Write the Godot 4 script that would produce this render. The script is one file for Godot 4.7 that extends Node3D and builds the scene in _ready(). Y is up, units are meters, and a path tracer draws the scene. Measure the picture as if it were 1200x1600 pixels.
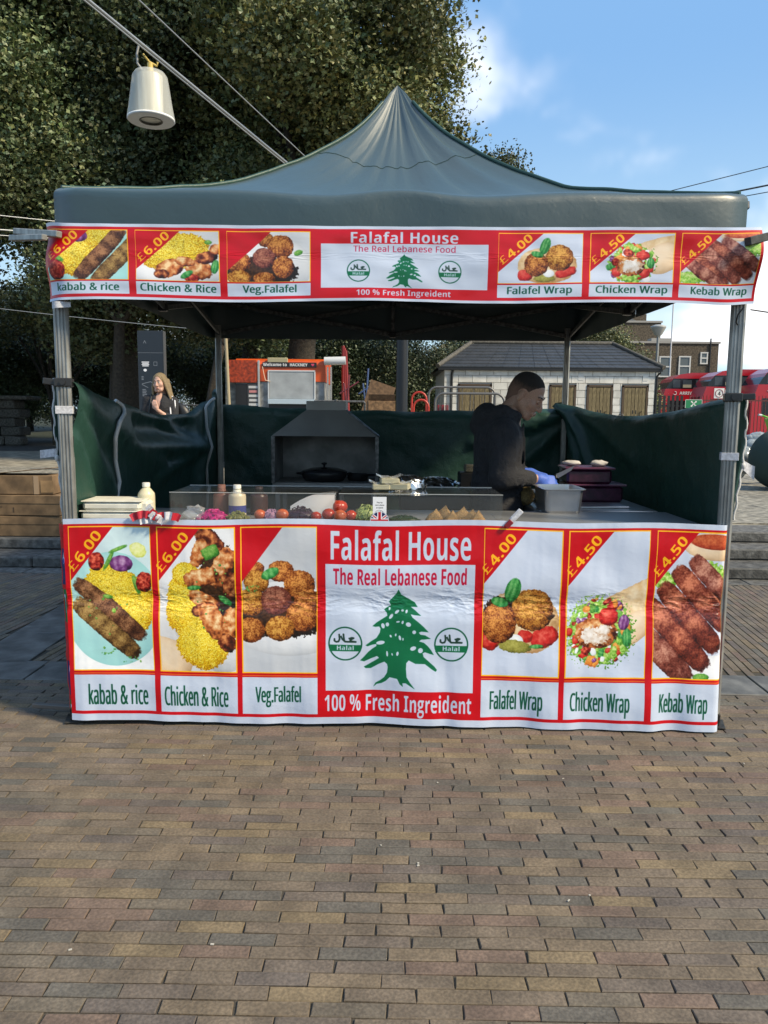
extends Node3D
# A falafel market stall under a dark green gazebo on a brick square; park trees, kiosk and buses behind.

# ---------------------------------------------------------------- mesh builder
class MB:
	var v := PackedVector3Array()
	var n := PackedVector3Array()
	var uv := PackedVector2Array()
	var c := PackedColorArray()
	var ix := PackedInt32Array()
	var col := Color(1, 1, 1)
	func vert(p: Vector3, nn: Vector3, t := Vector2.ZERO) -> int:
		v.append(p); n.append(nn); uv.append(t); c.append(col)
		return v.size() - 1
	func tri(a: int, b: int, d: int) -> void:   # counter-clockwise seen from outside
		ix.append(a); ix.append(d); ix.append(b)
	func face(pts: Array, uvs := []) -> void:
		var nn: Vector3 = (pts[1] - pts[0]).cross(pts[2] - pts[0])
		if pts.size() > 3 and nn.length() < 1e-12:
			nn = (pts[2] - pts[0]).cross(pts[3] - pts[0])
		nn = nn.normalized()
		var b := v.size()
		for k in pts.size():
			vert(pts[k], nn, uvs[k] if uvs else Vector2.ZERO)
		for k in range(1, pts.size() - 1):
			tri(b, b + k, b + k + 1)
	func box(ce: Vector3, s: Vector3, bs := Basis.IDENTITY, bev := 0.0) -> void:
		var h := s * 0.5
		if bev <= 0.0:
			var p := []
			for k in 8:
				p.append(ce + bs * Vector3(h.x if k & 1 else -h.x, h.y if k & 2 else -h.y, h.z if k & 4 else -h.z))
			for f in [[0, 2, 3, 1], [4, 5, 7, 6], [0, 4, 6, 2], [1, 3, 7, 5], [0, 1, 5, 4], [2, 6, 7, 3]]:
				face([p[f[0]], p[f[1]], p[f[2]], p[f[3]]], [Vector2(0, 1), Vector2(1, 1), Vector2(1, 0), Vector2(0, 0)])
			return
		bev = minf(bev, minf(h.x, minf(h.y, h.z)) * 0.98)
		var q := {}
		for k in 8:
			var sg := Vector3(1 if k & 1 else -1, 1 if k & 2 else -1, 1 if k & 4 else -1)
			for ax in 3:
				var l := Vector3(sg.x * (h.x - bev), sg.y * (h.y - bev), sg.z * (h.z - bev))
				l[ax] = sg[ax] * h[ax]
				q[k * 3 + ax] = ce + bs * l
		for f in [[0, 2, 3, 1, 2], [4, 5, 7, 6, 2], [0, 4, 6, 2, 0], [1, 3, 7, 5, 0], [0, 1, 5, 4, 1], [2, 6, 7, 3, 1]]:
			face([q[f[0] * 3 + f[4]], q[f[1] * 3 + f[4]], q[f[2] * 3 + f[4]], q[f[3] * 3 + f[4]]])
		for e in [[0, 1, 1, 2], [2, 3, 2, 1], [4, 5, 2, 1], [6, 7, 1, 2], [0, 2, 2, 0], [1, 3, 0, 2], [4, 6, 0, 2], [5, 7, 2, 0], [0, 4, 0, 1], [1, 5, 1, 0], [2, 6, 1, 0], [3, 7, 0, 1]]:
			out(ce, [q[e[0] * 3 + e[2]], q[e[1] * 3 + e[2]], q[e[1] * 3 + e[3]], q[e[0] * 3 + e[3]]])
		for k in 8:
			out(ce, [q[k * 3], q[k * 3 + 1], q[k * 3 + 2]])
	func out(ce: Vector3, pts: Array) -> void:   # face turned away from ce
		var nn: Vector3 = (pts[1] - pts[0]).cross(pts[2] - pts[0])
		var m := Vector3.ZERO
		for p in pts:
			m += p
		if nn.dot(m / pts.size() - ce) < 0:
			pts.reverse()
		face(pts)
	func bar(a: Vector3, b: Vector3, w: float, h: float, bev := 0.0) -> void:
		var d := b - a
		var z := d.normalized()
		var up := Vector3.UP if absf(z.y) < 0.95 else Vector3.RIGHT
		var x := up.cross(z).normalized()
		box((a + b) * 0.5, Vector3(w, h, d.length()), Basis(x, z.cross(x), z), bev)
	func smooth_from(v0: int, i0: int) -> void:
		for k in range(v0, v.size()):
			n[k] = Vector3.ZERO
		for k in range(i0, ix.size(), 3):
			var a := ix[k]; var b := ix[k + 2]; var d := ix[k + 1]
			var nn := (v[b] - v[a]).cross(v[d] - v[a])
			n[a] += nn; n[b] += nn; n[d] += nn
		for k in range(v0, v.size()):
			n[k] = n[k].normalized() if n[k].length() > 1e-12 else Vector3.UP
	func tube(path: Array, rad, sides := 8, caps := true) -> void:
		var v0 := v.size(); var i0 := ix.size()
		var m := path.size()
		var ref := Vector3.UP
		var t0: Vector3 = (path[1] - path[0]).normalized()
		if absf(t0.dot(ref)) > 0.9: ref = Vector3.RIGHT
		var x := ref.cross(t0).normalized()
		for k in m:
			var t: Vector3 = (path[mini(k + 1, m - 1)] - path[maxi(k - 1, 0)]).normalized()
			x = (x - t * x.dot(t)).normalized()
			var y := t.cross(x)
			var r: float = rad[k] if rad is Array else rad
			for s in sides + 1:
				var a := TAU * s / sides
				vert(path[k] + (x * cos(a) + y * sin(a)) * r, Vector3.UP, Vector2(float(s) / sides, float(k) / (m - 1)))
		for k in m - 1:
			for s in sides:
				var a := v0 + k * (sides + 1) + s
				tri(a, a + 1, a + sides + 2); tri(a, a + sides + 2, a + sides + 1)
		smooth_from(v0, i0)
		for k in m:
			var a := v0 + k * (sides + 1)
			var nn := (n[a] + n[a + sides]).normalized()
			n[a] = nn; n[a + sides] = nn
		if caps:
			for e in [0, m - 1]:
				var pts := []
				for s in sides:
					pts.append(v[v0 + e * (sides + 1) + s])
				if e == 0: pts.reverse()
				face(pts)
	func lathe(prof: Array, sides: int, ce := Vector3.ZERO, bs := Basis.IDENTITY) -> void:   # Vector2(radius, height), bottom to top
		var v0 := v.size(); var i0 := ix.size()
		for k in prof.size():
			for s in sides + 1:
				var a := TAU * s / sides
				vert(ce + bs * Vector3(cos(a) * prof[k].x, prof[k].y, -sin(a) * prof[k].x), Vector3.UP, Vector2(float(s) / sides, 1.0 - float(k) / (prof.size() - 1)))
		for k in prof.size() - 1:
			for s in sides:
				var a := v0 + k * (sides + 1) + s
				tri(a, a + 1, a + sides + 2); tri(a, a + sides + 2, a + sides + 1)
		smooth_from(v0, i0)
		for k in prof.size():
			var a := v0 + k * (sides + 1)
			var nn := (n[a] + n[a + sides])
			if nn.length() < 1e-6: nn = Vector3.UP
			nn = nn.normalized()
			n[a] = nn; n[a + sides] = nn
	func grid(nu: int, nv: int, f: Callable, thick := 0.0) -> void:   # f(u, v) -> Vector3; u to the right, v downwards seen from the front
		var v0 := v.size(); var i0 := ix.size()
		for j in nv + 1:
			for i in nu + 1:
				var t := Vector2(float(i) / nu, float(j) / nv)
				vert(f.call(t.x, t.y), Vector3.UP, t)
		for j in nv:
			for i in nu:
				var a := v0 + j * (nu + 1) + i
				tri(a, a + nu + 1, a + nu + 2); tri(a, a + nu + 2, a + 1)
		smooth_from(v0, i0)
		if thick > 0.0:
			var cnt := v.size() - v0
			for k in cnt:
				vert(v[v0 + k] - n[v0 + k] * thick, -n[v0 + k], uv[v0 + k])
			for j in nv:
				for i in nu:
					var a := v0 + cnt + j * (nu + 1) + i
					tri(a, a + nu + 2, a + nu + 1); tri(a, a + 1, a + nu + 2)
			var rim := []
			for i in nu + 1: rim.append(i)
			for j in range(1, nv + 1): rim.append(j * (nu + 1) + nu)
			for i in range(nu - 1, -1, -1): rim.append(nv * (nu + 1) + i)
			for j in range(nv - 1, -1, -1): rim.append(j * (nu + 1))
			for k in rim.size() - 1:
				var a: int = v0 + rim[k]; var b: int = v0 + rim[k + 1]
				face([v[a], v[b], v[b + cnt], v[a + cnt]], [uv[a], uv[b], uv[b], uv[a]])
	func ball(ce: Vector3, r: Vector3, bs := Basis.IDENTITY, nu := 12, nv := 8, rough := 0.0, fr := 3.0, sd := 1) -> void:
		var nz := FastNoiseLite.new()
		nz.seed = sd; nz.frequency = fr
		var v0 := v.size(); var i0 := ix.size()
		for j in nv + 1:
			for i in nu + 1:
				var th := PI * j / nv; var ph := TAU * (i % nu) / nu
				var d := Vector3(sin(th) * cos(ph), cos(th), -sin(th) * sin(ph))
				var k := 1.0 + rough * nz.get_noise_3dv(d)
				vert(ce + bs * (d * r * k), d, Vector2(float(i) / nu, float(j) / nv))
		for j in nv:
			for i in nu:
				var a := v0 + j * (nu + 1) + i
				if j > 0: tri(a, a + nu + 2, a + 1)
				if j < nv - 1: tri(a, a + nu + 1, a + nu + 2)
		smooth_from(v0, i0)
		for j in nv + 1:
			var a := v0 + j * (nu + 1)
			var nn := (n[a] + n[a + nu]).normalized()
			n[a] = nn; n[a + nu] = nn
		for j in [0, nv]:
			var nn := bs * Vector3(0, 1 if j == 0 else -1, 0)
			for i in nu + 1: n[v0 + j * (nu + 1) + i] = nn
	func prism(poly: PackedVector2Array, depth: float, tr: Transform3D) -> void:   # poly in x,y; front at +z*depth/2
		if Geometry2D.is_polygon_clockwise(poly):
			poly = poly.duplicate(); poly.reverse()
		var t := Geometry2D.triangulate_polygon(poly)
		var lo := Vector2(1e9, 1e9); var hi := -lo
		for p in poly:
			lo = lo.min(p); hi = hi.max(p)
		for sd in [1, -1]:
			var b := v.size()
			for p in poly:
				vert(tr * Vector3(p.x, p.y, sd * depth * 0.5), (tr.basis * Vector3(0, 0, sd)).normalized(), Vector2((p.x - lo.x) / (hi.x - lo.x), 1.0 - (p.y - lo.y) / (hi.y - lo.y)))
			for k in range(0, t.size(), 3):
				var a := poly[t[k]]; var d := poly[t[k + 1]]; var e := poly[t[k + 2]]
				var ccw := (d - a).cross(e - a) > 0
				if ccw == (sd > 0): tri(b + t[k], b + t[k + 1], b + t[k + 2])
				else: tri(b + t[k], b + t[k + 2], b + t[k + 1])
		for k in poly.size():
			var a := poly[k]; var d := poly[(k + 1) % poly.size()]
			face([tr * Vector3(a.x, a.y, depth * 0.5), tr * Vector3(a.x, a.y, -depth * 0.5), tr * Vector3(d.x, d.y, -depth * 0.5), tr * Vector3(d.x, d.y, depth * 0.5)])
	func mesh(m: Material = null) -> ArrayMesh:
		var arr := []
		arr.resize(Mesh.ARRAY_MAX)
		arr[Mesh.ARRAY_VERTEX] = v; arr[Mesh.ARRAY_NORMAL] = n; arr[Mesh.ARRAY_TEX_UV] = uv; arr[Mesh.ARRAY_COLOR] = c; arr[Mesh.ARRAY_INDEX] = ix
		var am := ArrayMesh.new()
		am.add_surface_from_arrays(Mesh.PRIMITIVE_TRIANGLES, arr)
		if m: am.surface_set_material(0, m)
		return am

# ---------------------------------------------------------------- nodes
var taken := {}
func numbered(called: String) -> String:
	var k: int = taken.get(called, 0)
	taken[called] = k + 1
	return called if k == 0 else "%s_%03d" % [called, k]
func meta(o: Node, label := "", category := "", group := "", kind := "") -> void:
	if label: o.set_meta("label", label)
	if category: o.set_meta("category", category)
	if group: o.set_meta("group", group)
	if kind: o.set_meta("kind", kind)
func thing(called: String, label: String, category: String, at := Vector3.ZERO, turn := 0.0, group := "", kind := "") -> Node3D:
	var o := Node3D.new()
	o.name = numbered(called)
	add_child(o)
	o.position = at; o.rotation.y = turn
	meta(o, label, category, group, kind)
	return o
func part(called: String, b: MB, m: Material, parent: Node, label := "") -> MeshInstance3D:
	var o := MeshInstance3D.new()
	o.mesh = b.mesh(m)
	o.name = called
	parent.add_child(o, true)
	if label: o.set_meta("label", label)
	return o
func single(called: String, label: String, category: String, b: MB, m: Material, at := Vector3.ZERO, turn := 0.0, group := "") -> MeshInstance3D:
	var o := MeshInstance3D.new()
	o.mesh = b.mesh(m)
	o.name = numbered(called)
	add_child(o)
	o.position = at; o.rotation.y = turn
	meta(o, label, category, group)
	return o
func structure(called: String, b: MB, m: Material) -> MeshInstance3D:
	var o := MeshInstance3D.new()
	o.mesh = b.mesh(m)
	o.name = numbered(called)
	add_child(o)
	o.set_meta("kind", "structure")
	return o
func piece(called: String, me: Mesh, m: Material, parent: Node, tr: Transform3D) -> MeshInstance3D:
	var o := MeshInstance3D.new()
	o.mesh = me
	o.material_override = m
	o.name = called
	parent.add_child(o, true)
	o.transform = tr
	return o

# ---------------------------------------------------------------- materials
func lin(r: float, g: float, b: float, a := 1.0) -> Color:
	var k := Color(r, g, b).linear_to_srgb()
	k.a = a
	return k
func rgb8(r: float, g: float, b: float) -> Color:
	return Color(r / 255.0, g / 255.0, b / 255.0)
func mat(col: Color, rough := 0.8, metal := 0.0, o := {}) -> StandardMaterial3D:
	var m := StandardMaterial3D.new()
	m.albedo_color = col; m.roughness = rough; m.metallic = metal
	for k in o:
		if k == "tex":
			m.albedo_texture = o.tex
		elif k == "tri":      # world triplanar scale
			m.uv1_triplanar = true; m.uv1_world_triplanar = true; m.uv1_scale = Vector3.ONE * o.tri
		elif k == "tri3":
			m.uv1_triplanar = true; m.uv1_world_triplanar = true; m.uv1_scale = o.tri3
		elif k == "own":      # own-axes triplanar
			m.uv1_triplanar = true; m.uv1_scale = Vector3.ONE * o.own
		elif k == "bump":
			m.heightmap_enabled = true; m.heightmap_texture = o.bump; m.heightmap_scale = o.get("depth", 0.2)
		elif k == "vc":
			m.vertex_color_use_as_albedo = true
		elif k == "coat":
			m.clearcoat_enabled = true; m.clearcoat = o.coat; m.clearcoat_roughness = o.get("coat_r", 0.2)
		elif k == "rim":
			m.rim_enabled = true; m.rim = o.rim; m.rim_tint = 0.5
		elif k == "sss":
			m.subsurf_scatter_enabled = true; m.subsurf_scatter_strength = o.sss
		elif k == "back":
			m.backlight_enabled = true; m.backlight = o.back
		elif k == "alpha":
			m.transparency = BaseMaterial3D.TRANSPARENCY_ALPHA; m.albedo_color.a = o.alpha
		elif k == "dirt":     # broad stains over the finer grain
			m.detail_enabled = true; m.detail_albedo = o.dirt; m.detail_blend_mode = BaseMaterial3D.BLEND_MODE_MUL; m.detail_uv_layer = BaseMaterial3D.DETAIL_UV_2
			m.uv2_triplanar = true; m.uv2_world_triplanar = true; m.uv2_scale = Vector3.ONE * o.get("dirt_s", 0.4)
		elif k == "spec":
			m.metallic_specular = o.spec
	return m
func noise_tex(sd: int, freq: float, lo: float, hi: float, oct := 4, kind := FastNoiseLite.TYPE_SIMPLEX_SMOOTH, size := 512, warp := 0.0, mid := 0.5) -> NoiseTexture2D:
	var f := FastNoiseLite.new()
	f.seed = sd; f.frequency = freq; f.noise_type = kind; f.fractal_octaves = oct
	if warp > 0.0:
		f.domain_warp_enabled = true; f.domain_warp_amplitude = warp
	var g := Gradient.new()
	g.set_color(0, Color(lo, lo, lo)); g.set_color(1, Color(hi, hi, hi))
	if mid != 0.5:
		g.add_point(mid, Color(1, 1, 1) * ((lo + hi) * 0.5) + Color(0, 0, 0, 1))
	var t := NoiseTexture2D.new()
	t.width = size; t.height = size; t.seamless = true; t.noise = f; t.color_ramp = g
	return t
var rng := RandomNumberGenerator.new()
func rr(a: float, b: float) -> float:
	return rng.randf_range(a, b)
var T := {}
var M := {}
func make_materials() -> void:
	T.fine = noise_tex(3, 0.03, 0.72, 1.0, 5)
	T.speck = noise_tex(5, 0.12, 0.6, 1.0, 4)
	T.blot = noise_tex(7, 0.008, 0.6, 1.0, 5, FastNoiseLite.TYPE_SIMPLEX_SMOOTH, 512, 20.0)
	T.grain = noise_tex(9, 0.05, 0.0, 1.0, 5)
	T.stain = noise_tex(13, 0.014, 0.45, 1.0, 6, FastNoiseLite.TYPE_SIMPLEX_SMOOTH, 512, 30.0)
	T.brick = noise_tex(15, 0.045, 0.70, 1.0, 6, FastNoiseLite.TYPE_SIMPLEX_SMOOTH, 1024, 6.0)
	T.soft = noise_tex(17, 0.006, 0.86, 1.0, 4)
	T.dirt = noise_tex(19, 0.011, 0.74, 1.0, 6, FastNoiseLite.TYPE_SIMPLEX_SMOOTH, 1024, 25.0)
	T.wrinkle = noise_tex(11, 0.012, 0.0, 1.0, 3, FastNoiseLite.TYPE_PERLIN, 512, 40.0)
	M.alu = mat(lin(0.50, 0.50, 0.47), 0.45, 0.55, {"tex": T.blot, "tri3": Vector3(7, 1.2, 7)})
	M.steel = mat(lin(0.55, 0.55, 0.56), 0.3, 0.9, {"tex": T.soft, "tri": 2.0})
	M.black = mat(lin(0.012, 0.012, 0.013), 0.45)
	M.black_plastic = mat(lin(0.02, 0.02, 0.021), 0.35)
	M.white_tape = mat(lin(0.72, 0.73, 0.78), 0.6, 0.0, {"tex": T.fine, "tri": 4.0})
	M.cord = mat(lin(0.86, 0.86, 0.85), 0.8, 0.0, {"tex": T.speck, "tri": 8.0})
	M.tarp = mat(lin(0.018, 0.058, 0.044), 0.46, 0.0, {"bump": T.wrinkle, "depth": 0.55, "tri": 1.6, "spec": 0.5})
	M.canopy = mat(lin(0.009, 0.034, 0.038), 0.45, 0.0, {"bump": T.wrinkle, "depth": 0.2, "spec": 0.6, "rim": 0.5, "coat": 0.8, "coat_r": 0.45})
	M.canopy.uv1_scale = Vector3(16, 2.5, 1)
	M.glass = mat(Color(0.93, 0.96, 0.95), 0.03, 0.0, {"alpha": 0.02})
	M.red_paint = mat(lin(0.45, 0.03, 0.02), 0.35)
	M.granite = mat(lin(0.30, 0.30, 0.29), 0.75, 0.0, {"tex": T.speck, "tri": 2.2, "bump": T.grain, "depth": 0.1})
	M.wood_dark = mat(lin(0.06, 0.045, 0.035), 0.8, 0.0, {"tex": T.blot, "tri": 1.5, "bump": T.grain, "depth": 1.5})
	M.foam = mat(lin(0.76, 0.74, 0.64), 0.7, 0.0, {"tex": T.soft, "tri": 3.0})
	M.truss = mat(lin(0.22, 0.22, 0.215), 0.5, 0.5, {"tex": T.stain, "tri": 3.0})

# ---------------------------------------------------------------- scene
func _ready() -> void:
	rng.seed = 4242
	var cam := Camera3D.new()
	cam.name = "camera"
	cam.position = Vector3(0, 1.42, 0)
	cam.rotation_degrees = Vector3(-7.2, 0, 0.5)
	cam.fov = 68.0
	cam.near = 0.05; cam.far = 600.0
	add_child(cam)
	var env := Environment.new()
	env.background_mode = Environment.BG_SKY
	var sky := Sky.new()
	sky.sky_material = make_sky()
	env.sky = sky
	env.background_energy_multiplier = 1.0
	env.tonemap_mode = Environment.TONE_MAPPER_LINEAR
	env.tonemap_exposure = 1.62
	env.sdfgi_enabled = true; env.ssao_enabled = true; env.ssil_enabled = true
	var we := WorldEnvironment.new()
	we.environment = env
	add_child(we)
	var sun := DirectionalLight3D.new()
	sun.name = "sun"
	sun.light_energy = 1.15
	sun.light_angular_distance = 9.0
	sun.light_color = Color(1.0, 0.93, 0.80)
	sun.shadow_enabled = true
	add_child(sun)
	sun.look_at_from_position(Vector3.ZERO, -Vector3(1.0, 0.98, 0.48))
	make_materials()
	build_ground()
	build_steps()
	build_gazebo()
	build_banners()
	build_counter()
	build_people()
	build_background()
	build_trees()
	build_wires()

func make_sky() -> PanoramaSkyMaterial:
	var w := 1024; var h := 512
	var im := Image.create(w, h, false, Image.FORMAT_RGBF)
	var nz := FastNoiseLite.new()
	nz.seed = 21; nz.frequency = 0.55; nz.fractal_octaves = 6; nz.fractal_gain = 0.52
	nz.domain_warp_enabled = true; nz.domain_warp_amplitude = 0.5; nz.domain_warp_frequency = 0.8
	var hor := Vector3(0.42, 0.58, 0.66); var mid := Vector3(0.162, 0.314, 0.545); var top := Vector3(0.15, 0.295, 0.53)
	for y in h:
		var el := PI * 0.5 - PI * (y + 0.5) / h
		var se := sin(el)
		for x in w:
			if el < 0.0:
				im.set_pixel(x, y, Color(0.22, 0.21, 0.19))
				continue
			var az := wrapf(TAU * (x + 0.5) / w, -PI, PI)
			var b := hor.lerp(mid, smoothstep(0.0, 0.42, se)).lerp(top, smoothstep(0.4, 1.0, se))
			var p := Vector2(sin(az), -cos(az)) * cos(el) / (se + 0.22)
			var k := nz.get_noise_2d(p.x * 1.6 + 3.1, p.y * 1.6 + 7.7)
			# the clouds in view: a ragged one beside the tree, a thin bank over the gazebo's eave, a bright bank low by the houses
			k += cloud(az, el, 6.3, 22.0, 3.0, 3.4, 0.36) + cloud(az, el, 17.5, 16.3, 7.0, 2.0, 0.40) + cloud(az, el, 24.0, 5.5, 9.0, 4.6, 0.85)
			k -= cloud(az, el, 19.0, 27.0, 11.0, 9.0, 0.5)
			var a := smoothstep(0.10, 0.62, k)
			var white := Vector3(0.88, 0.89, 0.91) * (0.92 + 0.2 * k)
			var q := b.lerp(white, a * 0.92)
			im.set_pixel(x, y, Color(q.x, q.y, q.z))
	var m := PanoramaSkyMaterial.new()
	m.panorama = ImageTexture.create_from_image(im)
	return m
func cloud(az: float, el: float, a0: float, e0: float, wa: float, we: float, amp: float) -> float:
	var d := Vector2(rad_to_deg(az) - a0, (rad_to_deg(el) - e0)) / Vector2(wa, we)
	return amp * exp(-d.length_squared())

# ---------------------------------------------------------------- ground, bricks, steps
func brick_mesh(l: float, w: float, sd: int) -> ArrayMesh:
	var r := RandomNumberGenerator.new()
	r.seed = sd
	var b := MB.new()
	brick_into(b, Transform3D(), l, w, r)
	return b.mesh()
func brick_into(b: MB, tr: Transform3D, l: float, w: float, r: RandomNumberGenerator) -> void:
	var hx := l * 0.5; var hz := w * 0.5; var e := 0.0022
	var lo := []; var mi := []; var tp := []
	for q in [Vector2(-1, 1), Vector2(1, 1), Vector2(1, -1), Vector2(-1, -1)]:
		var j := Vector2(r.randf_range(-0.0018, 0.0018), r.randf_range(-0.0011, 0.0011))
		if r.randf() < 0.06: j -= Vector2(q.x * r.randf_range(0.003, 0.008), q.y * r.randf_range(0.002, 0.005))      # a worn corner
		var x: float = q.x * hx + j.x; var z: float = q.y * hz + j.y
		lo.append(tr * Vector3(x, -0.03, z))
		mi.append(tr * Vector3(x, -0.0024 + r.randf_range(-0.001, 0.0006), z))
		tp.append(tr * Vector3(x - q.x * e, 0.0 + r.randf_range(-0.0006, 0.0006), z - q.y * e))
	b.face([tp[0], tp[1], tp[2], tp[3]])
	for k in 4:
		var m := (k + 1) % 4
		b.face([mi[k], mi[m], tp[m], tp[k]])
		b.face([lo[k], lo[m], mi[m], mi[k]])
func brick_tone(r: RandomNumberGenerator) -> int:
	var k := r.randf()
	for t in [[0.24, 0], [0.40, 1], [0.55, 2], [0.65, 3], [0.75, 4], [0.87, 5], [0.94, 6]]:
		if k < t[0]: return t[1]
	return 7
const TONES := [Vector3(0.250, 0.197, 0.142), Vector3(0.278, 0.215, 0.144), Vector3(0.228, 0.190, 0.141), Vector3(0.183, 0.166, 0.138), Vector3(0.263, 0.186, 0.140), Vector3(0.222, 0.179, 0.141), Vector3(0.311, 0.237, 0.141), Vector3(0.198, 0.164, 0.138)]
func band_z(x: float) -> float:
	return -3.85 + 0.036 * x
func step_z(x: float) -> float:
	return -6.76 + 0.04 * x
func build_ground() -> void:
	var g := MB.new()
	g.face([Vector3(-150, -0.0062, 60), Vector3(150, -0.0062, 60), Vector3(150, -0.0062, -8), Vector3(-150, -0.0062, -8)])
	structure("ground", g, mat(lin(0.085, 0.075, 0.06), 0.95, 0.0, {"tex": T.speck, "tri": 3.0}))
	var pave := Node3D.new()
	pave.name = "brick_pavement"
	add_child(pave)
	meta(pave, "", "", "", "structure")
	var r := RandomNumberGenerator.new()
	r.seed = 77
	var all := []
	var L := 0.184; var W := 0.0482
	# front field: courses across the view
	var row := 0
	var z := -0.75
	while z > -4.1:
		var off := (0.5 if row % 2 else 0.0) * L + r.randf_range(-0.028, 0.028)
		for i in range(-18, 19):
			var x := i * L + off
			var c := Vector3(x, 0, z + 0.012 * x)
			if c.z > band_z(x) - 0.02:
				all.append([c, atan(-0.012) + r.randf_range(-0.004, 0.004)])
		row += 1
		z -= W
	# field beyond the slab band: courses run away from the view
	var dir := Vector3(sin(deg_to_rad(7.0)), 0, -cos(deg_to_rad(7.0)))
	var side := Vector3(dir.z, 0, -dir.x) * -1.0
	for cidx in range(-95, 100):
		var off := (0.5 if absi(cidx) % 2 else 0.0) * L + r.randf_range(-0.03, 0.03)
		for i in 18:
			var c := Vector3(0.3, 0, -4.0) + side * (cidx * W) + dir * (i * L + off)
			if c.z < band_z(c.x) - 0.33 and c.z > step_z(c.x) + 0.18 and absf(c.x) < 4.3:
				if c.x > -2.42 and c.x < -2.02: continue
				if absf(c.x) < 1.0 and c.z < -4.6: continue
				all.append([c, atan2(-dir.z, dir.x) + r.randf_range(-0.004, 0.004)])
	var f := 1.0 / tan(deg_to_rad(34.0))
	var eye := Vector3(0, 1.42, 0)
	var inv := Basis.from_euler(Vector3(deg_to_rad(-7.2), 0, deg_to_rad(0.5))).inverse()
	all.sort_custom(func(a, b): return a[0].distance_squared_to(eye) < b[0].distance_squared_to(eye))
	var shapes := []
	for k in 16: shapes.append(brick_mesh(L - 0.0026 + 0.0012 * sin(k * 2.3), W - 0.0034 + 0.0006 * cos(k * 1.7), 100 + k))
	var mats := []
	for t in TONES:
		mats.append(mat(lin(t.x, t.y, t.z), 0.72, 0.0, {"tex": T.brick, "tri": 1.7, "bump": T.grain, "depth": 0.14, "dirt": T.dirt, "dirt_s": 0.45}))
	var rest := MB.new()
	var single_count := 0
	for e in all:
		var p: Vector3 = e[0]
		var tr := Transform3D(Basis.from_euler(Vector3(r.randf_range(-0.007, 0.007), e[1], r.randf_range(-0.003, 0.003))), p + Vector3(0, r.randf_range(-0.0009, 0.0007), 0))
		var q := inv * (p - eye)
		var inside := q.z < 0 and absf(q.x / -q.z) < 0.75 / f + 0.03 and absf(q.y / -q.z) < 1.0 / f + 0.03
		var tone := brick_tone(r)
		if inside and single_count < 300:
			single_count += 1
			piece("brick", shapes[r.randi() % 16], mats[tone], pave, tr)
		else:
			var t: Vector3 = TONES[tone] * r.randf_range(0.88, 1.12)
			rest.col = Color(t.x, t.y, t.z)
			brick_into(rest, tr, L - 0.0026, W - 0.0034, r)
	var o := part("brick_field", rest, mat(Color.WHITE, 0.72, 0.0, {"tex": T.brick, "tri": 1.7, "bump": T.grain, "depth": 0.14, "vc": 1, "dirt": T.dirt, "dirt_s": 0.45}), pave)
	meta(o, "", "", "", "stuff")
	# slab band across and slab strip running away
	var sl := Node3D.new()
	sl.name = "slab_band"
	add_child(sl)
	meta(sl, "", "", "", "structure")
	var sm := [mat(lin(0.17, 0.17, 0.165), 0.6, 0.0, {"tex": T.blot, "tri": 1.3, "bump": T.grain, "depth": 0.06}), mat(lin(0.145, 0.145, 0.14), 0.6, 0.0, {"tex": T.blot, "tri": 1.1, "bump": T.grain, "depth": 0.06})]
	var bs := Basis(Vector3.UP, atan(-0.036))
	var x := -4.2
	while x < 4.2:
		var l := r.randf_range(0.52, 0.66)
		if not (x > -1.1 and x + l < 1.2):
			var b := MB.new()
			b.box(Vector3.ZERO, Vector3(l - 0.008, 0.06, 0.30), Basis.IDENTITY, 0.004)
			var o2 := piece("paving_slab", b.mesh(), sm[r.randi() % 2], sl, Transform3D(bs, Vector3(x + l * 0.5, -0.027, band_z(x + l * 0.5) - 0.16)))
		x += l
	var zz := -4.2
	while zz > -6.6:
		var l := r.randf_range(0.5, 0.62)
		var b := MB.new()
		b.box(Vector3.ZERO, Vector3(0.36, 0.06, l - 0.008), Basis.IDENTITY, 0.004)
		piece("paving_slab", b.mesh(), sm[r.randi() % 2], sl, Transform3D(Basis.IDENTITY, Vector3(-2.22, -0.027, zz - l * 0.5)))
		zz -= l
	# scraps of litter on the bricks
	var lt := MB.new()
	for k in 16:
		var p := Vector3(r.randf_range(-1.9, 1.9), 0.003, r.randf_range(-3.2, -1.6))
		lt.box(p, Vector3(r.randf_range(0.003, 0.011), 0.002, r.randf_range(0.002, 0.006)), Basis(Vector3.UP, r.randf() * TAU))
	var lo := part("litter", lt, mat(lin(0.42, 0.40, 0.35), 0.9), self)
	meta(lo, "tiny pale scraps of litter scattered on the brick paving", "litter", "", "stuff")

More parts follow.
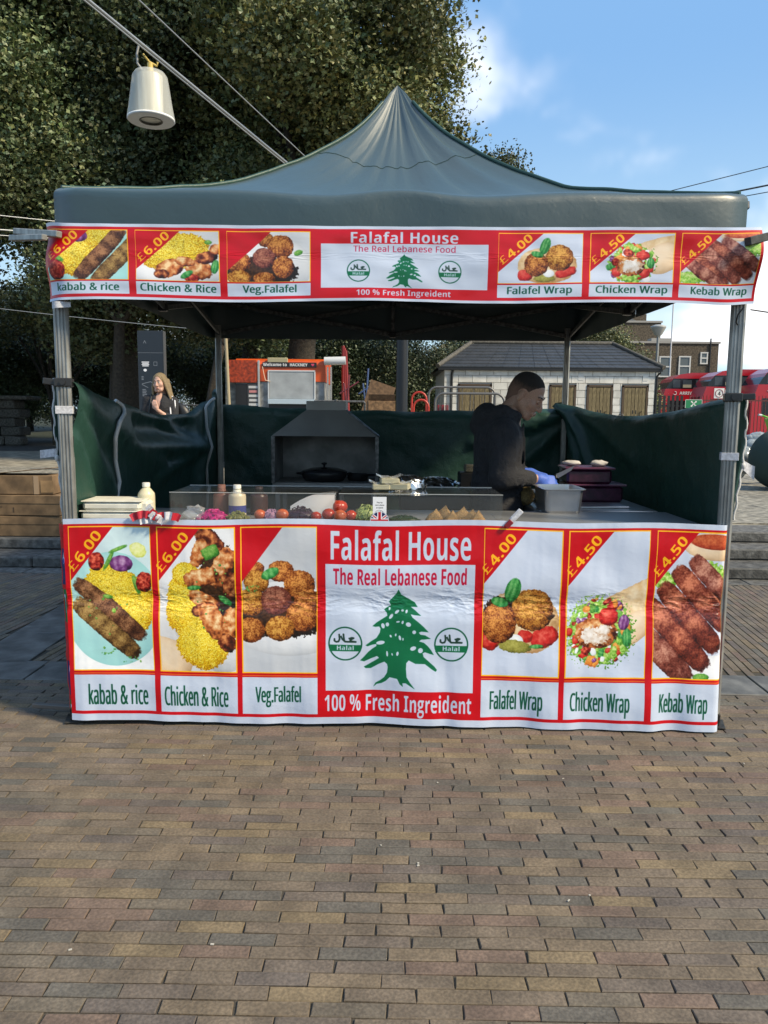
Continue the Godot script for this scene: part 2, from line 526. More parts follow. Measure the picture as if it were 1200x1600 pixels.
func build_steps() -> void:
	var r := RandomNumberGenerator.new()
	r.seed = 91
	var st := Node3D.new()
	st.name = "terrace_steps"
	add_child(st)
	meta(st, "", "", "", "structure")
	var sm := []
	for k in 4:
		var t := 0.15 + 0.022 * k
		sm.append(mat(lin(t, t * 0.985, t * 0.93), 0.85, 0.0, {"tex": T.stain, "tri": 1.1 + 0.13 * k, "bump": T.grain, "depth": 0.3}))
	var turn := Basis(Vector3.UP, atan(-0.04))
	for s in 3:
		var x := -9.5 - s * 0.3
		while x < 10.0:
			var l := r.randf_range(0.85, 1.15)
			if absf(x + l * 0.5) > 0.4:
				var b := MB.new()
				b.box(Vector3.ZERO, Vector3(l - 0.007, 0.10, 0.50), Basis.IDENTITY, 0.012)
				var cx := x + l * 0.5
				piece("step_slab", b.mesh(), sm[r.randi() % 4], st, Transform3D(turn * Basis.from_euler(Vector3(r.randf_range(-0.008, 0.008), 0, 0)), Vector3(cx, 0.105 * (s + 1) - 0.05 + r.randf_range(-0.003, 0.003), step_z(cx) - 0.4 * s - 0.24 + r.randf_range(-0.006, 0.006))))
			x += l
	var core := MB.new()
	for s in 3:
		core.box(Vector3(0, 0.105 * s + 0.0, step_z(0) - 0.4 * s - 0.5), Vector3(20, 0.1, 0.9), turn)
	structure("step_core", core, sm[1])
	# gutter course in front of the bottom step
	var x := -6.0
	while x < 6.5:
		var l := r.randf_range(0.7, 0.95)
		var b := MB.new()
		b.box(Vector3.ZERO, Vector3(l - 0.008, 0.06, 0.22), Basis.IDENTITY, 0.005)
		piece("gutter_slab", b.mesh(), sm[1 + r.randi() % 3], st, Transform3D(turn, Vector3(x + l * 0.5, -0.024, step_z(x + l * 0.5) + 0.11)))
		x += l
	var te := Node3D.new()
	te.name = "terrace_pavement"
	add_child(te)
	meta(te, "", "", "", "structure")
	var base := MB.new()
	base.face([Vector3(-120, 0.300, step_z(0) - 1.0), Vector3(120, 0.300, step_z(0) - 1.0), Vector3(120, 0.300, -300), Vector3(-120, 0.300, -300)])
	structure("terrace_ground", base, mat(lin(0.38, 0.345, 0.27), 0.9, 0.0, {"tex": T.blot, "tri": 0.6}))
	var tm := []
	for k in 4:
		var t := 0.36 + 0.04 * k
		tm.append(mat(lin(t, t * 0.93, t * 0.76), 0.85, 0.0, {"tex": T.stain, "tri": 0.8 + 0.1 * k, "bump": T.grain, "depth": 0.2}))
	for rg in [[-7.6, -2.4], [2.6, 7.2]]:
		var z := -8.2
		var row := 0
		while z > -15.0:
			var dz := 0.45
			var xx: float = rg[0] - (0.45 if row % 2 else 0.0)
			while xx < rg[1]:
				var l := r.randf_range(0.75, 1.05)
				var b := MB.new()
				b.box(Vector3.ZERO, Vector3(l - 0.012, 0.04, dz - 0.012), Basis.IDENTITY, 0.004)
				piece("paving_slab", b.mesh(), tm[r.randi() % 4], te, Transform3D(turn, Vector3(xx + l * 0.5, 0.298 + r.randf_range(-0.002, 0.002), z - dz * 0.5 + 0.04 * xx)))
				xx += l
			z -= dz
			row += 1

# ---------------------------------------------------------------- gazebo
const CX := 0.06
const CZ := -4.9
const HX := 1.478
const HZ := 1.515
const PROF := [[0.0, 3.415], [0.03, 3.36], [0.06, 3.29], [0.15, 3.115], [0.29, 2.905], [0.44, 2.728], [0.585, 2.592], [0.75, 2.492], [0.88, 2.428], [1.0, 2.378]]
func prof(s: float) -> float:
	for k in PROF.size() - 1:
		if s <= PROF[k + 1][0]:
			var a: Array = PROF[maxi(k - 1, 0)]; var b: Array = PROF[k]; var c: Array = PROF[k + 1]; var d: Array = PROF[mini(k + 2, PROF.size() - 1)]
			return cubic_interpolate_in_time(b[1], c[1], a[1] if k > 0 else b[1] + 0.05, d[1] if k < PROF.size() - 2 else c[1] - 0.02, (s - b[0]) / (c[0] - b[0]), c[0] - b[0], (a[0] if k > 0 else b[0] - 0.03) - b[0], (d[0] if k < PROF.size() - 2 else c[0] + 0.1) - b[0])
	return PROF[-1][1]
func post_shape(w: float, h: float) -> MB:
	var poly := PackedVector2Array()
	var hw := w * 0.5
	for sd in 4:
		var a := sd * PI * 0.5
		for q in [[-0.72, 0.0], [-0.62, 0.0], [-0.58, 0.22], [-0.40, 0.22], [-0.36, 0.0], [-0.12, 0.0], [-0.08, 0.22], [0.08, 0.22], [0.12, 0.0], [0.36, 0.0], [0.40, 0.22], [0.58, 0.22], [0.62, 0.0], [0.72, 0.0]]:
			poly.append(Vector2(hw * (1.0 - q[1]), hw * q[0]).rotated(a))
	var b := MB.new()
	b.prism(poly, h, Transform3D(Basis(Vector3.RIGHT, -PI / 2), Vector3(0, h * 0.5, 0)))
	return b
func build_gazebo() -> void:
	var g := thing("gazebo", "dark green pop-up gazebo with peaked roof and ribbed metal posts", "gazebo", Vector3(CX, 0, CZ))
	var nz := FastNoiseLite.new()
	nz.seed = 8; nz.frequency = 1.1; nz.fractal_octaves = 3
	var ns := 176; var nm := 44; var nk := 12
	var f := func(u: float, vv: float) -> Vector3:
		var row := roundi(vv * (nm + nk))
		var ph := TAU * u
		var d := Vector2(cos(ph), sin(ph))
		var pn := 48.0
		var sc := pow(pow(absf(d.x), pn) + pow(absf(d.y), pn), -1.0 / pn)
		var p := d * sc      # on the rounded unit square
		var q: float = minf(absf(p.x), absf(p.y)) / maxf(absf(p.x), absf(p.y))
		if row <= nm:
			var s := pow(float(row) / nm, 0.9)
			var y := prof(s)
			y -= 0.115 * sin(PI * pow(s, 0.8)) * (1.0 - pow(q, 1.6)) * 0.8
			# folds that run down from the peak, and slack between the supports
			y += 0.022 * nz.get_noise_2d(ph * 4.2, 4.0) * (1.0 - s) * minf(1.0, s * 8.0) * 1.8
			y += 0.02 * nz.get_noise_2d(p.x * s * 1.6 + 9.0, p.y * s * 1.6) * sin(PI * s)
			var mid := exp(-pow((p.x if absf(p.y) > absf(p.x) else p.y) / 0.16, 2.0))
			var lip := smoothstep(0.75, 1.0, s)
			y -= lip * 0.035 * (1.0 - q) * (1.0 - mid) * (0.6 + 0.4 * sin(q * 9.0))
			return Vector3(p.x * s * HX, y, p.y * s * HZ)
		var t := float(row - nm) / nk
		var mid2 := exp(-pow((p.x if absf(p.y) > absf(p.x) else p.y) / 0.16, 2.0))
		var top := PROF[-1][1] - 0.035 * (1.0 - q) * (1.0 - mid2) * (0.6 + 0.4 * sin(q * 9.0)) as float
		var rad := 0.035 + 0.03 * (1.0 - q) * (1.0 - mid2)
		var y2: float; var o: float
		if t < 0.4:
			var a := t / 0.4 * PI * 0.5
			o = sin(a) * rad; y2 = top - (1.0 - cos(a)) * rad
		else:
			o = rad; y2 = lerpf(top - rad, 2.05, (t - 0.4) / 0.6)
		o += 0.007 * nz.get_noise_2d(ph * 5.0, t * 1.6 + 20.0) * t
		var nrm := Vector3(p.x * pow(absf(p.x), pn - 2), 0, p.y * pow(absf(p.y), pn - 2)).normalized()
		return Vector3(p.x * HX, y2, p.y * HZ) + nrm * o
	var b := MB.new()
	b.grid(ns, nm + nk, func(u, v): return f.call(1.0 - u, v))
	part("canopy", b, M.canopy, g)
	# seams sewn across each roof face
	var seam := MB.new()
	for s in [0.30]:
		var path := []
		for k in ns + 1:
			path.append(f.call(float(k) / ns, roundf(pow(s, 1.0 / 0.9) * nm) / (nm + nk)) + Vector3(0, 0.002, 0))
		seam.tube(path, 0.0012, 5, false)
	part("seam", seam, M.tarp, g)
	for k in 4:      # binding tape along the hips
		var hp := []
		for i in range(2, nm + 1):
			hp.append(f.call(0.125 + 0.25 * k, float(i) / (nm + nk)) + Vector3(0, 0.004, 0))
		var hb2 := MB.new()
		hb2.tube(hp, 0.011, 6)
		part("hip_binding", hb2, M.tarp, g)
	# posts
	var lx := [-1.42 - CX, 1.54 - CX]; var lz := [-3.4 - CZ, -6.4 - CZ]
	for i in 2:
		for j in 2:
			var xx: float = lx[i] if j == 0 else (lx[i] * 0.975)
			var ob := MB.new()
			var ps := post_shape(0.058 if j == 0 else 0.05, 2.12)
			var leg := part("leg", ps, M.alu, g)
			leg.position = Vector3(xx, 0.03, lz[j])
			leg.rotation.y = 0.24 if i == 0 else -0.30
			var ft := MB.new()
			ft.box(Vector3(0, -0.022, 0), Vector3(0.11, 0.008, 0.11), Basis.IDENTITY, 0.002)
			ft.box(Vector3(0, 0.01, 0), Vector3(0.066, 0.055, 0.066), Basis.IDENTITY, 0.004)
			part("foot_plate", ft, mat(lin(0.10, 0.095, 0.085), 0.6, 0.6, {"tex": T.stain, "tri": 5.0}), leg)
			if j == 0:
				var br := MB.new()
				br.box(Vector3(0, 0, 0), Vector3(0.074, 0.038, 0.074), Basis.IDENTITY, 0.004)
				br.bar(Vector3(-0.037, 0.0, 0.0), Vector3(-0.085, 0.006, 0.0) if i == 0 else Vector3(0.09, 0.004, 0.0), 0.028, 0.028, 0.003)
				br.tube([Vector3(0, 0, 0.036), Vector3(0, 0, 0.048)], 0.012, 10)
				var bo := part("bracket", br, M.black_plastic, leg)
				bo.position = Vector3(0, (1.555 if i == 0 else 1.515) - 0.03, 0)
	# scissor trusses
	var hb := 2.085; var ht := 2.335
	for sd in 4:
		var a: Vector3; var c: Vector3
		match sd:
			0: a = Vector3(lx[0] * 0.975, 0, lz[1]); c = Vector3(lx[1] * 0.975, 0, lz[1])
			1: a = Vector3(lx[0], 0, lz[0]); c = Vector3(lx[1], 0, lz[0])
			2: a = Vector3(lx[0], 0, lz[0]); c = Vector3(lx[0] * 0.975, 0, lz[1])
			3: a = Vector3(lx[1], 0, lz[0]); c = Vector3(lx[1] * 0.975, 0, lz[1])
		var m := (a + c) * 0.5
		var off := (c - a).cross(Vector3.UP).normalized() * 0.012
		for pr in [[a, m], [m, c]]:
			for q in 2:
				var tb := MB.new()
				var p0: Vector3 = pr[0] + Vector3(0, hb if q == 0 else ht, 0) + off * (1 if q else -1)
				var p1: Vector3 = pr[1] + Vector3(0, ht if q == 0 else hb, 0) + off * (1 if q else -1)
				tb.bar(p0, p1, 0.016, 0.034, 0.003)
				part("truss_bar", tb, M.truss, g)
		var pst := MB.new()
		pst.bar(m + Vector3(0, hb - 0.02, 0), m + Vector3(0, ht + 0.02, 0), 0.032, 0.032, 0.004)
		part("truss_post", pst, M.truss, g)
		for y in [hb, ht]:
			var kn := MB.new()
			kn.box(m + Vector3(0, y, 0), Vector3(0.055, 0.045, 0.055), Basis.IDENTITY, 0.006)
			part("truss_joint", kn, M.black_plastic, g)
	var pk := MB.new()
	pk.tube([Vector3(0, 2.42, 0), Vector3(0, 3.37, 0)], 0.024, 10)
	part("peak_pole", pk, M.truss, g)
	for q in [Vector3(0, 2.335, lz[0]), Vector3(0, 2.335, lz[1]), Vector3(lx[0], 2.335, 0), Vector3(lx[1], 2.335, 0)]:
		var sb := MB.new()
		sb.bar(q, Vector3(0, 2.47, 0), 0.02, 0.034, 0.003)
		part("roof_strut", sb, M.truss, g)
	# loose rails that stick out at the front eave corners and at the foot of a post
	for q in [[Vector3(-1.36, 2.158, -3.275), Vector3(-1.60, 2.196, -3.40), 0.030, 0.026], [Vector3(-1.42, 2.145, -3.272), Vector3(-1.63, 2.173, -3.42), 0.026, 0.024]]:
		var rb := MB.new()
		rb.bar(q[0] - Vector3(CX, 0, CZ), q[1] - Vector3(CX, 0, CZ), q[2], q[3], 0.003)
		part("rail", rb, M.alu, g)
	var rb2 := MB.new()
	rb2.bar(Vector3(1.50, 2.152, -3.272) - Vector3(CX, 0, CZ), Vector3(1.86, 2.26, -3.42) - Vector3(CX, 0, CZ), 0.034, 0.034, 0.003)
	part("rail", rb2, mat(lin(0.075, 0.085, 0.085), 0.6, 0.2, {"tex": T.stain, "tri": 4.0}), g, "dull grey rail that sticks out at the eave corner")
	var rb3 := MB.new()
	rb3.bar(Vector3(-1.39, 0.045, -3.42) - Vector3(CX, 0, CZ), Vector3(-1.66, 0.04, -3.47) - Vector3(CX, 0, CZ), 0.028, 0.022, 0.003)
	part("rail", rb3, mat(lin(0.12, 0.115, 0.11), 0.55, 0.5), g)
	build_walls()

func ridge(z: float, h: float, a: Vector2, b: Vector2, w: float, amp: float) -> float:
	var p := Vector2(z, h)
	var t := clampf((p - a).dot(b - a) / (b - a).length_squared(), 0.0, 1.0)
	var d := p.distance_to(a + (b - a) * t)
	return amp * exp(-d * d / (w * w)) * (1.0 - 0.35 * t)
func left_top(z: float) -> float:
	for k in [[-3.4, 1.572, -4.2, 1.487], [-4.2, 1.487, -5.1, 1.415], [-5.1, 1.415, -5.7, 1.42], [-5.7, 1.42, -6.1, 1.52], [-6.1, 1.52, -6.5, 1.645]]:
		if z >= k[2]:
			return lerpf(k[1], k[3], smoothstep(0.0, 1.0, (z - k[0]) / (k[2] - k[0])) * 0.5 + (z - k[0]) / (k[2] - k[0]) * 0.5)
	return 1.645
func left_wall(z: float, h: float) -> Vector3:
	var x := -1.405 - 0.10 * sin(clampf((-3.4 - z) / 3.0, 0.0, 1.0) * PI) * (1.0 - 0.3 * h)
	var up := ridge(z, h, Vector2(-3.4, 1.50), Vector2(-5.0, 1.10), 0.10, 0.055)
	for q in [[-3.42, 1.45, -4.2, 0.85, 0.08, 0.045], [-3.45, 1.3, -3.9, 0.7, 0.06, 0.03], [-5.95, 1.17, -4.3, 1.24, 0.075, 0.075], [-5.95, 1.17, -4.9, 1.02, 0.06, 0.05], [-5.95, 1.17, -6.25, 1.6, 0.06, 0.06], [-5.95, 1.17, -5.7, 0.5, 0.07, 0.06], [-5.95, 1.17, -5.1, 1.38, 0.05, 0.06]]:
		up = maxf(up, ridge(z, h, Vector2(q[0], q[1]), Vector2(q[2], q[3]), q[4], q[5]))
	x += up - ridge(z, h, Vector2(-5.7, 1.32), Vector2(-4.5, 1.34), 0.09, 0.07)
	var top := left_top(z)
	var roll := clampf((h - (top - 0.035)) / 0.035, 0.0, 1.0)
	x -= roll * roll * 0.03
	return Vector3(x, h, z)
func build_walls() -> void:
	var nz := FastNoiseLite.new()
	nz.seed = 31; nz.frequency = 1.3; nz.fractal_octaves = 3
	# side wall by the park: slung loosely between the posts
	var w := thing("side_wall", "loose dark green tarpaulin wall with white zip tapes beside the park trees", "tarpaulin")
	var b := MB.new()
	b.grid(110, 60, func(u, v):
		var z: float = lerpf(-3.40, -6.46, u)
		var h: float = lerpf(left_top(z), 0.03, pow(v, 1.05))
		return left_wall(z, h) + Vector3(0.012 * nz.get_noise_2d(z * 2.0, h * 2.0), 0, 0))
	part("sheet", b, M.tarp, w)
	var tape := func(pts: Array) -> MB:
		var mb := MB.new()
		var c := Curve3D.new()
		for k in pts.size(): c.add_point(left_wall(pts[k].x, minf(pts[k].y, left_top(pts[k].x) - 0.002)) + Vector3(0.018, 0, 0))
		for k in range(1, pts.size() - 1):
			var t := (c.get_point_position(k + 1) - c.get_point_position(k - 1)) * 0.17
			c.set_point_in(k, -t); c.set_point_out(k, t)
		var path := []
		for k in 40: path.append(c.sample_baked(c.get_baked_length() * k / 39.0))
		mb.tube(path, 0.011, 6)
		return mb
	part("zip_tape", tape.call([Vector2(-4.12, 1.50), Vector2(-4.18, 1.46), Vector2(-4.15, 1.42), Vector2(-3.96, 1.38), Vector2(-3.93, 1.30), Vector2(-4.02, 1.17), Vector2(-4.04, 1.06), Vector2(-3.97, 0.88), Vector2(-3.95, 0.6)]), M.cord, w)
	part("zip_tape", tape.call([Vector2(-6.22, 1.60), Vector2(-6.02, 1.48), Vector2(-5.98, 1.32), Vector2(-5.93, 1.17), Vector2(-5.99, 1.02), Vector2(-6.05, 0.85), Vector2(-6.0, 0.5)]), M.cord, w)
	# flaps of the walls that hang outside the front posts
	flap("wall_flap", "narrow black wall flap with white cord edge hanging outside the post by the cardboard cartons", [Vector3(-1.478, 1.575, -3.44), Vector3(-1.487, 1.40, -3.44), Vector3(-1.478, 1.24, -3.44), Vector3(-1.468, 1.10, -3.44), Vector3(-1.462, 0.93, -3.43)], 0.055, 1)
	flap("wall_flap", "narrow black wall flap with white cord edge hanging outside the post by the green ball", [Vector3(1.615, 1.515, -3.44), Vector3(1.625, 1.36, -3.44), Vector3(1.618, 1.21, -3.44), Vector3(1.600, 1.08, -3.43), Vector3(1.592, 0.965, -3.43)], 0.06, -1)
	# back wall
	var w2 := thing("back_wall", "dark green tarpaulin wall behind the grill hood", "tarpaulin")
	b = MB.new()
	b.grid(90, 40, func(u, v):
		var x: float = lerpf(-1.36, 1.50, u)
		var top: float = 1.505 - 0.042 * sin(PI * u) + 0.006 * sin(u * 31.0)
		var h: float = lerpf(top, 0.03, v)
		var z: float = -6.44 + 0.03 * nz.get_noise_2d(x * 1.2, h * 1.4)
		z += ridge(x, h, Vector2(1.5, 1.49), Vector2(0.75, 1.32), 0.03, 0.06) + ridge(x, h, Vector2(1.5, 1.44), Vector2(0.75, 1.20), 0.035, 0.07) + ridge(x, h, Vector2(1.5, 1.35), Vector2(0.9, 0.8), 0.04, 0.05)
		z += ridge(x, h, Vector2(0.1, 1.40), Vector2(0.9, 1.38), 0.03, 0.02)
		var roll := clampf((h - (top - 0.03)) / 0.03, 0.0, 1.0)
		return Vector3(x, h, z - roll * roll * 0.03))
	part("sheet", b, M.tarp, w2)
	# side wall by the sheds
	var w3 := thing("side_wall", "dark green tarpaulin wall sagging smoothly beside the steel worktop", "tarpaulin")
	b = MB.new()
	b.grid(90, 50, func(u, v):
		var z: float = lerpf(-6.46, -3.40, u)
		var top: float = lerpf(1.555, 1.52, u) - 0.105 * pow(sin(PI * pow(u, 0.75)), 1.2)
		var h: float = lerpf(top, 0.03, v)
		var x: float = 1.53 + 0.08 * sin(PI * u) + 0.03 * nz.get_noise_2d(z * 0.9 + 7.0, h)
		x -= ridge(z, h, Vector2(-6.4, 1.54), Vector2(-5.6, 0.9), 0.055, 0.07) + ridge(z, h, Vector2(-6.4, 1.5), Vector2(-6.0, 0.8), 0.05, 0.05) + ridge(z, h, Vector2(-6.4, 1.55), Vector2(-4.9, 1.15), 0.06, 0.045) + ridge(z, h, Vector2(-6.4, 1.55), Vector2(-5.2, 1.43), 0.02, 0.03)
		var roll := clampf((h - (top - 0.035)) / 0.035, 0.0, 1.0)
		return Vector3(x + roll * roll * 0.045, h, z))
	part("sheet", b, M.tarp, w3)
	# straps and tabs
	strap("white hook strap wrapped round the post by the cardboard cartons", Vector3(-1.42, 1.435, -3.4), 0.24)
	strap("white hook strap wrapped round the post by the green ball", Vector3(1.54, 1.255, -3.4), -0.30)
	tab("white cloth tab sticking out beside the post above the cardboard cartons", Vector3(-1.475, 1.245, -3.44), Vector3(-0.085, -0.01, 0.0), 0.036)
	tab("white cloth tab with torn tail sticking out towards the green ball", Vector3(1.605, 1.222, -3.44), Vector3(0.075, -0.035, 0.0), 0.042)
	tab("short white cloth tab below the stack of cardboard cartons", Vector3(-1.425, 0.905, -3.40), Vector3(-0.045, 0.0, 0.0), 0.03)
func flap(called: String, label: String, edge: Array, wid: float, sg: int) -> void:
	var w := thing(called, label, "tarpaulin flap")
	var c := Curve3D.new()
	for p in edge: c.add_point(p)
	for k in range(1, edge.size() - 1):
		var t := (c.get_point_position(k + 1) - c.get_point_position(k - 1)) * 0.18
		c.set_point_in(k, -t); c.set_point_out(k, t)
	var L := c.get_baked_length()
	var b := MB.new()
	b.grid(6, 30, func(u, v):
		var p := c.sample_baked(L * v)
		return p + Vector3((u if sg > 0 else u - 1.0) * (wid - 0.018 * v), -0.02 * v * v * (1.0 if fmod(u * 3.0, 1.0) < 0.5 else -0.6), 0.012 * sin(u * 7.0 + v * 4.0)), 0.002)
	part("sheet", b, M.tarp, w)
	var path := []
	for k in 30: path.append(c.sample_baked(L * k / 29.0) + Vector3(0.004 * sin(k * 1.3) * -sg, 0, 0.006))
	var t := MB.new()
	t.tube(path, 0.0055, 6)
	part("cord", t, M.cord, w)
	var k := MB.new()
	k.ball(path[16], Vector3(0.011, 0.016, 0.011), Basis.IDENTITY, 8, 6, 0.3)
	part("knot", k, M.cord, w)
func strap(label: String, at: Vector3, turn: float) -> void:
	var b := MB.new()
	for q in [[Vector3(0, 0, 0.0335), Vector3(0.072, 0.034, 0.003)], [Vector3(0, 0, -0.0335), Vector3(0.072, 0.034, 0.003)], [Vector3(0.0345, 0, 0), Vector3(0.003, 0.034, 0.064)], [Vector3(-0.0345, 0, 0), Vector3(0.003, 0.034, 0.064)]]:
		b.box(q[0], q[1], Basis.IDENTITY, 0.001)
	single("hook_strap", label, "strap", b, M.white_tape, at, turn)
func tab(label: String, at: Vector3, d: Vector3, wid: float) -> void:
	var b := MB.new()
	b.grid(10, 4, func(u, v):
		return d * u + Vector3(0, (0.5 - v) * wid + (-0.02 * u * u * v if wid > 0.04 else 0.0), 0.008 * sin(u * 6.0)), 0.0015)
	single("cloth_tab", label, "strap", b, M.white_tape, at)

# ---------------------------------------------------------------- printed vinyl
class Cv:
	var w: int
	var h: int
	var d := PackedByteArray()
	var nz := FastNoiseLite.new()
	var n2 := FastNoiseLite.new()
	var n3 := FastNoiseLite.new()
	func _init(ww: int, hh: int, c: Color) -> void:
		w = ww; h = hh
		d.resize(w * h * 3)
		nz.seed = 5; nz.frequency = 1.0; nz.fractal_octaves = 3
		n2.seed = 9; n2.frequency = 1.0; n2.fractal_octaves = 2
		n3.seed = 3; n3.noise_type = FastNoiseLite.TYPE_CELLULAR; n3.frequency = 1.0; n3.fractal_type = FastNoiseLite.FRACTAL_NONE; n3.cellular_return_type = FastNoiseLite.RETURN_DISTANCE
		rect(Rect2(0, 0, w, h), c)
	func put(x: int, y: int, c: Color, a: float) -> void:
		var k := (y * w + x) * 3
		d[k] = int(lerpf(d[k], c.r * 255.0, a)); d[k + 1] = int(lerpf(d[k + 1], c.g * 255.0, a)); d[k + 2] = int(lerpf(d[k + 2], c.b * 255.0, a))
	func rect(r: Rect2, c: Color) -> void:
		for y in range(maxi(0, roundi(r.position.y)), mini(h, roundi(r.end.y))):
			for x in range(maxi(0, roundi(r.position.x)), mini(w, roundi(r.end.x))):
				put(x, y, c, 1.0)
	func frame(r: Rect2, t: float, c: Color) -> void:
		rect(Rect2(r.position, Vector2(r.size.x, t)), c); rect(Rect2(r.position.x, r.end.y - t, r.size.x, t), c)
		rect(Rect2(r.position, Vector2(t, r.size.y)), c); rect(Rect2(r.end.x - t, r.position.y, t, r.size.y), c)
	func fill(cs: Array, c: Color) -> void:
		var lo := Vector2(1e9, 1e9); var hi := -lo
		var ed := []
		for p in cs:
			for k in p.size():
				var a: Vector2 = p[k]; var b: Vector2 = p[(k + 1) % p.size()]
				lo = lo.min(a); hi = hi.max(a)
				if a.y != b.y: ed.append([minf(a.y, b.y), maxf(a.y, b.y), a, b])
		var x0 := maxi(0, floori(lo.x)); var x1 := mini(w - 1, ceili(hi.x))
		if x1 < x0: return
		for y in range(maxi(0, floori(lo.y)), mini(h - 1, ceili(hi.y)) + 1):
			var cov := PackedFloat32Array()
			cov.resize(x1 - x0 + 2)
			var near := []
			for e in ed:
				if e[1] > y and e[0] < y + 1: near.append(e)
			if near.is_empty(): continue
			for s in 4:
				var yy := y + (s + 0.5) * 0.25
				var xs := []
				for e in near:
					if e[0] <= yy and e[1] > yy:
						xs.append(e[2].x + (e[3].x - e[2].x) * (yy - e[2].y) / (e[3].y - e[2].y))
				xs.sort()
				for k in range(0, xs.size() - 1, 2):
					var a := clampf(xs[k], x0, x1 + 1); var b := clampf(xs[k + 1], x0, x1 + 1)
					for x in range(floori(a), mini(floori(b), x1) + 1):
						cov[x - x0] += maxf(0.0, minf(b, x + 1) - maxf(a, x)) * 0.25
			for x in range(x0, x1 + 1):
				if cov[x - x0] > 0.003: put(x, y, c, minf(1.0, cov[x - x0]))
	func oval(ce: Vector2, r: Vector2, rot := 0.0, steps := 40) -> PackedVector2Array:
		var p := PackedVector2Array()
		for k in steps: p.append(ce + (Vector2(cos(TAU * k / steps), sin(TAU * k / steps)) * r).rotated(rot))
		return p
	func stroke(pts: Array, t: float, c: Color) -> void:
		for k in pts.size() - 1:
			var dd: Vector2 = (pts[k + 1] - pts[k]).normalized().orthogonal() * t * 0.5
			fill([PackedVector2Array([pts[k] + dd, pts[k + 1] + dd, pts[k + 1] - dd, pts[k] - dd])], c)
			fill([oval(pts[k + 1], Vector2(t, t) * 0.5, 0, 10)], c)
	func blob(clip: Rect2, ce: Vector2, r: Vector2, rot: float, pal: Array, sq := 2.0) -> void:
		var R := maxf(r.x, r.y) * 1.15
		var fr: float = pal[3]; var amp: float = pal[4]; var edge: float = pal[5]; var ridges: float = pal[6]
		var dk: Color = pal[0]; var ba: Color = pal[1]; var li: Color = pal[2]
		for y in range(maxi(floori(ce.y - R), ceili(clip.position.y)), mini(ceili(ce.y + R), floori(clip.end.y))):
			for x in range(maxi(floori(ce.x - R), ceili(clip.position.x)), mini(ceili(ce.x + R), floori(clip.end.x))):
				var p := (Vector2(x, y) - ce).rotated(-rot) / r
				if absf(p.x) > 1.2 or absf(p.y) > 1.2: continue
				var dd := pow(pow(absf(p.x), sq) + pow(absf(p.y), sq), 1.0 / sq)
				if edge > 0.0: dd += edge * nz.get_noise_2d(x * 0.09, y * 0.09 + ce.x)
				if dd >= 1.0: continue
				var q := p.rotated(rot)
				var t := 0.10 + 0.62 * sqrt(maxf(0.0, 1.0 - dd * dd)) - 0.20 * q.y - 0.12 * q.x
				if fr > 0.11 and fr < 0.2:     # crumbs
					t += amp * (-0.35 - 0.9 * n3.get_noise_2d(x * fr * 1.7, y * fr * 1.7)) * 0.8 + amp * 0.5 * nz.get_noise_2d(x * 0.05, y * 0.05 + ce.x)
				else:
					t += amp * nz.get_noise_2d(x * fr, y * fr + ce.y * 3.0) + amp * (0.7 if fr > 0.15 else 0.22) * n2.get_noise_2d(x * fr * 2.3 + 50.0, y * fr * 2.3)
				if ridges > 0.0: t += 0.17 * sin(p.x * ridges + 1.5 * nz.get_noise_2d(x * 0.05, y * 0.05))
				var c := dk.lerp(ba, clampf(t * 2.0, 0.0, 1.0)) if t < 0.5 else ba.lerp(li, clampf(t * 2.0 - 1.0, 0.0, 1.0))
				put(x, y, c, clampf((1.0 - dd) * minf(r.x, r.y) * 0.7, 0.0, 1.0))
	func image() -> Image:
		return Image.create_from_data(w, h, false, Image.FORMAT_RGB8, d)

var fonts := {}
func outline(s: String, bold: bool) -> Array:
	var ts := TextServerManager.get_primary_interface()
	if not fonts.has(bold):
		var f := SystemFont.new()
		f.font_names = PackedStringArray(["Droid Sans"])
		f.font_weight = 700 if bold else 400
		fonts[bold] = [f, f.get_rids()[0]]
	var rid: RID = fonts[bold][1]
	var out := []
	var x := 0.0
	for ch in s:
		var gi := ts.font_get_glyph_index(rid, 64, ch.unicode_at(0), 0)
		var g := ts.font_get_glyph_contours(rid, 64, gi)
		var first := 0
		for last in g.get("contours", []):
			var pts: Array = Array(g.points).slice(first, last + 1)
			first = last + 1
			var res := PackedVector2Array()
			var m := pts.size()
			for k in m:
				var a: Vector3 = pts[k]; var b: Vector3 = pts[(k + 1) % m]; var z: Vector3 = pts[(k + m - 1) % m]
				if a.z == 1.0:
					res.append(Vector2(a.x + x, a.y))
				else:
					var p0 := Vector2(z.x, z.y) if z.z == 1.0 else Vector2(z.x + a.x, z.y + a.y) * 0.5
					var p2 := Vector2(b.x, b.y) if b.z == 1.0 else Vector2(b.x + a.x, b.y + a.y) * 0.5
					for q in [0.25, 0.5, 0.75, 1.0]:
						var t: float = q
						var pp := p0 * (1 - t) * (1 - t) + Vector2(a.x, a.y) * 2 * t * (1 - t) + p2 * t * t
						res.append(Vector2(pp.x + x, pp.y))
			out.append(res)
		x += ts.font_get_glyph_advance(rid, 64, gi).x
	return out
func text(cv: Cv, s: String, box: Rect2, col: Color, bold := false, xf := Transform2D()) -> void:
	var cs := outline(s, bold)
	var lo := Vector2(1e9, 1e9); var hi := -lo
	for c in cs:
		for p in c:
			lo = lo.min(p); hi = hi.max(p)
	if cs.is_empty(): return
	var res := []
	for c in cs:
		var q := PackedVector2Array()
		for p in c:
			q.append(xf * (box.position + (p - lo) / (hi - lo) * box.size))
		res.append(q)
	cv.fill(res, col)
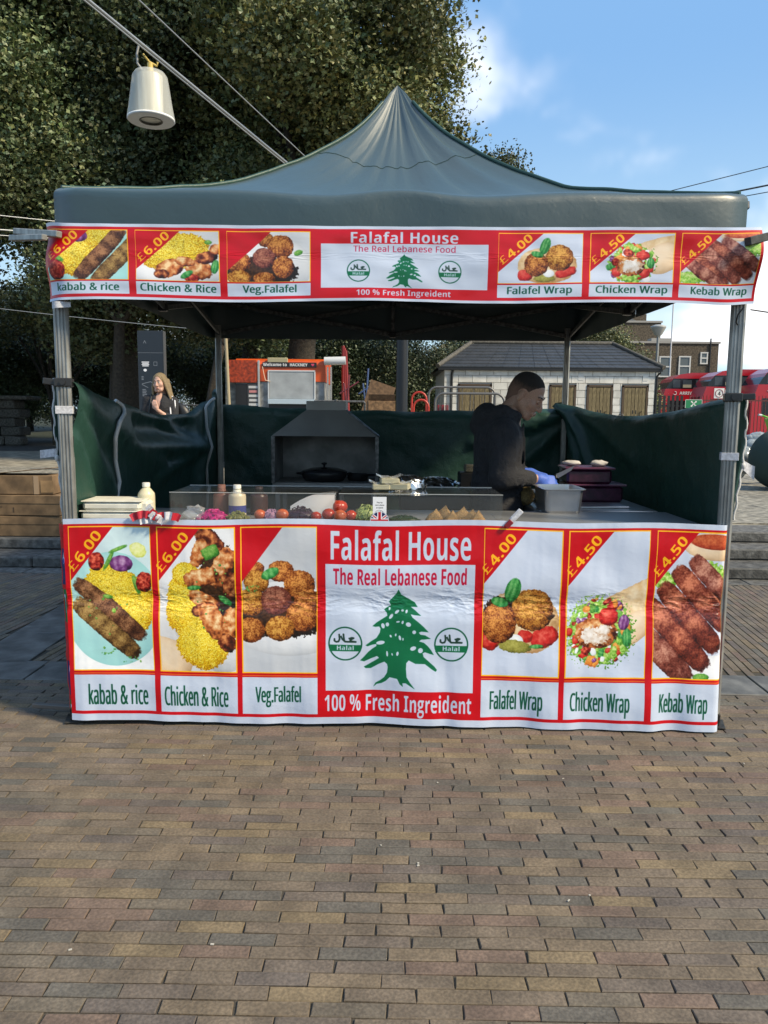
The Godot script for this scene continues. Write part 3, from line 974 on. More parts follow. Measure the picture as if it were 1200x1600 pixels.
func text2(cv: Cv, s: String, box: Rect2, col: Color, fat: float) -> void:   # medium weight: the regular outline struck twice
	text(cv, s, Rect2(box.position, box.size - Vector2(fat, 0)), col)
	text(cv, s, Rect2(box.position + Vector2(fat, 0), box.size - Vector2(fat, 0)), col)

# palettes: dark, base, light, grain frequency, grain strength, edge raggedness, ridges
func pal(n: String) -> Array:
	match n:
		"rice": return [rgb8(170, 112, 0), rgb8(236, 198, 18), rgb8(252, 240, 120), 0.21, 0.75, 0.10, 0.0]
		"kebab": return [rgb8(34, 14, 8), rgb8(92, 54, 32), rgb8(172, 122, 82), 0.16, 0.65, 0.06, 16.0]
		"kebab2": return [rgb8(40, 24, 8), rgb8(108, 76, 36), rgb8(182, 146, 84), 0.16, 0.65, 0.06, 18.0]
		"kofta": return [rgb8(36, 8, 6), rgb8(112, 42, 28), rgb8(206, 124, 92), 0.13, 0.5, 0.05, 10.0]
		"kofta2": return [rgb8(46, 14, 12), rgb8(124, 58, 46), rgb8(208, 146, 124), 0.13, 0.5, 0.05, 10.0]
		"chicken": return [rgb8(58, 16, 4), rgb8(198, 112, 54), rgb8(250, 214, 160), 0.040, 0.62, 0.12, 0.0]
		"char": return [rgb8(20, 8, 5), rgb8(104, 40, 18), rgb8(228, 146, 84), 0.040, 0.7, 0.14, 0.0]
		"falafel": return [rgb8(42, 14, 4), rgb8(134, 66, 22), rgb8(222, 150, 74), 0.15, 0.85, 0.07, 0.0]
		"falafel2": return [rgb8(52, 22, 4), rgb8(150, 86, 24), rgb8(228, 170, 80), 0.15, 0.85, 0.06, 0.0]
		"falafel3": return [rgb8(45, 18, 18), rgb8(118, 58, 46), rgb8(190, 125, 98), 0.15, 0.65, 0.06, 0.0]
		"tomato": return [rgb8(90, 5, 5), rgb8(196, 30, 24), rgb8(245, 120, 100), 0.06, 0.3, 0.08, 0.0]
		"roast": return [rgb8(40, 6, 5), rgb8(150, 26, 18), rgb8(235, 110, 80), 0.09, 0.6, 0.06, 0.0]
		"onion": return [rgb8(55, 20, 60), rgb8(120, 58, 125), rgb8(200, 160, 200), 0.05, 0.3, 0.04, 9.0]
		"green": return [rgb8(22, 70, 18), rgb8(70, 140, 45), rgb8(165, 205, 105), 0.12, 0.4, 0.10, 0.0]
		"mint": return [rgb8(15, 75, 30), rgb8(45, 135, 60), rgb8(120, 190, 110), 0.14, 0.35, 0.05, 10.0]
		"lettuce": return [rgb8(60, 120, 20), rgb8(140, 195, 70), rgb8(215, 235, 150), 0.09, 0.6, 0.4, 0.0]
		"lemon": return [rgb8(190, 200, 90), rgb8(226, 232, 140), rgb8(246, 248, 205), 0.1, 0.3, 0.1, 0.0]
		"white": return [rgb8(190, 196, 200), rgb8(232, 236, 240), rgb8(252, 252, 252), 0.05, 0.15, 0.03, 0.0]
		"breast": return [rgb8(176, 130, 92), rgb8(232, 220, 208), rgb8(252, 248, 244), 0.05, 0.5, 0.45, 0.0]
		"plate": return [rgb8(150, 205, 205), rgb8(172, 224, 222), rgb8(205, 240, 240), 0.02, 0.05, 0.0, 0.0]
		"bowl": return [rgb8(185, 188, 192), rgb8(228, 230, 234), rgb8(250, 250, 252), 0.02, 0.05, 0.0, 0.0]
		"tortilla": return [rgb8(170, 125, 75), rgb8(222, 188, 140), rgb8(246, 228, 195), 0.035, 0.35, 0.03, 0.0]
		"sauce": return [rgb8(110, 25, 10), rgb8(172, 62, 34), rgb8(225, 120, 70), 0.12, 0.4, 0.02, 0.0]
		"cream": return [rgb8(185, 150, 110), rgb8(228, 200, 165), rgb8(248, 235, 215), 0.03, 0.1, 0.02, 0.0]
		"dark": return [rgb8(15, 8, 5), rgb8(45, 26, 14), rgb8(90, 55, 30), 0.1, 0.4, 0.15, 0.0]
		"pickle": return [rgb8(70, 70, 20), rgb8(135, 130, 50), rgb8(190, 185, 95), 0.14, 0.4, 0.15, 0.0]
		"orange": return [rgb8(150, 60, 10), rgb8(222, 130, 45), rgb8(250, 190, 100), 0.15, 0.4, 0.25, 0.0]
	return [Color.BLACK, Color.GRAY, Color.WHITE, 0.1, 0.2, 0.1, 0.0]
# a dish: background colour, then [palette, x, y, rx, ry, degrees, squareness]; x and y are shares of the frame, radii shares of its width
const LOWER := [
	[[206, 228, 232], ["white", 0.5, 1.0, 0.9, 0.5, 0, 3], ["plate", 0.52, 0.57, 0.62, 0.72, 0, 2], ["lemon", 0.84, 0.16, 0.11, 0.09, 35, 2], ["rice", 0.60, 0.46, 0.46, 0.30, 32, 2.4], ["rice", 0.80, 0.60, 0.20, 0.24, 0, 2], ["grain", 0.60, 0.46, 0.44, 0.28, 32, 0], ["grain", 0.81, 0.60, 0.17, 0.22, 0, 0], ["roast", 0.33, 0.24, 0.10, 0.12, 10, 2], ["onion", 0.63, 0.255, 0.145, 0.105, 0, 2], ["green", 0.48, 0.235, 0.15, 0.028, -62, 2.5], ["green", 0.60, 0.155, 0.13, 0.026, -22, 2.5], ["green", 0.80, 0.40, 0.13, 0.035, 75, 3], ["roast", 0.90, 0.38, 0.10, 0.13, 10, 2.5], ["kebab", 0.47, 0.57, 0.56, 0.115, 41, 4], ["kebab2", 0.42, 0.70, 0.53, 0.125, 42, 4], ["green", 0.44, 0.485, 0.07, 0.03, 10, 2], ["lettuce", 0.52, 0.58, 0.035, 0.03, 0, 2], ["herb", 0.42, 0.86, 0.10, 0.06, 0, 0, 16], ["herb", 0.72, 0.92, 0.16, 0.05, 0, 0, 9], ["herb", 0.45, 0.60, 0.30, 0.26, 0, 0, 14]],
	[[214, 214, 216], ["cream", 0.1, 0.90, 0.34, 0.26, 20, 3], ["bowl", 0.68, 0.45, 0.62, 1.05, -12, 2], ["rice", 0.40, 0.50, 0.30, 0.44, 8, 2.4], ["rice", 0.58, 0.79, 0.34, 0.34, 35, 2.4], ["rice", 0.36, 0.32, 0.18, 0.16, 0, 2], ["grain", 0.40, 0.50, 0.28, 0.46, 8, 0], ["grain", 0.58, 0.79, 0.33, 0.32, 35, 0], ["dark", 0.78, 0.40, 0.26, 0.55, 0, 2.5], ["char", 0.68, 0.09, 0.22, 0.13, 50, 3], ["chicken", 0.53, 0.17, 0.09, 0.20, 18, 2.5], ["chicken", 0.82, 0.27, 0.13, 0.27, 24, 3], ["chicken", 0.55, 0.34, 0.23, 0.12, -14, 3], ["char", 0.93, 0.40, 0.11, 0.20, -10, 3], ["chicken", 0.58, 0.50, 0.22, 0.10, 28, 3], ["char", 0.56, 0.56, 0.15, 0.08, -16, 2.5], ["chicken", 0.70, 0.64, 0.14, 0.26, -28, 3], ["chicken", 0.92, 0.66, 0.11, 0.22, 6, 3], ["char", 0.88, 0.79, 0.13, 0.11, 40, 2.5], ["green", 0.68, 0.165, 0.115, 0.085, -25, 5], ["mint", 0.46, 0.41, 0.10, 0.035, -5, 2], ["mint", 0.85, 0.50, 0.11, 0.045, 35, 2], ["herb", 0.70, 0.45, 0.26, 0.5, 0, 0, 20]],
	[[196, 200, 206], ["bowl", 0.62, 0.62, 0.86, 0.50, 0, 2], ["dark", 0.55, 0.60, 0.58, 0.30, 0, 2.4], ["falafel", 0.20, 0.28, 0.11, 0.09, 0, 2], ["falafel", 0.52, 0.30, 0.17, 0.14, 0, 2.3], ["falafel2", 0.20, 0.37, 0.17, 0.16, 0, 2], ["falafel", 0.76, 0.39, 0.21, 0.185, 0, 2.2], ["falafel", 0.86, 0.50, 0.18, 0.16, 0, 2], ["falafel2", 0.12, 0.51, 0.20, 0.19, 0, 2], ["falafel3", 0.45, 0.50, 0.205, 0.195, 0, 2], ["falafel", 0.80, 0.605, 0.225, 0.21, 0, 2], ["falafel2", 0.50, 0.69, 0.20, 0.17, 0, 2], ["falafel", 0.11, 0.70, 0.20, 0.17, 0, 2], ["mint", 0.38, 0.315, 0.13, 0.07, -25, 2], ["herb", 0.16, 0.42, 0.10, 0.05, 0, 0, 20]],
	[[202, 212, 231], ["tortilla", 0.52, 0.62, 0.47, 0.40, 10, 2.2], ["dark", 0.22, 0.60, 0.22, 0.28, 0, 2], ["tomato", 0.09, 0.75, 0.14, 0.13, 30, 2.5], ["tomato", 0.80, 0.72, 0.19, 0.13, -25, 2.2], ["tomato", 0.55, 0.72, 0.10, 0.08, 10, 3], ["white", 0.44, 0.75, 0.10, 0.08, 20, 2], ["pickle", 0.42, 0.79, 0.22, 0.085, 5, 2.2], ["mint", 0.70, 0.785, 0.10, 0.03, -5, 2], ["falafel2", 0.64, 0.54, 0.27, 0.27, 0, 2.1], ["falafel", 0.21, 0.635, 0.225, 0.26, 0, 2.1], ["mint", 0.38, 0.41, 0.10, 0.17, 15, 2], ["mint", 0.22, 0.495, 0.12, 0.065, 15, 2], ["dark", 0.88, 0.585, 0.06, 0.03, -30, 2]],
	[[202, 212, 231], ["tortilla", 0.90, 0.525, 0.56, 0.30, -27, 5], ["cream", 0.84, 0.66, 0.28, 0.16, -40, 2.5], ["lettuce", 0.42, 0.68, 0.41, 0.41, 0, 2], ["mix", 0.42, 0.68, 0.39, 0.40, 0, 0, 120], ["chicken", 0.37, 0.69, 0.27, 0.19, 0, 2.2], ["breast", 0.36, 0.71, 0.19, 0.11, 8, 2.2], ["breast", 0.46, 0.67, 0.11, 0.07, -20, 2.2], ["mint", 0.76, 0.72, 0.06, 0.12, 0, 2], ["onion", 0.72, 0.62, 0.07, 0.10, 10, 2], ["tomato", 0.53, 0.58, 0.12, 0.11, 0, 2.4]],
	[[202, 212, 231], ["cream", 0.80, 0.10, 0.44, 0.19, 3, 2], ["sauce", 0.80, 0.065, 0.36, 0.11, 2, 2], ["lettuce", 0.80, 0.27, 0.28, 0.13, 25, 2], ["lettuce", 0.16, 0.34, 0.16, 0.14, 0, 2], ["bowl", 0.90, 0.95, 0.4, 0.25, 0, 2], ["kofta", 0.96, 0.52, 0.40, 0.135, 60, 4], ["kofta2", 0.80, 0.32, 0.44, 0.13, 44, 4], ["kofta", 0.66, 0.45, 0.58, 0.15, 47, 4], ["kofta", 0.50, 0.58, 0.62, 0.155, 47, 4], ["kofta", 0.30, 0.69, 0.66, 0.16, 46, 4], ["kofta2", 0.08, 0.80, 0.62, 0.165, 44, 4], ["green", 0.68, 0.98, 0.12, 0.06, 0, 2]],
]
const UPPER := [
	[[178, 215, 214], ["plate", 0.5, 0.5, 0.7, 0.45, 0, 2], ["rice", 0.42, 0.42, 0.34, 0.26, -40, 2.3], ["rice", 0.68, 0.15, 0.22, 0.14, 0, 2], ["grain", 0.46, 0.38, 0.32, 0.24, -40, 0], ["onion", 0.40, 0.12, 0.12, 0.08, 0, 2], ["roast", 0.13, 0.80, 0.115, 0.125, 0, 2], ["green", 0.15, 0.56, 0.10, 0.03, 28, 3], ["kebab", 0.66, 0.47, 0.44, 0.095, -47, 4], ["kebab2", 0.86, 0.60, 0.44, 0.10, -45, 4]],
	[[208, 210, 214], ["bowl", 0.5, 0.70, 0.62, 0.26, 0, 2], ["rice", 0.46, 0.42, 0.42, 0.22, -8, 2.2], ["grain", 0.46, 0.42, 0.40, 0.20, -8, 0], ["chicken", 0.40, 0.74, 0.18, 0.11, -15, 2], ["chicken", 0.75, 0.76, 0.17, 0.12, 10, 2], ["char", 0.84, 0.52, 0.14, 0.08, -10, 2], ["char", 0.30, 0.86, 0.10, 0.06, 0, 2], ["chicken", 0.58, 0.60, 0.13, 0.06, 10, 2], ["chicken", 0.95, 0.36, 0.08, 0.07, 0, 2], ["roast", 0.66, 0.93, 0.10, 0.05, 0, 2], ["mint", 0.94, 0.70, 0.05, 0.09, 10, 2], ["mint", 0.60, 0.86, 0.09, 0.04, -30, 2], ["green", 0.86, 0.22, 0.05, 0.03, 0, 2]],
	[[206, 210, 216], ["bowl", 0.3, 0.7, 0.72, 0.45, 0, 2], ["dark", 0.40, 0.80, 0.46, 0.20, 0, 2], ["falafel", 0.46, 0.16, 0.10, 0.09, 0, 2], ["falafel", 0.64, 0.30, 0.16, 0.14, 0, 2.2], ["falafel", 0.14, 0.60, 0.15, 0.13, 0, 2], ["falafel3", 0.44, 0.52, 0.14, 0.125, 0, 2], ["falafel", 0.67, 0.70, 0.135, 0.14, 0, 2], ["falafel2", 0.14, 0.90, 0.15, 0.09, 0, 2], ["falafel", 0.44, 0.92, 0.14, 0.08, 0, 2], ["green", 0.85, 0.42, 0.06, 0.035, -20, 2]],
	[[202, 212, 231], ["tortilla", 0.58, 0.64, 0.35, 0.22, 0, 2.2], ["tomato", 0.32, 0.83, 0.09, 0.07, 0, 3], ["tomato", 0.80, 0.78, 0.13, 0.06, -15, 3], ["pickle", 0.55, 0.90, 0.14, 0.045, 0, 2], ["white", 0.60, 0.80, 0.07, 0.05, 0, 2], ["falafel2", 0.72, 0.49, 0.165, 0.16, 0, 2.1], ["falafel", 0.45, 0.62, 0.145, 0.145, 0, 2.1], ["mint", 0.55, 0.26, 0.06, 0.11, 20, 2], ["mint", 0.46, 0.42, 0.08, 0.04, 15, 2]],
	[[202, 212, 231], ["tortilla", 0.80, 0.35, 0.34, 0.15, -15, 3], ["cream", 0.86, 0.50, 0.22, 0.18, -25, 2.5], ["lettuce", 0.50, 0.60, 0.27, 0.23, 0, 2], ["mix", 0.50, 0.62, 0.26, 0.22, 0, 0, 70], ["tomato", 0.62, 0.45, 0.09, 0.06, 0, 2], ["roast", 0.45, 0.40, 0.07, 0.05, 20, 2], ["mint", 0.72, 0.60, 0.05, 0.07, 0, 2], ["orange", 0.36, 0.52, 0.08, 0.05, 0, 2], ["tomato", 0.32, 0.78, 0.06, 0.06, 0, 3], ["tomato", 0.62, 0.82, 0.10, 0.06, -15, 3], ["lettuce", 0.48, 0.88, 0.12, 0.06, 0, 2], ["roast", 0.30, 0.58, 0.05, 0.05, 0, 2], ["chicken", 0.48, 0.66, 0.17, 0.12, 0, 2], ["breast", 0.50, 0.66, 0.13, 0.08, 0, 2.2]],
	[[204, 210, 218], ["cream", 0.80, 0.06, 0.30, 0.08, 0, 2], ["sauce", 0.80, 0.04, 0.26, 0.05, 0, 2], ["lettuce", 0.22, 0.30, 0.2, 0.10, 0, 2], ["lettuce", 0.92, 0.35, 0.14, 0.1, 0, 2], ["lettuce", 0.14, 0.88, 0.20, 0.09, 0, 2], ["kofta2", 0.78, 0.42, 0.34, 0.075, 42, 4], ["kofta", 0.66, 0.52, 0.38, 0.08, 42, 4], ["kofta2", 0.52, 0.60, 0.38, 0.085, 42, 4], ["kofta", 0.36, 0.68, 0.36, 0.085, 40, 4], ["kofta2", 0.20, 0.68, 0.22, 0.08, 40, 4], ["kofta2", 0.42, 0.88, 0.26, 0.08, 35, 4]],
]
const CEDAR := [570, 380, 590, 420, 640, 450, 690, 480, 712, 515, 660, 512, 690, 535, 738, 577, 690, 572, 660, 565, 675, 590, 720, 625, 760, 660, 795, 697, 740, 692, 722, 700, 735, 715, 770, 720, 812, 745, 770, 750, 740, 752, 725, 765, 760, 775, 790, 800, 815, 830, 836, 865, 800, 855, 770, 845, 752, 852, 760, 880, 800, 915, 840, 950, 860, 975, 850, 988, 820, 970, 770, 932, 700, 930, 670, 915, 650, 905, 632, 925, 630, 970, 635, 1030, 660, 1070, 698, 1118, 660, 1095, 630, 1075, 605, 1075, 608, 1103, 585, 1085, 565, 1045, 540, 1040, 510, 1035, 480, 1065, 450, 1082, 415, 1090, 388, 1112, 405, 1080, 440, 1060, 470, 1035, 490, 1000, 495, 960, 490, 935, 470, 918, 430, 935, 370, 970, 330, 970, 318, 958, 350, 940, 400, 910, 430, 890, 415, 876, 370, 895, 320, 918, 290, 910, 320, 880, 350, 845, 380, 820, 410, 800, 410, 785, 380, 790, 345, 803, 330, 795, 370, 765, 410, 740, 435, 700, 440, 670, 430, 655, 400, 657, 380, 652, 410, 625, 450, 600, 490, 575, 485, 553, 465, 530, 485, 515, 515, 500, 500, 472, 530, 440, 555, 410]
const CEDAR_GAPS := [[560, 547, 19, 10, -40], [600, 538, 10, 8, 0], [630, 545, 8, 14, 15], [517, 580, 11, 22, 35], [458, 650, 13, 20, -15], [490, 640, 13, 15, 0], [568, 620, 14, 6, -10], [602, 624, 8, 13, 15], [645, 640, 20, 16, 20], [688, 697, 14, 14, 0], [515, 727, 7, 11, -30], [552, 718, 6, 11, 10], [583, 740, 9, 19, -15], [606, 750, 5, 11, 0], [440, 775, 32, 14, -8], [682, 818, 23, 15, -20], [736, 833, 18, 19, 30], [490, 858, 7, 21, -5], [527, 862, 5, 10, -20], [566, 857, 9, 16, 10], [505, 525, 7, 12, 10]]
const VINYL_RED := Color(0.77, 0.0, 0.08)
const VINYL_WHITE := Color(0.765, 0.81, 0.885)
const VINYL_GREEN := Color(0.0, 0.30, 0.21)
const VINYL_GOLD := Color(0.98, 0.72, 0.10)

func emblem(cv: Cv, o: Vector2, s: Vector2, badges := []) -> void:   # cedar and halal badges; o = picture point of (0, 0) of the traced print
	var at := func(x: float, y: float) -> Vector2: return o + Vector2(x, y) * s
	var p := PackedVector2Array()
	for k in range(0, CEDAR.size(), 2): p.append(at.call(CEDAR[k], CEDAR[k + 1]))
	cv.fill([p], Color(0.0, 0.40, 0.25))
	for g in CEDAR_GAPS:
		var q := PackedVector2Array()
		for k in 16:
			var e := (Vector2(cos(TAU * k / 16), sin(TAU * k / 16)) * Vector2(g[2], g[3])).rotated(deg_to_rad(g[4]))
			q.append(at.call(g[0] + e.x, g[1] + e.y))
		cv.fill([q], VINYL_WHITE)
	if badges:
		for q in badges: badge(cv, q[0], q[1])
	else:
		for cx in [181, 962]: badge(cv, o + Vector2(cx, 785) * s, s)
func badge(cv: Cv, ce: Vector2, s: Vector2) -> void:
	var at := func(x: float, y: float) -> Vector2: return ce + Vector2(x, y - 785) * s
	if true:
		var cx := 0.0
		var ring := func(r: float) -> PackedVector2Array:
			var q := PackedVector2Array()
			for k in 48: q.append(at.call(cx + cos(TAU * k / 48) * r, 785 + sin(TAU * k / 48) * r))
			return q
		cv.fill([ring.call(126.0), ring.call(115.0)], Color(0.0, 0.33, 0.22))
		cv.rect(Rect2(at.call(cx - 117, 792), Vector2(234, 48) * s), Color(0.0, 0.40, 0.25))
		text(cv, "Halal", Rect2(at.call(cx - 62, 798), Vector2(124, 34) * s), VINYL_WHITE, true)
		var t := 13.0 * s.x
		var dk := Color(0.10, 0.22, 0.18)
		for st in [[[24, 748], [48, 740], [62, 742], [36, 758], [40, 766], [78, 770]], [[78, 770], [0, 770], [-8, 762], [-14, 716]], [[-34, 728], [-22, 752], [-2, 770]], [[-46, 714], [-42, 752], [-50, 770], [-66, 774], [-80, 766], [-80, 752]]]:
			var pts := []
			for q in st: pts.append(at.call(cx + q[0], q[1]))
			cv.stroke(pts, t, dk)

func dish(cv: Cv, f: Rect2, d: Array, price: String, line: float, ribbon: Vector2) -> void:
	var bg: Array = d[0]
	cv.rect(f, rgb8(bg[0], bg[1], bg[2]))
	var r := RandomNumberGenerator.new()
	r.seed = int(f.position.x) + 3
	for k in range(1, d.size()):
		var e: Array = d[k]
		var ec := f.position + Vector2(e[1], e[2]) * f.size
		var er := Vector2(e[3], e[4]) * f.size.x
		if e[0] == "grain":      # loose grains of rice
			var u: float = f.size.x * 0.021
			for j in int(er.x * er.y * 0.55 / (u * u) * 1.1):
				var q := Vector2(sqrt(r.randf()), 0).rotated(r.randf() * TAU) * er
				var gp := pal("rice")
				var m := r.randf_range(-0.28, 0.22)
				gp[0] = gp[0].lightened(m) if m > 0 else gp[0].darkened(-m); gp[1] = gp[1].lightened(m) if m > 0 else gp[1].darkened(-m)
				cv.blob(f, ec + q.rotated(deg_to_rad(e[5])), Vector2(u * 1.7, u * 0.6), r.randf() * TAU, gp, 2.2)
			continue
		if e[0] == "mix" or e[0] == "herb":       # chopped salad strewn over a ring, or green flecks
			var names: Array = ["lettuce", "lettuce", "green", "tomato", "tomato", "orange", "lettuce", "roast", "mint", "onion", "white"] if e[0] == "mix" else ["green", "mint"]
			for j in int(e[7]):
				var q := Vector2(sqrt(r.randf_range(0.18, 1.0)), 0).rotated(r.randf() * TAU) * er
				var u: float = f.size.x * r.randf_range(0.028, 0.075) * (1.0 if e[0] == "mix" else 0.3)
				cv.blob(f, ec + q, Vector2(u, u * r.randf_range(0.45, 0.9)), r.randf() * TAU, pal(names[r.randi() % names.size()]), r.randf_range(2.0, 4.0))
			continue
		cv.blob(f, f.position + Vector2(e[1], e[2]) * f.size, Vector2(e[3], e[4]) * f.size.x, deg_to_rad(e[5]), pal(e[0]), e[6])
	var a := f.position
	cv.fill([PackedVector2Array([a, a + Vector2(ribbon.x, 0), a + Vector2(0, ribbon.y)])], VINYL_RED)
	if price:
		var ang := -atan2(ribbon.y, ribbon.x)
		var len := ribbon.length()
		var xf := Transform2D(ang, a + Vector2(0, ribbon.y))
		text(cv, price.substr(0, 1), Rect2(len * 0.14, -len * 0.165, len * 0.13, len * 0.12), VINYL_GOLD, false, xf)
		text(cv, price.substr(1), Rect2(len * 0.30, -len * 0.175, len * 0.50, len * 0.145), VINYL_GOLD, true, xf)
	cv.frame(f, line, VINYL_GOLD)

func lower_print() -> Image:
	var W := 1600; var H := 500
	var cv := Cv.new(W, H, VINYL_RED)
	var X := func(px: float) -> float: return (px - 97.0) / 1050.0 * W
	cv.rect(Rect2(0, 0, W, H * 0.026), VINYL_WHITE)
	cv.rect(Rect2(0, H * 0.966, W, H * 0.04), VINYL_WHITE)
	var fr := [[104, 233], [242, 366], [374, 495], [757, 881], [890, 1018], [1028, 1143]]
	var names := ["kabab & rice", "Chicken & Rice", "Veg.Falafel", "Falafel Wrap", "Chicken Wrap", "Kebab Wrap"]
	var prices := ["£6.00", "£6.00", "", "£4.00", "£4.50", "£4.50"]
	var inset := [[0.17, 0.80], [0.05, 0.90], [0.17, 0.66], [0.12, 0.74], [0.08, 0.80], [0.12, 0.73]]
	for k in 6:
		var x0: float = X.call(fr[k][0]); var x1: float = X.call(fr[k][1])
		var f := Rect2(x0, H * 0.036, x1 - x0, H * 0.712)
		dish(cv, f, LOWER[k], prices[k], 2.6, Vector2(f.size.x * (0.56 if k != 5 else 0.58), H * 0.27))
		cv.rect(Rect2(x0, H * 0.757, x1 - x0, 2), VINYL_GOLD.lerp(VINYL_RED, 0.4))
		cv.rect(Rect2(x0, H * 0.768, x1 - x0, H * 0.182), VINYL_WHITE)
		text2(cv, names[k], Rect2(x0 + (x1 - x0) * inset[k][0], H * (0.815 if k != 2 else 0.81), (x1 - x0) * inset[k][1] * 0.92, H * (0.105 if not "p" in names[k] else 0.125)), VINYL_GREEN, 1.8)
	var c0: float = X.call(508); var c1: float = X.call(744)
	cv.rect(Rect2(c0, H * 0.212, c1 - c0, H * 0.62), VINYL_WHITE)
	text(cv, "Falafal House", Rect2(X.call(516), H * 0.045, X.call(737) - X.call(516), H * 0.150), VINYL_WHITE, true)
	text(cv, "The Real Lebanese Food", Rect2(X.call(520), H * 0.228, X.call(731) - X.call(520), H * 0.085), Color(0.74, 0.05, 0.22), true)
	text(cv, "100 % Fresh Ingreident", Rect2(X.call(506), H * 0.848, X.call(742) - X.call(506), H * 0.115), VINYL_WHITE, true)
	# traced print: 4.615 trace units per photo pixel, 500..760 across, 840..1090 down
	emblem(cv, Vector2(X.call(500.0), (840.0 - 815.0) / 326.0 * H), Vector2(W / 1050.0, H / 326.0) / 4.615)
	return cv.image()
func upper_print() -> Image:
	var W := 1600; var H := 172
	var cv := Cv.new(W, H, VINYL_RED)
	var X := func(px: float) -> float: return (px - 71.0) / 1111.0 * W
	var Y := func(py: float) -> float: return (py - 353.0) / 120.0 * H
	cv.rect(Rect2(0, 0, W, H * 0.04), VINYL_WHITE)
	cv.rect(Rect2(0, H * 0.965, W, H * 0.04), VINYL_WHITE)
	var fr := [[75, 205], [216, 346], [357, 487], [777, 908], [919, 1050], [1060, 1178]]
	var names := ["kabab & rice", "Chicken & Rice", "Veg.Falafel", "Falafel Wrap", "Chicken Wrap", "Kebab Wrap"]
	var prices := ["£6.00", "£6.00", "", "£4.00", "£4.50", "£4.50"]
	var inset := [[0.12, 0.76], [0.05, 0.90], [0.18, 0.65], [0.12, 0.76], [0.08, 0.86], [0.16, 0.76]]
	for k in 6:
		var x0: float = X.call(fr[k][0]); var x1: float = X.call(fr[k][1])
		var f := Rect2(x0, H * 0.075, x1 - x0, H * 0.665)
		dish(cv, f, UPPER[k], prices[k], 1.6, Vector2(f.size.x * 0.54, H * 0.52))
		cv.rect(Rect2(x0, H * 0.755, x1 - x0, H * 0.17), VINYL_WHITE)
		text2(cv, names[k], Rect2(x0 + (x1 - x0) * inset[k][0], H * 0.775, (x1 - x0) * inset[k][1], H * (0.105 if not ("p" in names[k] or "g" in names[k]) else 0.13)), VINYL_GREEN, 1.2)
	cv.rect(Rect2(X.call(503), Y.call(381), X.call(762) - X.call(503), Y.call(452) - Y.call(381)), VINYL_WHITE)
	text(cv, "Falafal House", Rect2(X.call(549), Y.call(361.5), X.call(715) - X.call(549), H * 0.155), VINYL_WHITE, true)
	text(cv, "The Real Lebanese Food", Rect2(X.call(553), Y.call(383.5), X.call(711) - X.call(553), H * 0.085), Color(0.74, 0.05, 0.22), false)
	text(cv, "100 % Fresh Ingreident", Rect2(X.call(558), Y.call(454.5), X.call(705) - X.call(558), H * 0.105), VINYL_WHITE, true)
	var sx := W / 1111.0 * 57.0 / 570.0; var sy := H / 120.0 * 55.0 / 740.0
	var bs := Vector2(W / 1111.0, H / 120.0) * 36.0 / 252.0
	emblem(cv, Vector2(X.call(632.0) - 572 * sx, Y.call(397.0) - 380 * sy), Vector2(sx, sy), [[Vector2(X.call(561.0), Y.call(424.5)), bs], [Vector2(X.call(703.0), Y.call(424.5)), bs]])
	return cv.image()
func side_print() -> Image:
	var cv := Cv.new(48, 320, VINYL_RED)
	for y in [40, 225]:
		cv.rect(Rect2(8, y, 40, 58), Color(0.02, 0.10, 0.36))
		cv.fill([cv.oval(Vector2(34, y + 14), Vector2(11, 10))], VINYL_WHITE)
		cv.fill([cv.oval(Vector2(36, y + 9), Vector2(8, 5))], VINYL_RED)
		cv.fill([cv.oval(Vector2(33, y + 19), Vector2(8, 4))], Color(0.05, 0.2, 0.6))
		cv.rect(Rect2(8, y + 66, 40, 54), Color(0.0, 0.42, 0.20))
		text(cv, "7", Rect2(14, y + 74, 15, 32), VINYL_WHITE, true)
		cv.fill([cv.oval(Vector2(38, y + 86), Vector2(6, 7))], VINYL_RED)
	return cv.image()
func crinkle() -> ImageTexture:
	var w := 1200; var h := 400
	var im := Image.create(w, h, false, Image.FORMAT_L8)
	var a := FastNoiseLite.new()
	a.seed = 4; a.frequency = 1.0; a.fractal_octaves = 4; a.fractal_type = FastNoiseLite.FRACTAL_RIDGED
	var b := FastNoiseLite.new()
	b.seed = 6; b.frequency = 1.0; b.fractal_octaves = 2
	var d := PackedByteArray()
	d.resize(w * h)
	for y in h:
		var v := float(y) / h
		for x in w:
			var mid := 0.395 + 0.03 * b.get_noise_2d(x * 0.006, 3.0)
			var band := exp(-pow((v - mid) / (0.055 + 0.02 * b.get_noise_2d(x * 0.01, 30.0)), 2.0)) * clampf(0.75 + 0.9 * b.get_noise_2d(x * 0.011, 60.0), 0.15, 1.2)
			var k := 0.5 + 0.30 * band * a.get_noise_2d(x * 0.014, y * 0.038) + 0.05 * b.get_noise_2d(x * 0.03, y * 0.006) + 0.035 * a.get_noise_2d(x * 0.008 + 70.0, y * 0.012)
			d[y * w + x] = int(clampf(k, 0.0, 1.0) * 255.0)
	return ImageTexture.create_from_image(Image.create_from_data(w, h, false, Image.FORMAT_L8, d))
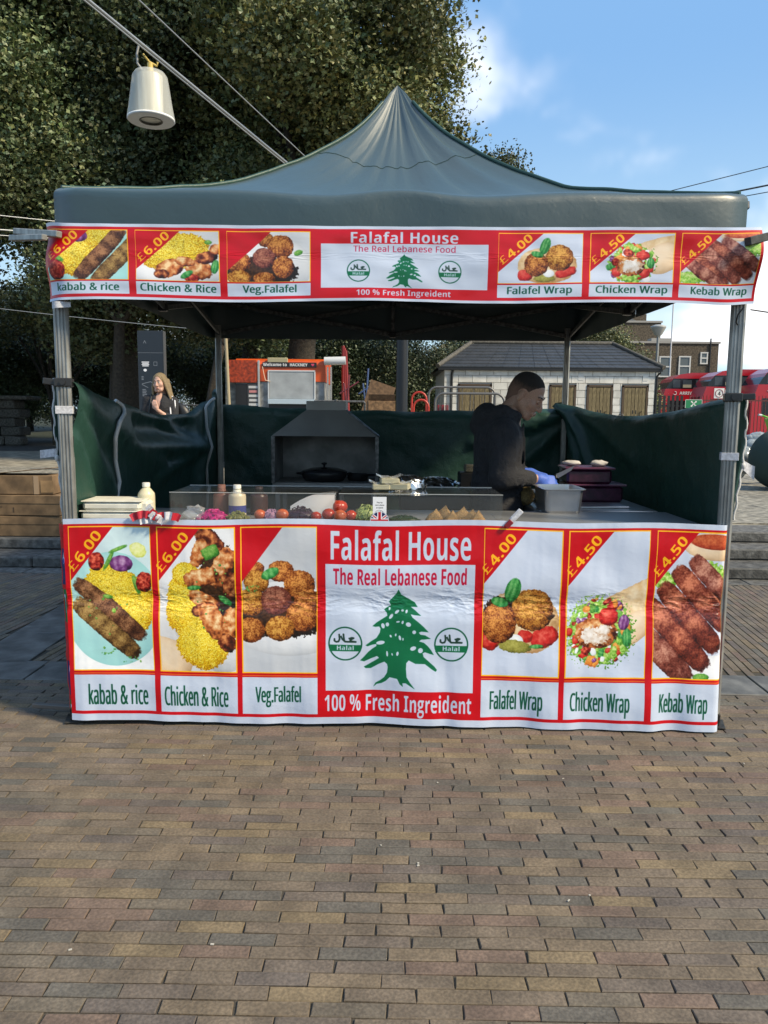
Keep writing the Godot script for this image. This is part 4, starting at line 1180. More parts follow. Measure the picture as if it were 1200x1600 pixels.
func build_banners() -> void:
	var nz := FastNoiseLite.new()
	nz.seed = 2; nz.frequency = 1.0; nz.fractal_octaves = 2
	var cr := crinkle()
	var vinyl := func(im: Image, depth: float) -> StandardMaterial3D:
		var m := mat(Color.WHITE, 0.34, 0.0, {"tex": ImageTexture.create_from_image(im), "spec": 0.5})
		m.heightmap_enabled = true; m.heightmap_texture = cr; m.heightmap_scale = depth
		m.texture_repeat = false
		return m
	# counter banner
	var t := thing("counter_banner", "large red vinyl menu banner hung down the front of the counter", "banner")
	var b := MB.new()
	b.grid(210, 60, func(u, v):
		var x: float = lerpf(-1.425, 1.553, u)
		x += v * (0.004 - 0.006 * u)
		var top: float = 0.955 + 0.008 * sin(PI * u) + 0.004 * sin(u * 23.0)
		var bot: float = 0.024 - 0.018 * u + 0.003 * sin(u * 14.0 + 1.0)
		var z: float = -3.335
		z += 0.010 * smoothstep(0.45, 1.0, v) * sin(u * 52.0 + 2.0 * nz.get_noise_1d(u * 9.0)) * (0.4 + 0.6 * u)
		z += 0.006 * smoothstep(0.5, 1.0, v) * sin(u * 23.0 + 1.0)
		z += 0.008 * nz.get_noise_2d(u * 7.0, v * 2.5) - 0.012 * exp(-pow((v - 0.395) / 0.05, 2.0))
		z += 0.035 * smoothstep(0.3, 1.0, v) * smoothstep(0.5, 1.0, u)
		var e: float = clampf((u - 0.985) / 0.015, 0.0, 1.0)
		z -= 0.05 * e * e
		x -= 0.012 * e * e
		return Vector3(x, lerpf(top, bot, v) + 0.0, z))
	part("print", b, vinyl.call(lower_print(), 1.9), t)
	var sb := MB.new()
	sb.grid(6, 50, func(u, v):
		return Vector3(-1.458 + 0.032 * u + 0.012 * v + 0.005 * nz.get_noise_2d(v * 6.0, 3.0), lerpf(0.93, 0.03, v), -3.372 + 0.034 * u + 0.006 * nz.get_noise_2d(v * 8.0, u)))
	part("side_flap", sb, vinyl.call(side_print(), 0.3), t)
	# eave banner
	var t2 := thing("eave_banner", "long red vinyl menu banner strung along the eave under the gazebo roof", "banner")
	b = MB.new()
	b.grid(200, 24, func(u, v):
		var x: float = lerpf(-1.452, 1.575, u)
		var top: float = 2.212 + 0.008 * u - 0.006 * sin(PI * u) + 0.01 * smoothstep(0.035, 0.0, u)
		var bot: float = 1.897 + 0.010 * u + 0.004 * sin(u * 17.0) - 0.008 * smoothstep(0.9, 1.0, u) * sin((u - 0.9) * 45.0)
		var z: float = -3.31 + 0.006 * nz.get_noise_2d(u * 10.0 + 5.0, v * 2.0) + 0.008 * v * sin(u * 19.0)
		z -= 0.05 * pow(clampf((0.03 - u) / 0.03, 0.0, 1.0), 2.0)
		z += 0.03 * smoothstep(0.94, 1.0, u) * sin(v * 5.0) - 0.02 * smoothstep(0.05, 0.0, u) * sin(v * 9.0)
		return Vector3(x, lerpf(top, bot, v), z))
	part("print", b, vinyl.call(upper_print(), 0.45), t2)
	var tail := MB.new()
	tail.grid(8, 3, func(u, v): return Vector3(-1.425 + 0.075 * u, 1.893 - 0.03 * v * (1.0 - 0.3 * u), -3.325 + 0.01 * sin(u * 5.0)), 0.001)
	part("loose_hem", tail, M.white_tape, t2)
	var tie := MB.new()
	tie.tube([Vector3(1.53, 1.895, -3.33), Vector3(1.512, 1.865, -3.34), Vector3(1.510, 1.835, -3.35), Vector3(1.522, 1.825, -3.36)], 0.0035, 6)
	tie.tube([Vector3(1.56, 1.885, -3.33), Vector3(1.70, 1.872, -3.36), Vector3(1.9, 1.868, -3.5)], 0.003, 6)
	part("tie", tie, M.black, t2)

# ---------------------------------------------------------------- things on the counter
const CT := 0.93
func build_counter() -> void:
	var steel_top: Material = M.steel
	var t := thing("folding_table", "long folding table behind the counter banner", "table", Vector3(0.06, 0, -3.68))
	var b := MB.new()
	b.box(Vector3(0, CT - 0.015, 0), Vector3(2.86, 0.03, 0.60), Basis.IDENTITY, 0.006)
	part("tabletop", b, mat(lin(0.24, 0.245, 0.25), 0.4, 0.3), t)
	for x in [-1.3, 1.3]:
		for z in [-0.24, 0.24]:
			b = MB.new()
			b.tube([Vector3(x, 0, z), Vector3(x, CT - 0.03, z)], 0.014, 8)
			part("leg", b, M.truss, t)
	# steel worktop along the side wall
	t = thing("steel_worktop", "stainless steel worktop running back along the tarpaulin wall", "table", Vector3(1.13, 0, -4.62))
	b = MB.new()
	b.box(Vector3(0, CT - 0.02, 0), Vector3(0.66, 0.04, 1.22), Basis.IDENTITY, 0.004)
	part("tabletop", b, steel_top, t)
	for x in [-0.3, 0.3]:
		for z in [-0.56, 0.56]:
			b = MB.new()
			b.box(Vector3(x, (CT - 0.04) * 0.5, z), Vector3(0.035, CT - 0.04, 0.035), Basis.IDENTITY, 0.003)
			part("leg", b, steel_top, t)
	steel_pan(Vector3(0.925, CT, -4.02))
	var cover := MB.new()
	cover.box(Vector3(0, 0.006, 0), Vector3(0.30, 0.012, 0.20), Basis.IDENTITY, 0.004)
	single("steel_cover", "flat steel pan cover lying in front of the purple tubs", "pan cover", cover, M.steel, Vector3(1.19, CT, -4.21))
	tub(Vector3(1.24, CT, -4.52), 0.34, 0.095, "larger translucent purple plastic tub under the smaller tub", 0.03)
	tub(Vector3(1.20, CT + 0.107, -4.52), 0.29, 0.085, "smaller translucent purple plastic tub stacked on the larger tub", -0.05)
	for q in [[Vector3(1.115, 1.137, -4.52), 0.055, 0.016, "white sponge lying on the smaller purple tub"], [Vector3(1.27, 1.137, -4.5), 0.05, 0.02, "crumpled cloth lying on the smaller purple tub"]]:
		b = MB.new()
		b.ball(Vector3(0, 0.016, 0), Vector3(q[1], q[2], 0.035), Basis.IDENTITY, 14, 8, 0.35, 2.0, int(q[1] * 900))
		single("cloth", q[3], "cloth", b, mat(lin(0.5, 0.48, 0.46), 0.9), q[0])
	b = MB.new()
	b.box(Vector3(0, 0.02, 0), Vector3(0.19, 0.04, 0.26), Basis.IDENTITY, 0.008)
	b.box(Vector3(0, 0.043, 0), Vector3(0.205, 0.008, 0.275), Basis.IDENTITY, 0.003)
	single("black_tray", "black plastic tray behind the steel pan", "tray", b, M.black_plastic, Vector3(0.99, CT, -4.42))
	b = MB.new()
	b.box(Vector3(0, 0.03, 0), Vector3(0.09, 0.06, 0.1), Basis.IDENTITY, 0.01)
	single("meat_pack", "dark red pack of meat beside the black tray", "food pack", b, mat(lin(0.20, 0.012, 0.014), 0.4), Vector3(0.965, CT + 0.048, -4.36))
	b = MB.new()
	b.ball(Vector3(0, 0.05, 0), Vector3(0.05, 0.055, 0.06), Basis.IDENTITY, 18, 12, 0.35, 2.4, 5)
	single("bread_heap", "heap of folded flatbread beside the steel pan", "bread", b, mat(lin(0.36, 0.26, 0.10), 0.9, 0.0, {"tex": T.stain, "tri": 9.0}), Vector3(0.80, CT, -4.28))
	# white foam boxes and bottles
	for k in 2:
		var fb := thing("foam_box", ["cream foam takeaway box under the lidded one beside the cream bottle", "cream foam takeaway box with ridged lid on top of the other"][k], "takeaway box", Vector3(-1.262 + 0.006 * k, CT + 0.046 * k, -3.56), 0.03 * k, "foam boxes stacked on the counter")
		b = MB.new()
		b.box(Vector3(0, 0.022, 0), Vector3(0.272 - 0.006 * k, 0.044, 0.20), Basis.IDENTITY, 0.014)
		part("body", b, M.foam, fb)
		b = MB.new()
		b.box(Vector3(0, 0.0445, 0), Vector3(0.280 - 0.006 * k, 0.005, 0.208), Basis.IDENTITY, 0.002)
		part("lid", b, M.foam, fb)
	b = MB.new()
	b.box(Vector3(0, 0.045, 0), Vector3(0.07, 0.09, 0.09), Basis.IDENTITY, 0.012)
	single("paper_roll_pack", "pale paper napkin pack between the foam boxes and the cream bottle", "napkins", b, M.foam, Vector3(-1.125, CT, -3.53))
	bottle(Vector3(-1.14, CT, -3.62), 0.040, 0.165, lin(0.62, 0.57, 0.40), lin(0.75, 0.73, 0.66), "cream sauce bottle standing beside the foam boxes", false)
	bottle(Vector3(-0.712, CT, -3.66), 0.042, 0.155, lin(0.62, 0.56, 0.40), lin(0.70, 0.68, 0.62), "cream sauce bottle with blue label inside the display case", true)
	bottle(Vector3(-0.80, CT, -3.72), 0.042, 0.15, lin(0.20, 0.075, 0.045), lin(0.30, 0.14, 0.10), "brown sauce bottle inside the display case", false)
	bottle(Vector3(-0.62, CT, -3.74), 0.044, 0.14, lin(0.055, 0.022, 0.018), lin(0.06, 0.04, 0.035), "dark chilli sauce bottle inside the display case", false)
	# display cases
	display_case(-0.985, -0.222, "clear acrylic display case over the salads and sauce bottles")
	display_case(-0.208, 0.545, "clear acrylic display case over the samosas and card sign")
	var tom := mat(lin(0.42, 0.035, 0.012), 0.25, 0.0, {"sss": 0.1})
	var tom2 := mat(lin(0.50, 0.10, 0.03), 0.3, 0.0, {"sss": 0.1})
	var n := 0
	for q in [[-0.585, -3.55, 0.028, 1], [-0.478, -3.54, 0.031, 1], [-0.318, -3.53, 0.025, 0], [-0.262, -3.56, 0.032, 0], [-0.205, -3.53, 0.03, 1], [-0.155, -3.55, 0.028, 0], [-0.21, -3.60, 0.036, 0]]:
		b = MB.new()
		b.ball(Vector3(0, q[2] * 0.85, 0), Vector3(q[2], q[2] * 0.88, q[2]), Basis.IDENTITY, 18, 12, 0.05, 1.5, n)
		var lab: String = ["orange-red tomato between the pickles and the sliced onion", "orange-red tomato between the sliced onion and the shredded cabbage", "small red tomato beside the shredded cabbage", "red tomato at the cabbage end of the tomato heap", "orange-red tomato at the front of the tomato heap", "red tomato at the lettuce end of the tomato heap", "large red tomato on top of the tomato heap"][n]
		single("tomato", lab, "tomato", b, tom2 if q[3] else tom, Vector3(q[0], CT + (0.028 if n == 6 else 0.0), q[1]), 0.7 * n, "tomatoes in the display cases")
		n += 1
	heap("pickled_turnip_heap", "bright pink heap of pickled turnip", "pickles", Vector3(-0.80, CT, -3.53), Vector3(0.072, 0.044, 0.05), lin(0.62, 0.01, 0.22), 90, 0.030, 0.006, 1)
	heap("pickle_heap", "heap of green sliced pickles beside the pink turnip", "pickles", Vector3(-0.685, CT, -3.52), Vector3(0.052, 0.038, 0.04), lin(0.20, 0.20, 0.05), 60, 0.026, 0.007, 2)
	heap("onion_heap", "heap of sliced red onion between two tomatoes", "onion", Vector3(-0.53, CT, -3.56), Vector3(0.048, 0.045, 0.04), lin(0.40, 0.22, 0.34), 70, 0.034, 0.004, 3)
	heap("cabbage_heap", "dark purple heap of shredded red cabbage", "cabbage", Vector3(-0.392, CT, -3.56), Vector3(0.075, 0.056, 0.05), lin(0.035, 0.012, 0.035), 150, 0.034, 0.003, 4)
	heap("lettuce_heap", "pale green heap of shredded lettuce behind the card sign", "lettuce", Vector3(-0.085, CT, -3.57), Vector3(0.06, 0.072, 0.05), lin(0.30, 0.38, 0.12), 150, 0.034, 0.003, 5)
	heap("parsley_heap", "low heap of dark chopped parsley beside the card sign", "parsley", Vector3(0.09, CT, -3.52), Vector3(0.085, 0.028, 0.05), lin(0.02, 0.05, 0.012), 220, 0.018, 0.003, 6)
	b = MB.new()
	b.grid(14, 8, func(u, v): return Vector3(lerpf(-0.12, 0.105, u), lerpf(0.127 - 0.075 * pow(1.0 - u, 2.2), 0.0, v), 0.02 * sin(u * 2.5)), 0.002)
	single("paper_sheet", "curved white paper sheet standing behind the cabbage in the display case", "paper", b, mat(lin(0.80, 0.79, 0.76), 0.8), Vector3(-0.335, CT, -3.66))
	# samosas
	var sm := mat(lin(0.62, 0.36, 0.12), 0.55, 0.0, {"tex": T.stain, "tri": 14.0, "bump": T.grain, "depth": 0.3})
	var k2 := 0
	for q in [[0.235, -3.53, 0.0, 0.3, 0.05], [0.275, -3.55, 0.0, -0.5, 0.062], [0.315, -3.52, 0.0, 0.5, 0.045], [0.362, -3.54, 0.0, 0.05, 0.058], [0.405, -3.53, 0.0, -0.25, 0.05], [0.435, -3.52, 0.0, 0.4, 0.046]]:
		b = MB.new()
		samosa(b, q[4])
		single("samosa", ["golden folded samosa at the parsley end of the samosa row", "large golden samosa, second from the parsley heap", "golden samosa, third from the parsley heap", "broad golden samosa, fourth from the parsley heap", "golden samosa, last but one towards the steel pan", "golden samosa at the steel pan end of the samosa row"][k2], "samosa", b, sm, Vector3(q[0], CT, q[1]), q[3], "samosas in the display case")
		k2 += 1
	# card sign with a flag disc
	t = thing("card_sign", "small white upright card sign with contactless symbol and flag disc", "sign", Vector3(-0.02, CT, -3.425))
	b = MB.new()
	b.grid(2, 2, func(u, v): return Vector3(lerpf(-0.031, 0.031, u), lerpf(0.125, 0.0, v), -0.012 * (1.0 - v)), 0.0015)
	part("card", b, mat(Color.WHITE, 0.5, 0.0, {"tex": ImageTexture.create_from_image(card_print())}), t)
	b = MB.new()
	var disc := PackedVector2Array()
	for k in 28: disc.append(Vector2(cos(TAU * k / 28), sin(TAU * k / 28)) * 0.043)
	b.prism(disc, 0.002, Transform3D(Basis.IDENTITY, Vector3(0, 0.018, 0.006)))
	part("flag_disc", b, mat(Color.WHITE, 0.5, 0.0, {"tex": ImageTexture.create_from_image(flag_print())}), t)
	# packs of halloumi-like blocks on the case, and foil bowls
	var cheese := mat(lin(0.60, 0.56, 0.38), 0.5, 0.0, {"tex": T.speck, "tri": 10.0})
	var film := mat(Color(0.95, 0.97, 0.98), 0.08, 0.0, {"alpha": 0.22})
	n = 0
	for q in [[Vector3(-0.015, 1.072, -3.62), Vector3(0.085, 0.026, 0.07), 0.05], [Vector3(0.075, 1.072, -3.62), Vector3(0.095, 0.03, 0.07), -0.2], [Vector3(0.025, 1.101, -3.62), Vector3(0.09, 0.026, 0.065), 0.12]]:
		t = thing("cheese_pack", ["cream cheese block in film at the sign end of the display case roof", "cream cheese block in film at the bowl end of the display case roof", "cream cheese block in film lying across the other two"][n], "cheese pack", q[0], q[2], "cheese packs on the display case")
		b = MB.new()
		b.box(Vector3(0, q[1].y * 0.5, 0), q[1], Basis.IDENTITY, 0.005)
		part("cheese_block", b, cheese, t)
		b = MB.new()
		var sz: Vector3 = q[1]
		b.grid(10, 8, func(u, v): return Vector3((u - 0.5) * (sz.x + 0.03), sz.y + 0.004 + 0.006 * sin(u * 13.0 + v * 7.0 + n) + 0.012 * pow(absf(u - 0.5) * 2.0, 3.0), (v - 0.5) * (sz.z + 0.02)))
		part("film", b, film, t)
		n += 1
	foil_bowl(Vector3(0.115, 1.066, -3.74), 0.085, 0.065, "crumpled silver foil bundle behind the cheese packs", false)
	foil_bowl(Vector3(0.30, 0.97, -4.55), 0.135, 0.10, "black pan covered with crumpled silver foil behind the display case", true)
	b = MB.new()
	b.box(Vector3(0, 0.44, 0), Vector3(0.36, 0.88, 0.34), Basis.IDENTITY, 0.01)
	b.box(Vector3(0, 0.925, 0), Vector3(0.42, 0.09, 0.4), Basis.IDENTITY, 0.01)
	single("gas_ring_stand", "dark gas ring stand under the foil covered pan", "stand", b, M.black, Vector3(0.30, 0.0, -4.55))
	t = thing("spice_box", "dark upright box with pale tops and a printed label behind the cook", "box", Vector3(0.56, 0.0, -5.0))
	b = MB.new()
	b.box(Vector3(0, 0.53, 0), Vector3(0.14, 1.06, 0.16), Basis.IDENTITY, 0.008)
	part("body", b, M.black_plastic, t)
	b = MB.new()
	b.box(Vector3(0.02, 1.085, 0.02), Vector3(0.11, 0.05, 0.1), Basis.IDENTITY, 0.008)
	part("carton", b, mat(lin(0.30, 0.26, 0.17), 0.7, 0.0, {"tex": T.stain, "tri": 9.0}), t)
	b = MB.new()
	b.box(Vector3(0.03, 0.96, 0.0825), Vector3(0.05, 0.09, 0.004))
	part("sticker", b, mat(lin(0.45, 0.10, 0.04), 0.5), t)
	# clear wrap, ribbon bow, clip
	b = MB.new()
	b.ball(Vector3(0, 0.03, 0), Vector3(0.05, 0.036, 0.04), Basis.IDENTITY, 16, 10, 0.7, 2.2, 8)
	single("clear_wrap", "crumpled clear plastic wrap beside the pink turnip", "plastic wrap", b, film, Vector3(-0.885, CT, -3.52))
	bow(Vector3(-1.0, 0.968, -3.325))
	b = MB.new()
	b.lathe([Vector2(0.006, -0.012), Vector2(0.026, -0.012), Vector2(0.028, 0.0), Vector2(0.026, 0.012), Vector2(0.006, 0.012), Vector2(0.0, 0.012)], 20, Vector3.ZERO, Basis(Vector3.RIGHT, PI / 2))
	single("tape_roll", "green roll of tape half hidden behind the ribbon bow", "tape", b, mat(lin(0.01, 0.22, 0.10), 0.35), Vector3(-1.075, 0.955, -3.40))
	t = thing("spring_clip", "white and red spring clip gripping the top edge of the counter banner", "clip", Vector3(0.555, 0.955, -3.333), 0.0)
	b = MB.new()
	var bs := Basis(Vector3(0, 0, 1), -0.75)
	b.box(bs * Vector3(0, 0.045, 0.012), Vector3(0.022, 0.065, 0.006), bs, 0.002)
	part("jaw", b, M.white_tape, t)
	b = MB.new()
	b.box(bs * Vector3(0, 0.045, -0.012), Vector3(0.022, 0.065, 0.006), bs, 0.002)
	part("jaw", b, M.white_tape, t)
	b = MB.new()
	b.box(bs * Vector3(0, -0.005, 0.012), Vector3(0.024, 0.04, 0.010), bs, 0.003)
	part("grip", b, mat(lin(0.20, 0.01, 0.02), 0.4), t)
	grill_hood()

func steel_pan(at: Vector3) -> void:
	var t := thing("steel_pan", "deep stainless steel food pan standing in front of the cook", "food pan", at)
	var b := MB.new()
	var f := func(y: float, ins: float, rad: float) -> Array:
		var pts := []
		var hx := 0.105 - ins; var hz := 0.15 - ins
		for c in [[1, 1], [-1, 1], [-1, -1], [1, -1]]:
			for k in 5:
				var a: float = [0.0, PI * 0.5, PI, PI * 1.5][[[1, 1], [-1, 1], [-1, -1], [1, -1]].find(c)] + PI * 0.5 * k / 4.0
				pts.append(Vector3(c[0] * (hx - rad) + cos(a) * rad, y, -(c[1] * (hz - rad)) - sin(a) * rad))
		return pts
	var rings := [f.call(0.0, 0.018, 0.02), f.call(0.012, 0.012, 0.028), f.call(0.118, 0.004, 0.028), f.call(0.122, -0.008, 0.03), f.call(0.126, -0.008, 0.03), f.call(0.126, 0.006, 0.028), f.call(0.02, 0.016, 0.026)]
	for k in rings.size() - 1:
		for s in 20:
			var a: Array = rings[k]; var c: Array = rings[k + 1]
			b.face([a[s], a[(s + 1) % 20], c[(s + 1) % 20], c[s]])
	var bot: Array = rings[-1]
	b.face(bot)
	part("body", b, M.steel, t)
func tub(at: Vector3, w: float, h: float, label: String, turn: float) -> void:
	var t := thing("plastic_tub", label, "tub", at, turn, "purple tubs on the steel worktop")
	var pur := mat(lin(0.075, 0.018, 0.045), 0.3, 0.0, {"tex": T.blot, "tri": 5.0})
	var b := MB.new()
	b.box(Vector3(0, h * 0.5, 0), Vector3(w - 0.03, h, 0.22), Basis.IDENTITY, 0.014)
	part("body", b, pur, t)
	b = MB.new()
	b.box(Vector3(0, h + 0.006, 0), Vector3(w, 0.012, 0.25), Basis.IDENTITY, 0.004)
	part("lid", b, mat(lin(0.10, 0.03, 0.065), 0.28), t)
func bottle(at: Vector3, r: float, h: float, col: Color, cap: Color, label: String, sticker: bool) -> void:
	var t := thing("sauce_bottle", label, "bottle", at, 0.0, "sauce bottles on the counter")
	var b := MB.new()
	b.lathe([Vector2(0.0, 0.0), Vector2(r * 0.92, 0.0), Vector2(r, 0.006), Vector2(r, h * 0.62), Vector2(r * 0.94, h * 0.70), Vector2(r * 0.62, h * 0.80), Vector2(r * 0.40, h * 0.86), Vector2(r * 0.38, h * 0.90)], 24)
	part("body", b, mat(col, 0.35, 0.0, {"sss": 0.1}), t)
	b = MB.new()
	b.lathe([Vector2(r * 0.46, h * 0.88), Vector2(r * 0.46, h * 0.985), Vector2(r * 0.40, h), Vector2(0.0, h)], 20)
	part("cap", b, mat(cap, 0.4), t)
	if sticker:
		b = MB.new()
		b.lathe([Vector2(r * 1.012, h * 0.12), Vector2(r * 1.012, h * 0.36)], 24)
		part("sticker", b, mat(lin(0.04, 0.05, 0.22), 0.4), t)
func display_case(x0: float, x1: float, label: String) -> void:
	var t := thing("display_case", label, "display case", Vector3((x0 + x1) * 0.5, CT, -3.65))
	var w := x1 - x0; var h := 0.134; var d := 0.37; var k := 0.005
	for q in [["front_pane", Vector3(0, h * 0.5, d * 0.5), Vector3(w - 2 * k - 0.001, h - k - 0.001, k)], ["top_pane", Vector3(0, h - k * 0.5, 0), Vector3(w, k, d + k)], ["side_pane", Vector3(-w * 0.5 + k * 0.5, (h - k) * 0.5, 0), Vector3(k, h - k - 0.001, d + k - 0.001)], ["side_pane", Vector3(w * 0.5 - k * 0.5, (h - k) * 0.5, 0), Vector3(k, h - k - 0.001, d + k - 0.001)]]:
		var b := MB.new()
		b.box(q[1], q[2])
		part(q[0], b, M.glass, t)
	var e := MB.new()
	e.box(Vector3(0, h + 0.0015, d * 0.5 + k * 0.5), Vector3(w, 0.003, 0.008), Basis.IDENTITY, 0.001)
	part("edge_strip", e, mat(lin(0.34, 0.36, 0.36), 0.25, 0.0, {"spec": 0.6}), t)
	var e2 := MB.new()
	e2.box(Vector3(0, h + 0.0015, -d * 0.5), Vector3(w, 0.003, 0.008), Basis.IDENTITY, 0.001)
	part("edge_strip", e2, mat(lin(0.30, 0.32, 0.32), 0.25, 0.0, {"spec": 0.6}), t)
func heap(called: String, label: String, cat: String, at: Vector3, r: Vector3, col: Color, n: int, l: float, w: float, sd: int) -> void:
	var g := RandomNumberGenerator.new()
	g.seed = sd
	var b := MB.new()
	b.col = Color(0.8, 0.8, 0.8)
	b.ball(Vector3(0, r.y * 0.3, 0), r * Vector3(0.9, 0.62, 0.9), Basis.IDENTITY, 16, 10, 0.25, 2.0, sd)
	for k in n:
		var a := g.randf() * TAU; var q := sqrt(g.randf())
		var p := Vector3(cos(a) * q * r.x, 0, sin(a) * q * r.z)
		p.y = maxf(w, r.y * (1.0 - q * q) * g.randf_range(0.75, 1.02))
		var m := g.randf_range(0.55, 1.25)
		b.col = Color(m, m, m)
		var d := Vector3(g.randf_range(-1, 1), g.randf_range(-0.35, 0.45), g.randf_range(-1, 1)).normalized() * l * g.randf_range(0.35, 0.6)
		var up := Vector3(0, g.randf_range(0.0, 0.3) * l, 0)
		b.tube([p - d, p - d * 0.3 + up, p + d * 0.4 + up, p + d - up * 0.6], w * g.randf_range(0.6, 1.0), 4)
	single(called, label, cat, b, mat(col, 0.5, 0.0, {"vc": 1}), at)
func samosa(b: MB, s: float) -> void:
	var p := [Vector3(-s, 0, 0.02), Vector3(s, 0, 0.02), Vector3(s * 0.25, s * 1.25, -0.004), Vector3(-s * 0.8, 0.002, -0.03), Vector3(s * 0.8, 0.002, -0.03)]
	var c := Vector3(0, s * 0.4, 0)
	var v0 := b.v.size(); var i0 := b.ix.size()
	for f in [[0, 1, 2], [1, 4, 2], [4, 3, 2], [3, 0, 2], [0, 3, 4], [0, 4, 1]]:
		var n := 4
		for i in n:
			for j in n - i:
				var q := func(x, y):
					var w0: float = float(x) / n; var w1: float = float(y) / n
					var r: Vector3 = p[f[0]] * (1 - w0 - w1) + p[f[1]] * w0 + p[f[2]] * w1
					var bulge: float = 27.0 * w0 * w1 * (1 - w0 - w1)
					return r + (r - c).normalized() * bulge * s * 0.16
				b.out(c, [q.call(i, j), q.call(i + 1, j), q.call(i, j + 1)])
				if i + j < n - 1: b.out(c, [q.call(i + 1, j), q.call(i + 1, j + 1), q.call(i, j + 1)])
func card_print() -> Image:
	var cv := Cv.new(96, 192, Color(0.86, 0.87, 0.88))
	var k := Color(0.08, 0.08, 0.1)
	text(cv, "Pay by", Rect2(28, 34, 40, 13), k, true)
	text(cv, "card, phone", Rect2(16, 52, 64, 13), k, true)
	text(cv, "or watch", Rect2(24, 70, 48, 11), k, true)
	for r in [8.0, 14.0, 20.0]:
		var pts := []
		for q in 9: pts.append(Vector2(38, 112) + Vector2(cos(-0.8 + 1.6 * q / 8.0), sin(-0.8 + 1.6 * q / 8.0)) * r)
		cv.stroke(pts, 3.0, k)
	cv.fill([cv.oval(Vector2(46, 112), Vector2(30, 20)), cv.oval(Vector2(46, 112), Vector2(28, 18))], k)
	return cv.image()
func flag_print() -> Image:
	var cv := Cv.new(128, 128, Color(0.02, 0.06, 0.32))
	var wh := Color(0.88, 0.88, 0.9); var rd := Color(0.76, 0.02, 0.08)
	cv.stroke([Vector2(0, 14), Vector2(128, 114)], 20, wh); cv.stroke([Vector2(0, 114), Vector2(128, 14)], 20, wh)
	cv.stroke([Vector2(0, 14), Vector2(128, 114)], 7, rd); cv.stroke([Vector2(0, 114), Vector2(128, 14)], 7, rd)
	cv.rect(Rect2(48, 0, 32, 128), wh); cv.rect(Rect2(0, 48, 128, 32), wh)
	cv.rect(Rect2(55, 0, 18, 128), rd); cv.rect(Rect2(0, 55, 128, 18), rd)
	cv.fill([cv.oval(Vector2(64, 64), Vector2(66, 66)), cv.oval(Vector2(64, 64), Vector2(59, 59))], Color(0.75, 0.77, 0.8))
	return cv.image()
func foil_bowl(at: Vector3, r: float, h: float, label: String, dark: bool) -> void:
	var t := thing("foil_bowl" if not dark else "foil_pan", label, "foil bowl" if not dark else "pan", at)
	var foil := mat(lin(0.60, 0.60, 0.60), 0.22, 1.0)
	if dark:
		var p := MB.new()
		p.lathe([Vector2(0, 0), Vector2(r * 0.7, 0), Vector2(r * 0.96, h * 0.5), Vector2(r, h * 0.62)], 28)
		part("pan", p, M.black_plastic, t)
	var b := MB.new()
	var nz := FastNoiseLite.new()
	nz.seed = 12; nz.frequency = 1.0; nz.fractal_octaves = 3; nz.fractal_type = FastNoiseLite.FRACTAL_RIDGED
	var y0 := h * 0.6 if dark else 0.0
	b.grid(48, 20, func(u, v):
		var a: float = -u * TAU
		var rad: float = r * (0.02 + 1.06 * v)
		var k: float = nz.get_noise_3d(cos(a) * 4.0 * v, sin(a) * 4.0 * v, v * 2.0)
		var y: float = y0 + (h * 0.34 if dark else h) * sqrt(maxf(0.0, 1.0 - v * v)) + 0.02 * k * v - (0.02 * v if dark else 0.0)
		return Vector3(cos(a) * rad * (1.0 + 0.08 * k * v), maxf(y, 0.0), sin(a) * rad * (1.0 + 0.08 * k * v)))
	var i := b.v.size()
	part("foil", b, foil, t)
func bow(at: Vector3) -> void:
	var t := thing("ribbon_bow", "knotted red and white barrier tape over the banner's top edge", "tape", at)
	var rd := mat(lin(0.42, 0.012, 0.025), 0.4)
	var strip := func(a: Vector3, c: Vector3, d: Vector3, w: float, n: int, cols: Array) -> void:
		for k in n:
			var b := MB.new()
			var f := func(s: float) -> Vector3: return a * (1 - s) * (1 - s) + c * 2 * s * (1 - s) + d * s * s
			b.grid(8, 2, func(u, v):
				var s: float = (k + u) / n
				var p: Vector3 = f.call(s)
				var dir: Vector3 = (f.call(minf(1.0, s + 0.02)) - f.call(s - 0.02)).normalized()
				var sd := dir.cross(Vector3(0.1 * sin(s * 9.0), 0.15, 1)).normalized()
				return p - sd * (v - 0.5) * w + Vector3(0, 0, 0.006 * sin(s * 20.0)), 0.0006)
			part("ribbon", b, cols[k % 2], t)
	strip.call(Vector3(0.0, 0.0, 0.004), Vector3(-0.06, 0.03, 0.02), Vector3(-0.115, -0.005, 0.006), 0.034, 2, [rd, rd])
	strip.call(Vector3(0.0, 0.0, 0.008), Vector3(-0.03, -0.01, 0.018), Vector3(-0.075, -0.018, 0.01), 0.028, 2, [M.white_tape, M.white_tape])
	strip.call(Vector3(0.0, 0.0, 0.008), Vector3(-0.03, 0.04, 0.02), Vector3(-0.045, 0.05, 0.0), 0.03, 2, [rd, M.white_tape])
	strip.call(Vector3(0.0, 0.0, 0.004), Vector3(0.05, 0.02, 0.02), Vector3(0.10, -0.005, 0.004), 0.034, 3, [rd, M.white_tape])
	strip.call(Vector3(-0.03, 0.02, 0.012), Vector3(0.0, 0.0, 0.025), Vector3(0.03, -0.02, 0.014), 0.03, 3, [M.white_tape, rd])
	var b := MB.new()
	b.ball(Vector3(0, 0.002, 0.012), Vector3(0.02, 0.016, 0.012), Basis.IDENTITY, 12, 8, 0.4, 2.5, 3)
	part("knot", b, M.white_tape, t)
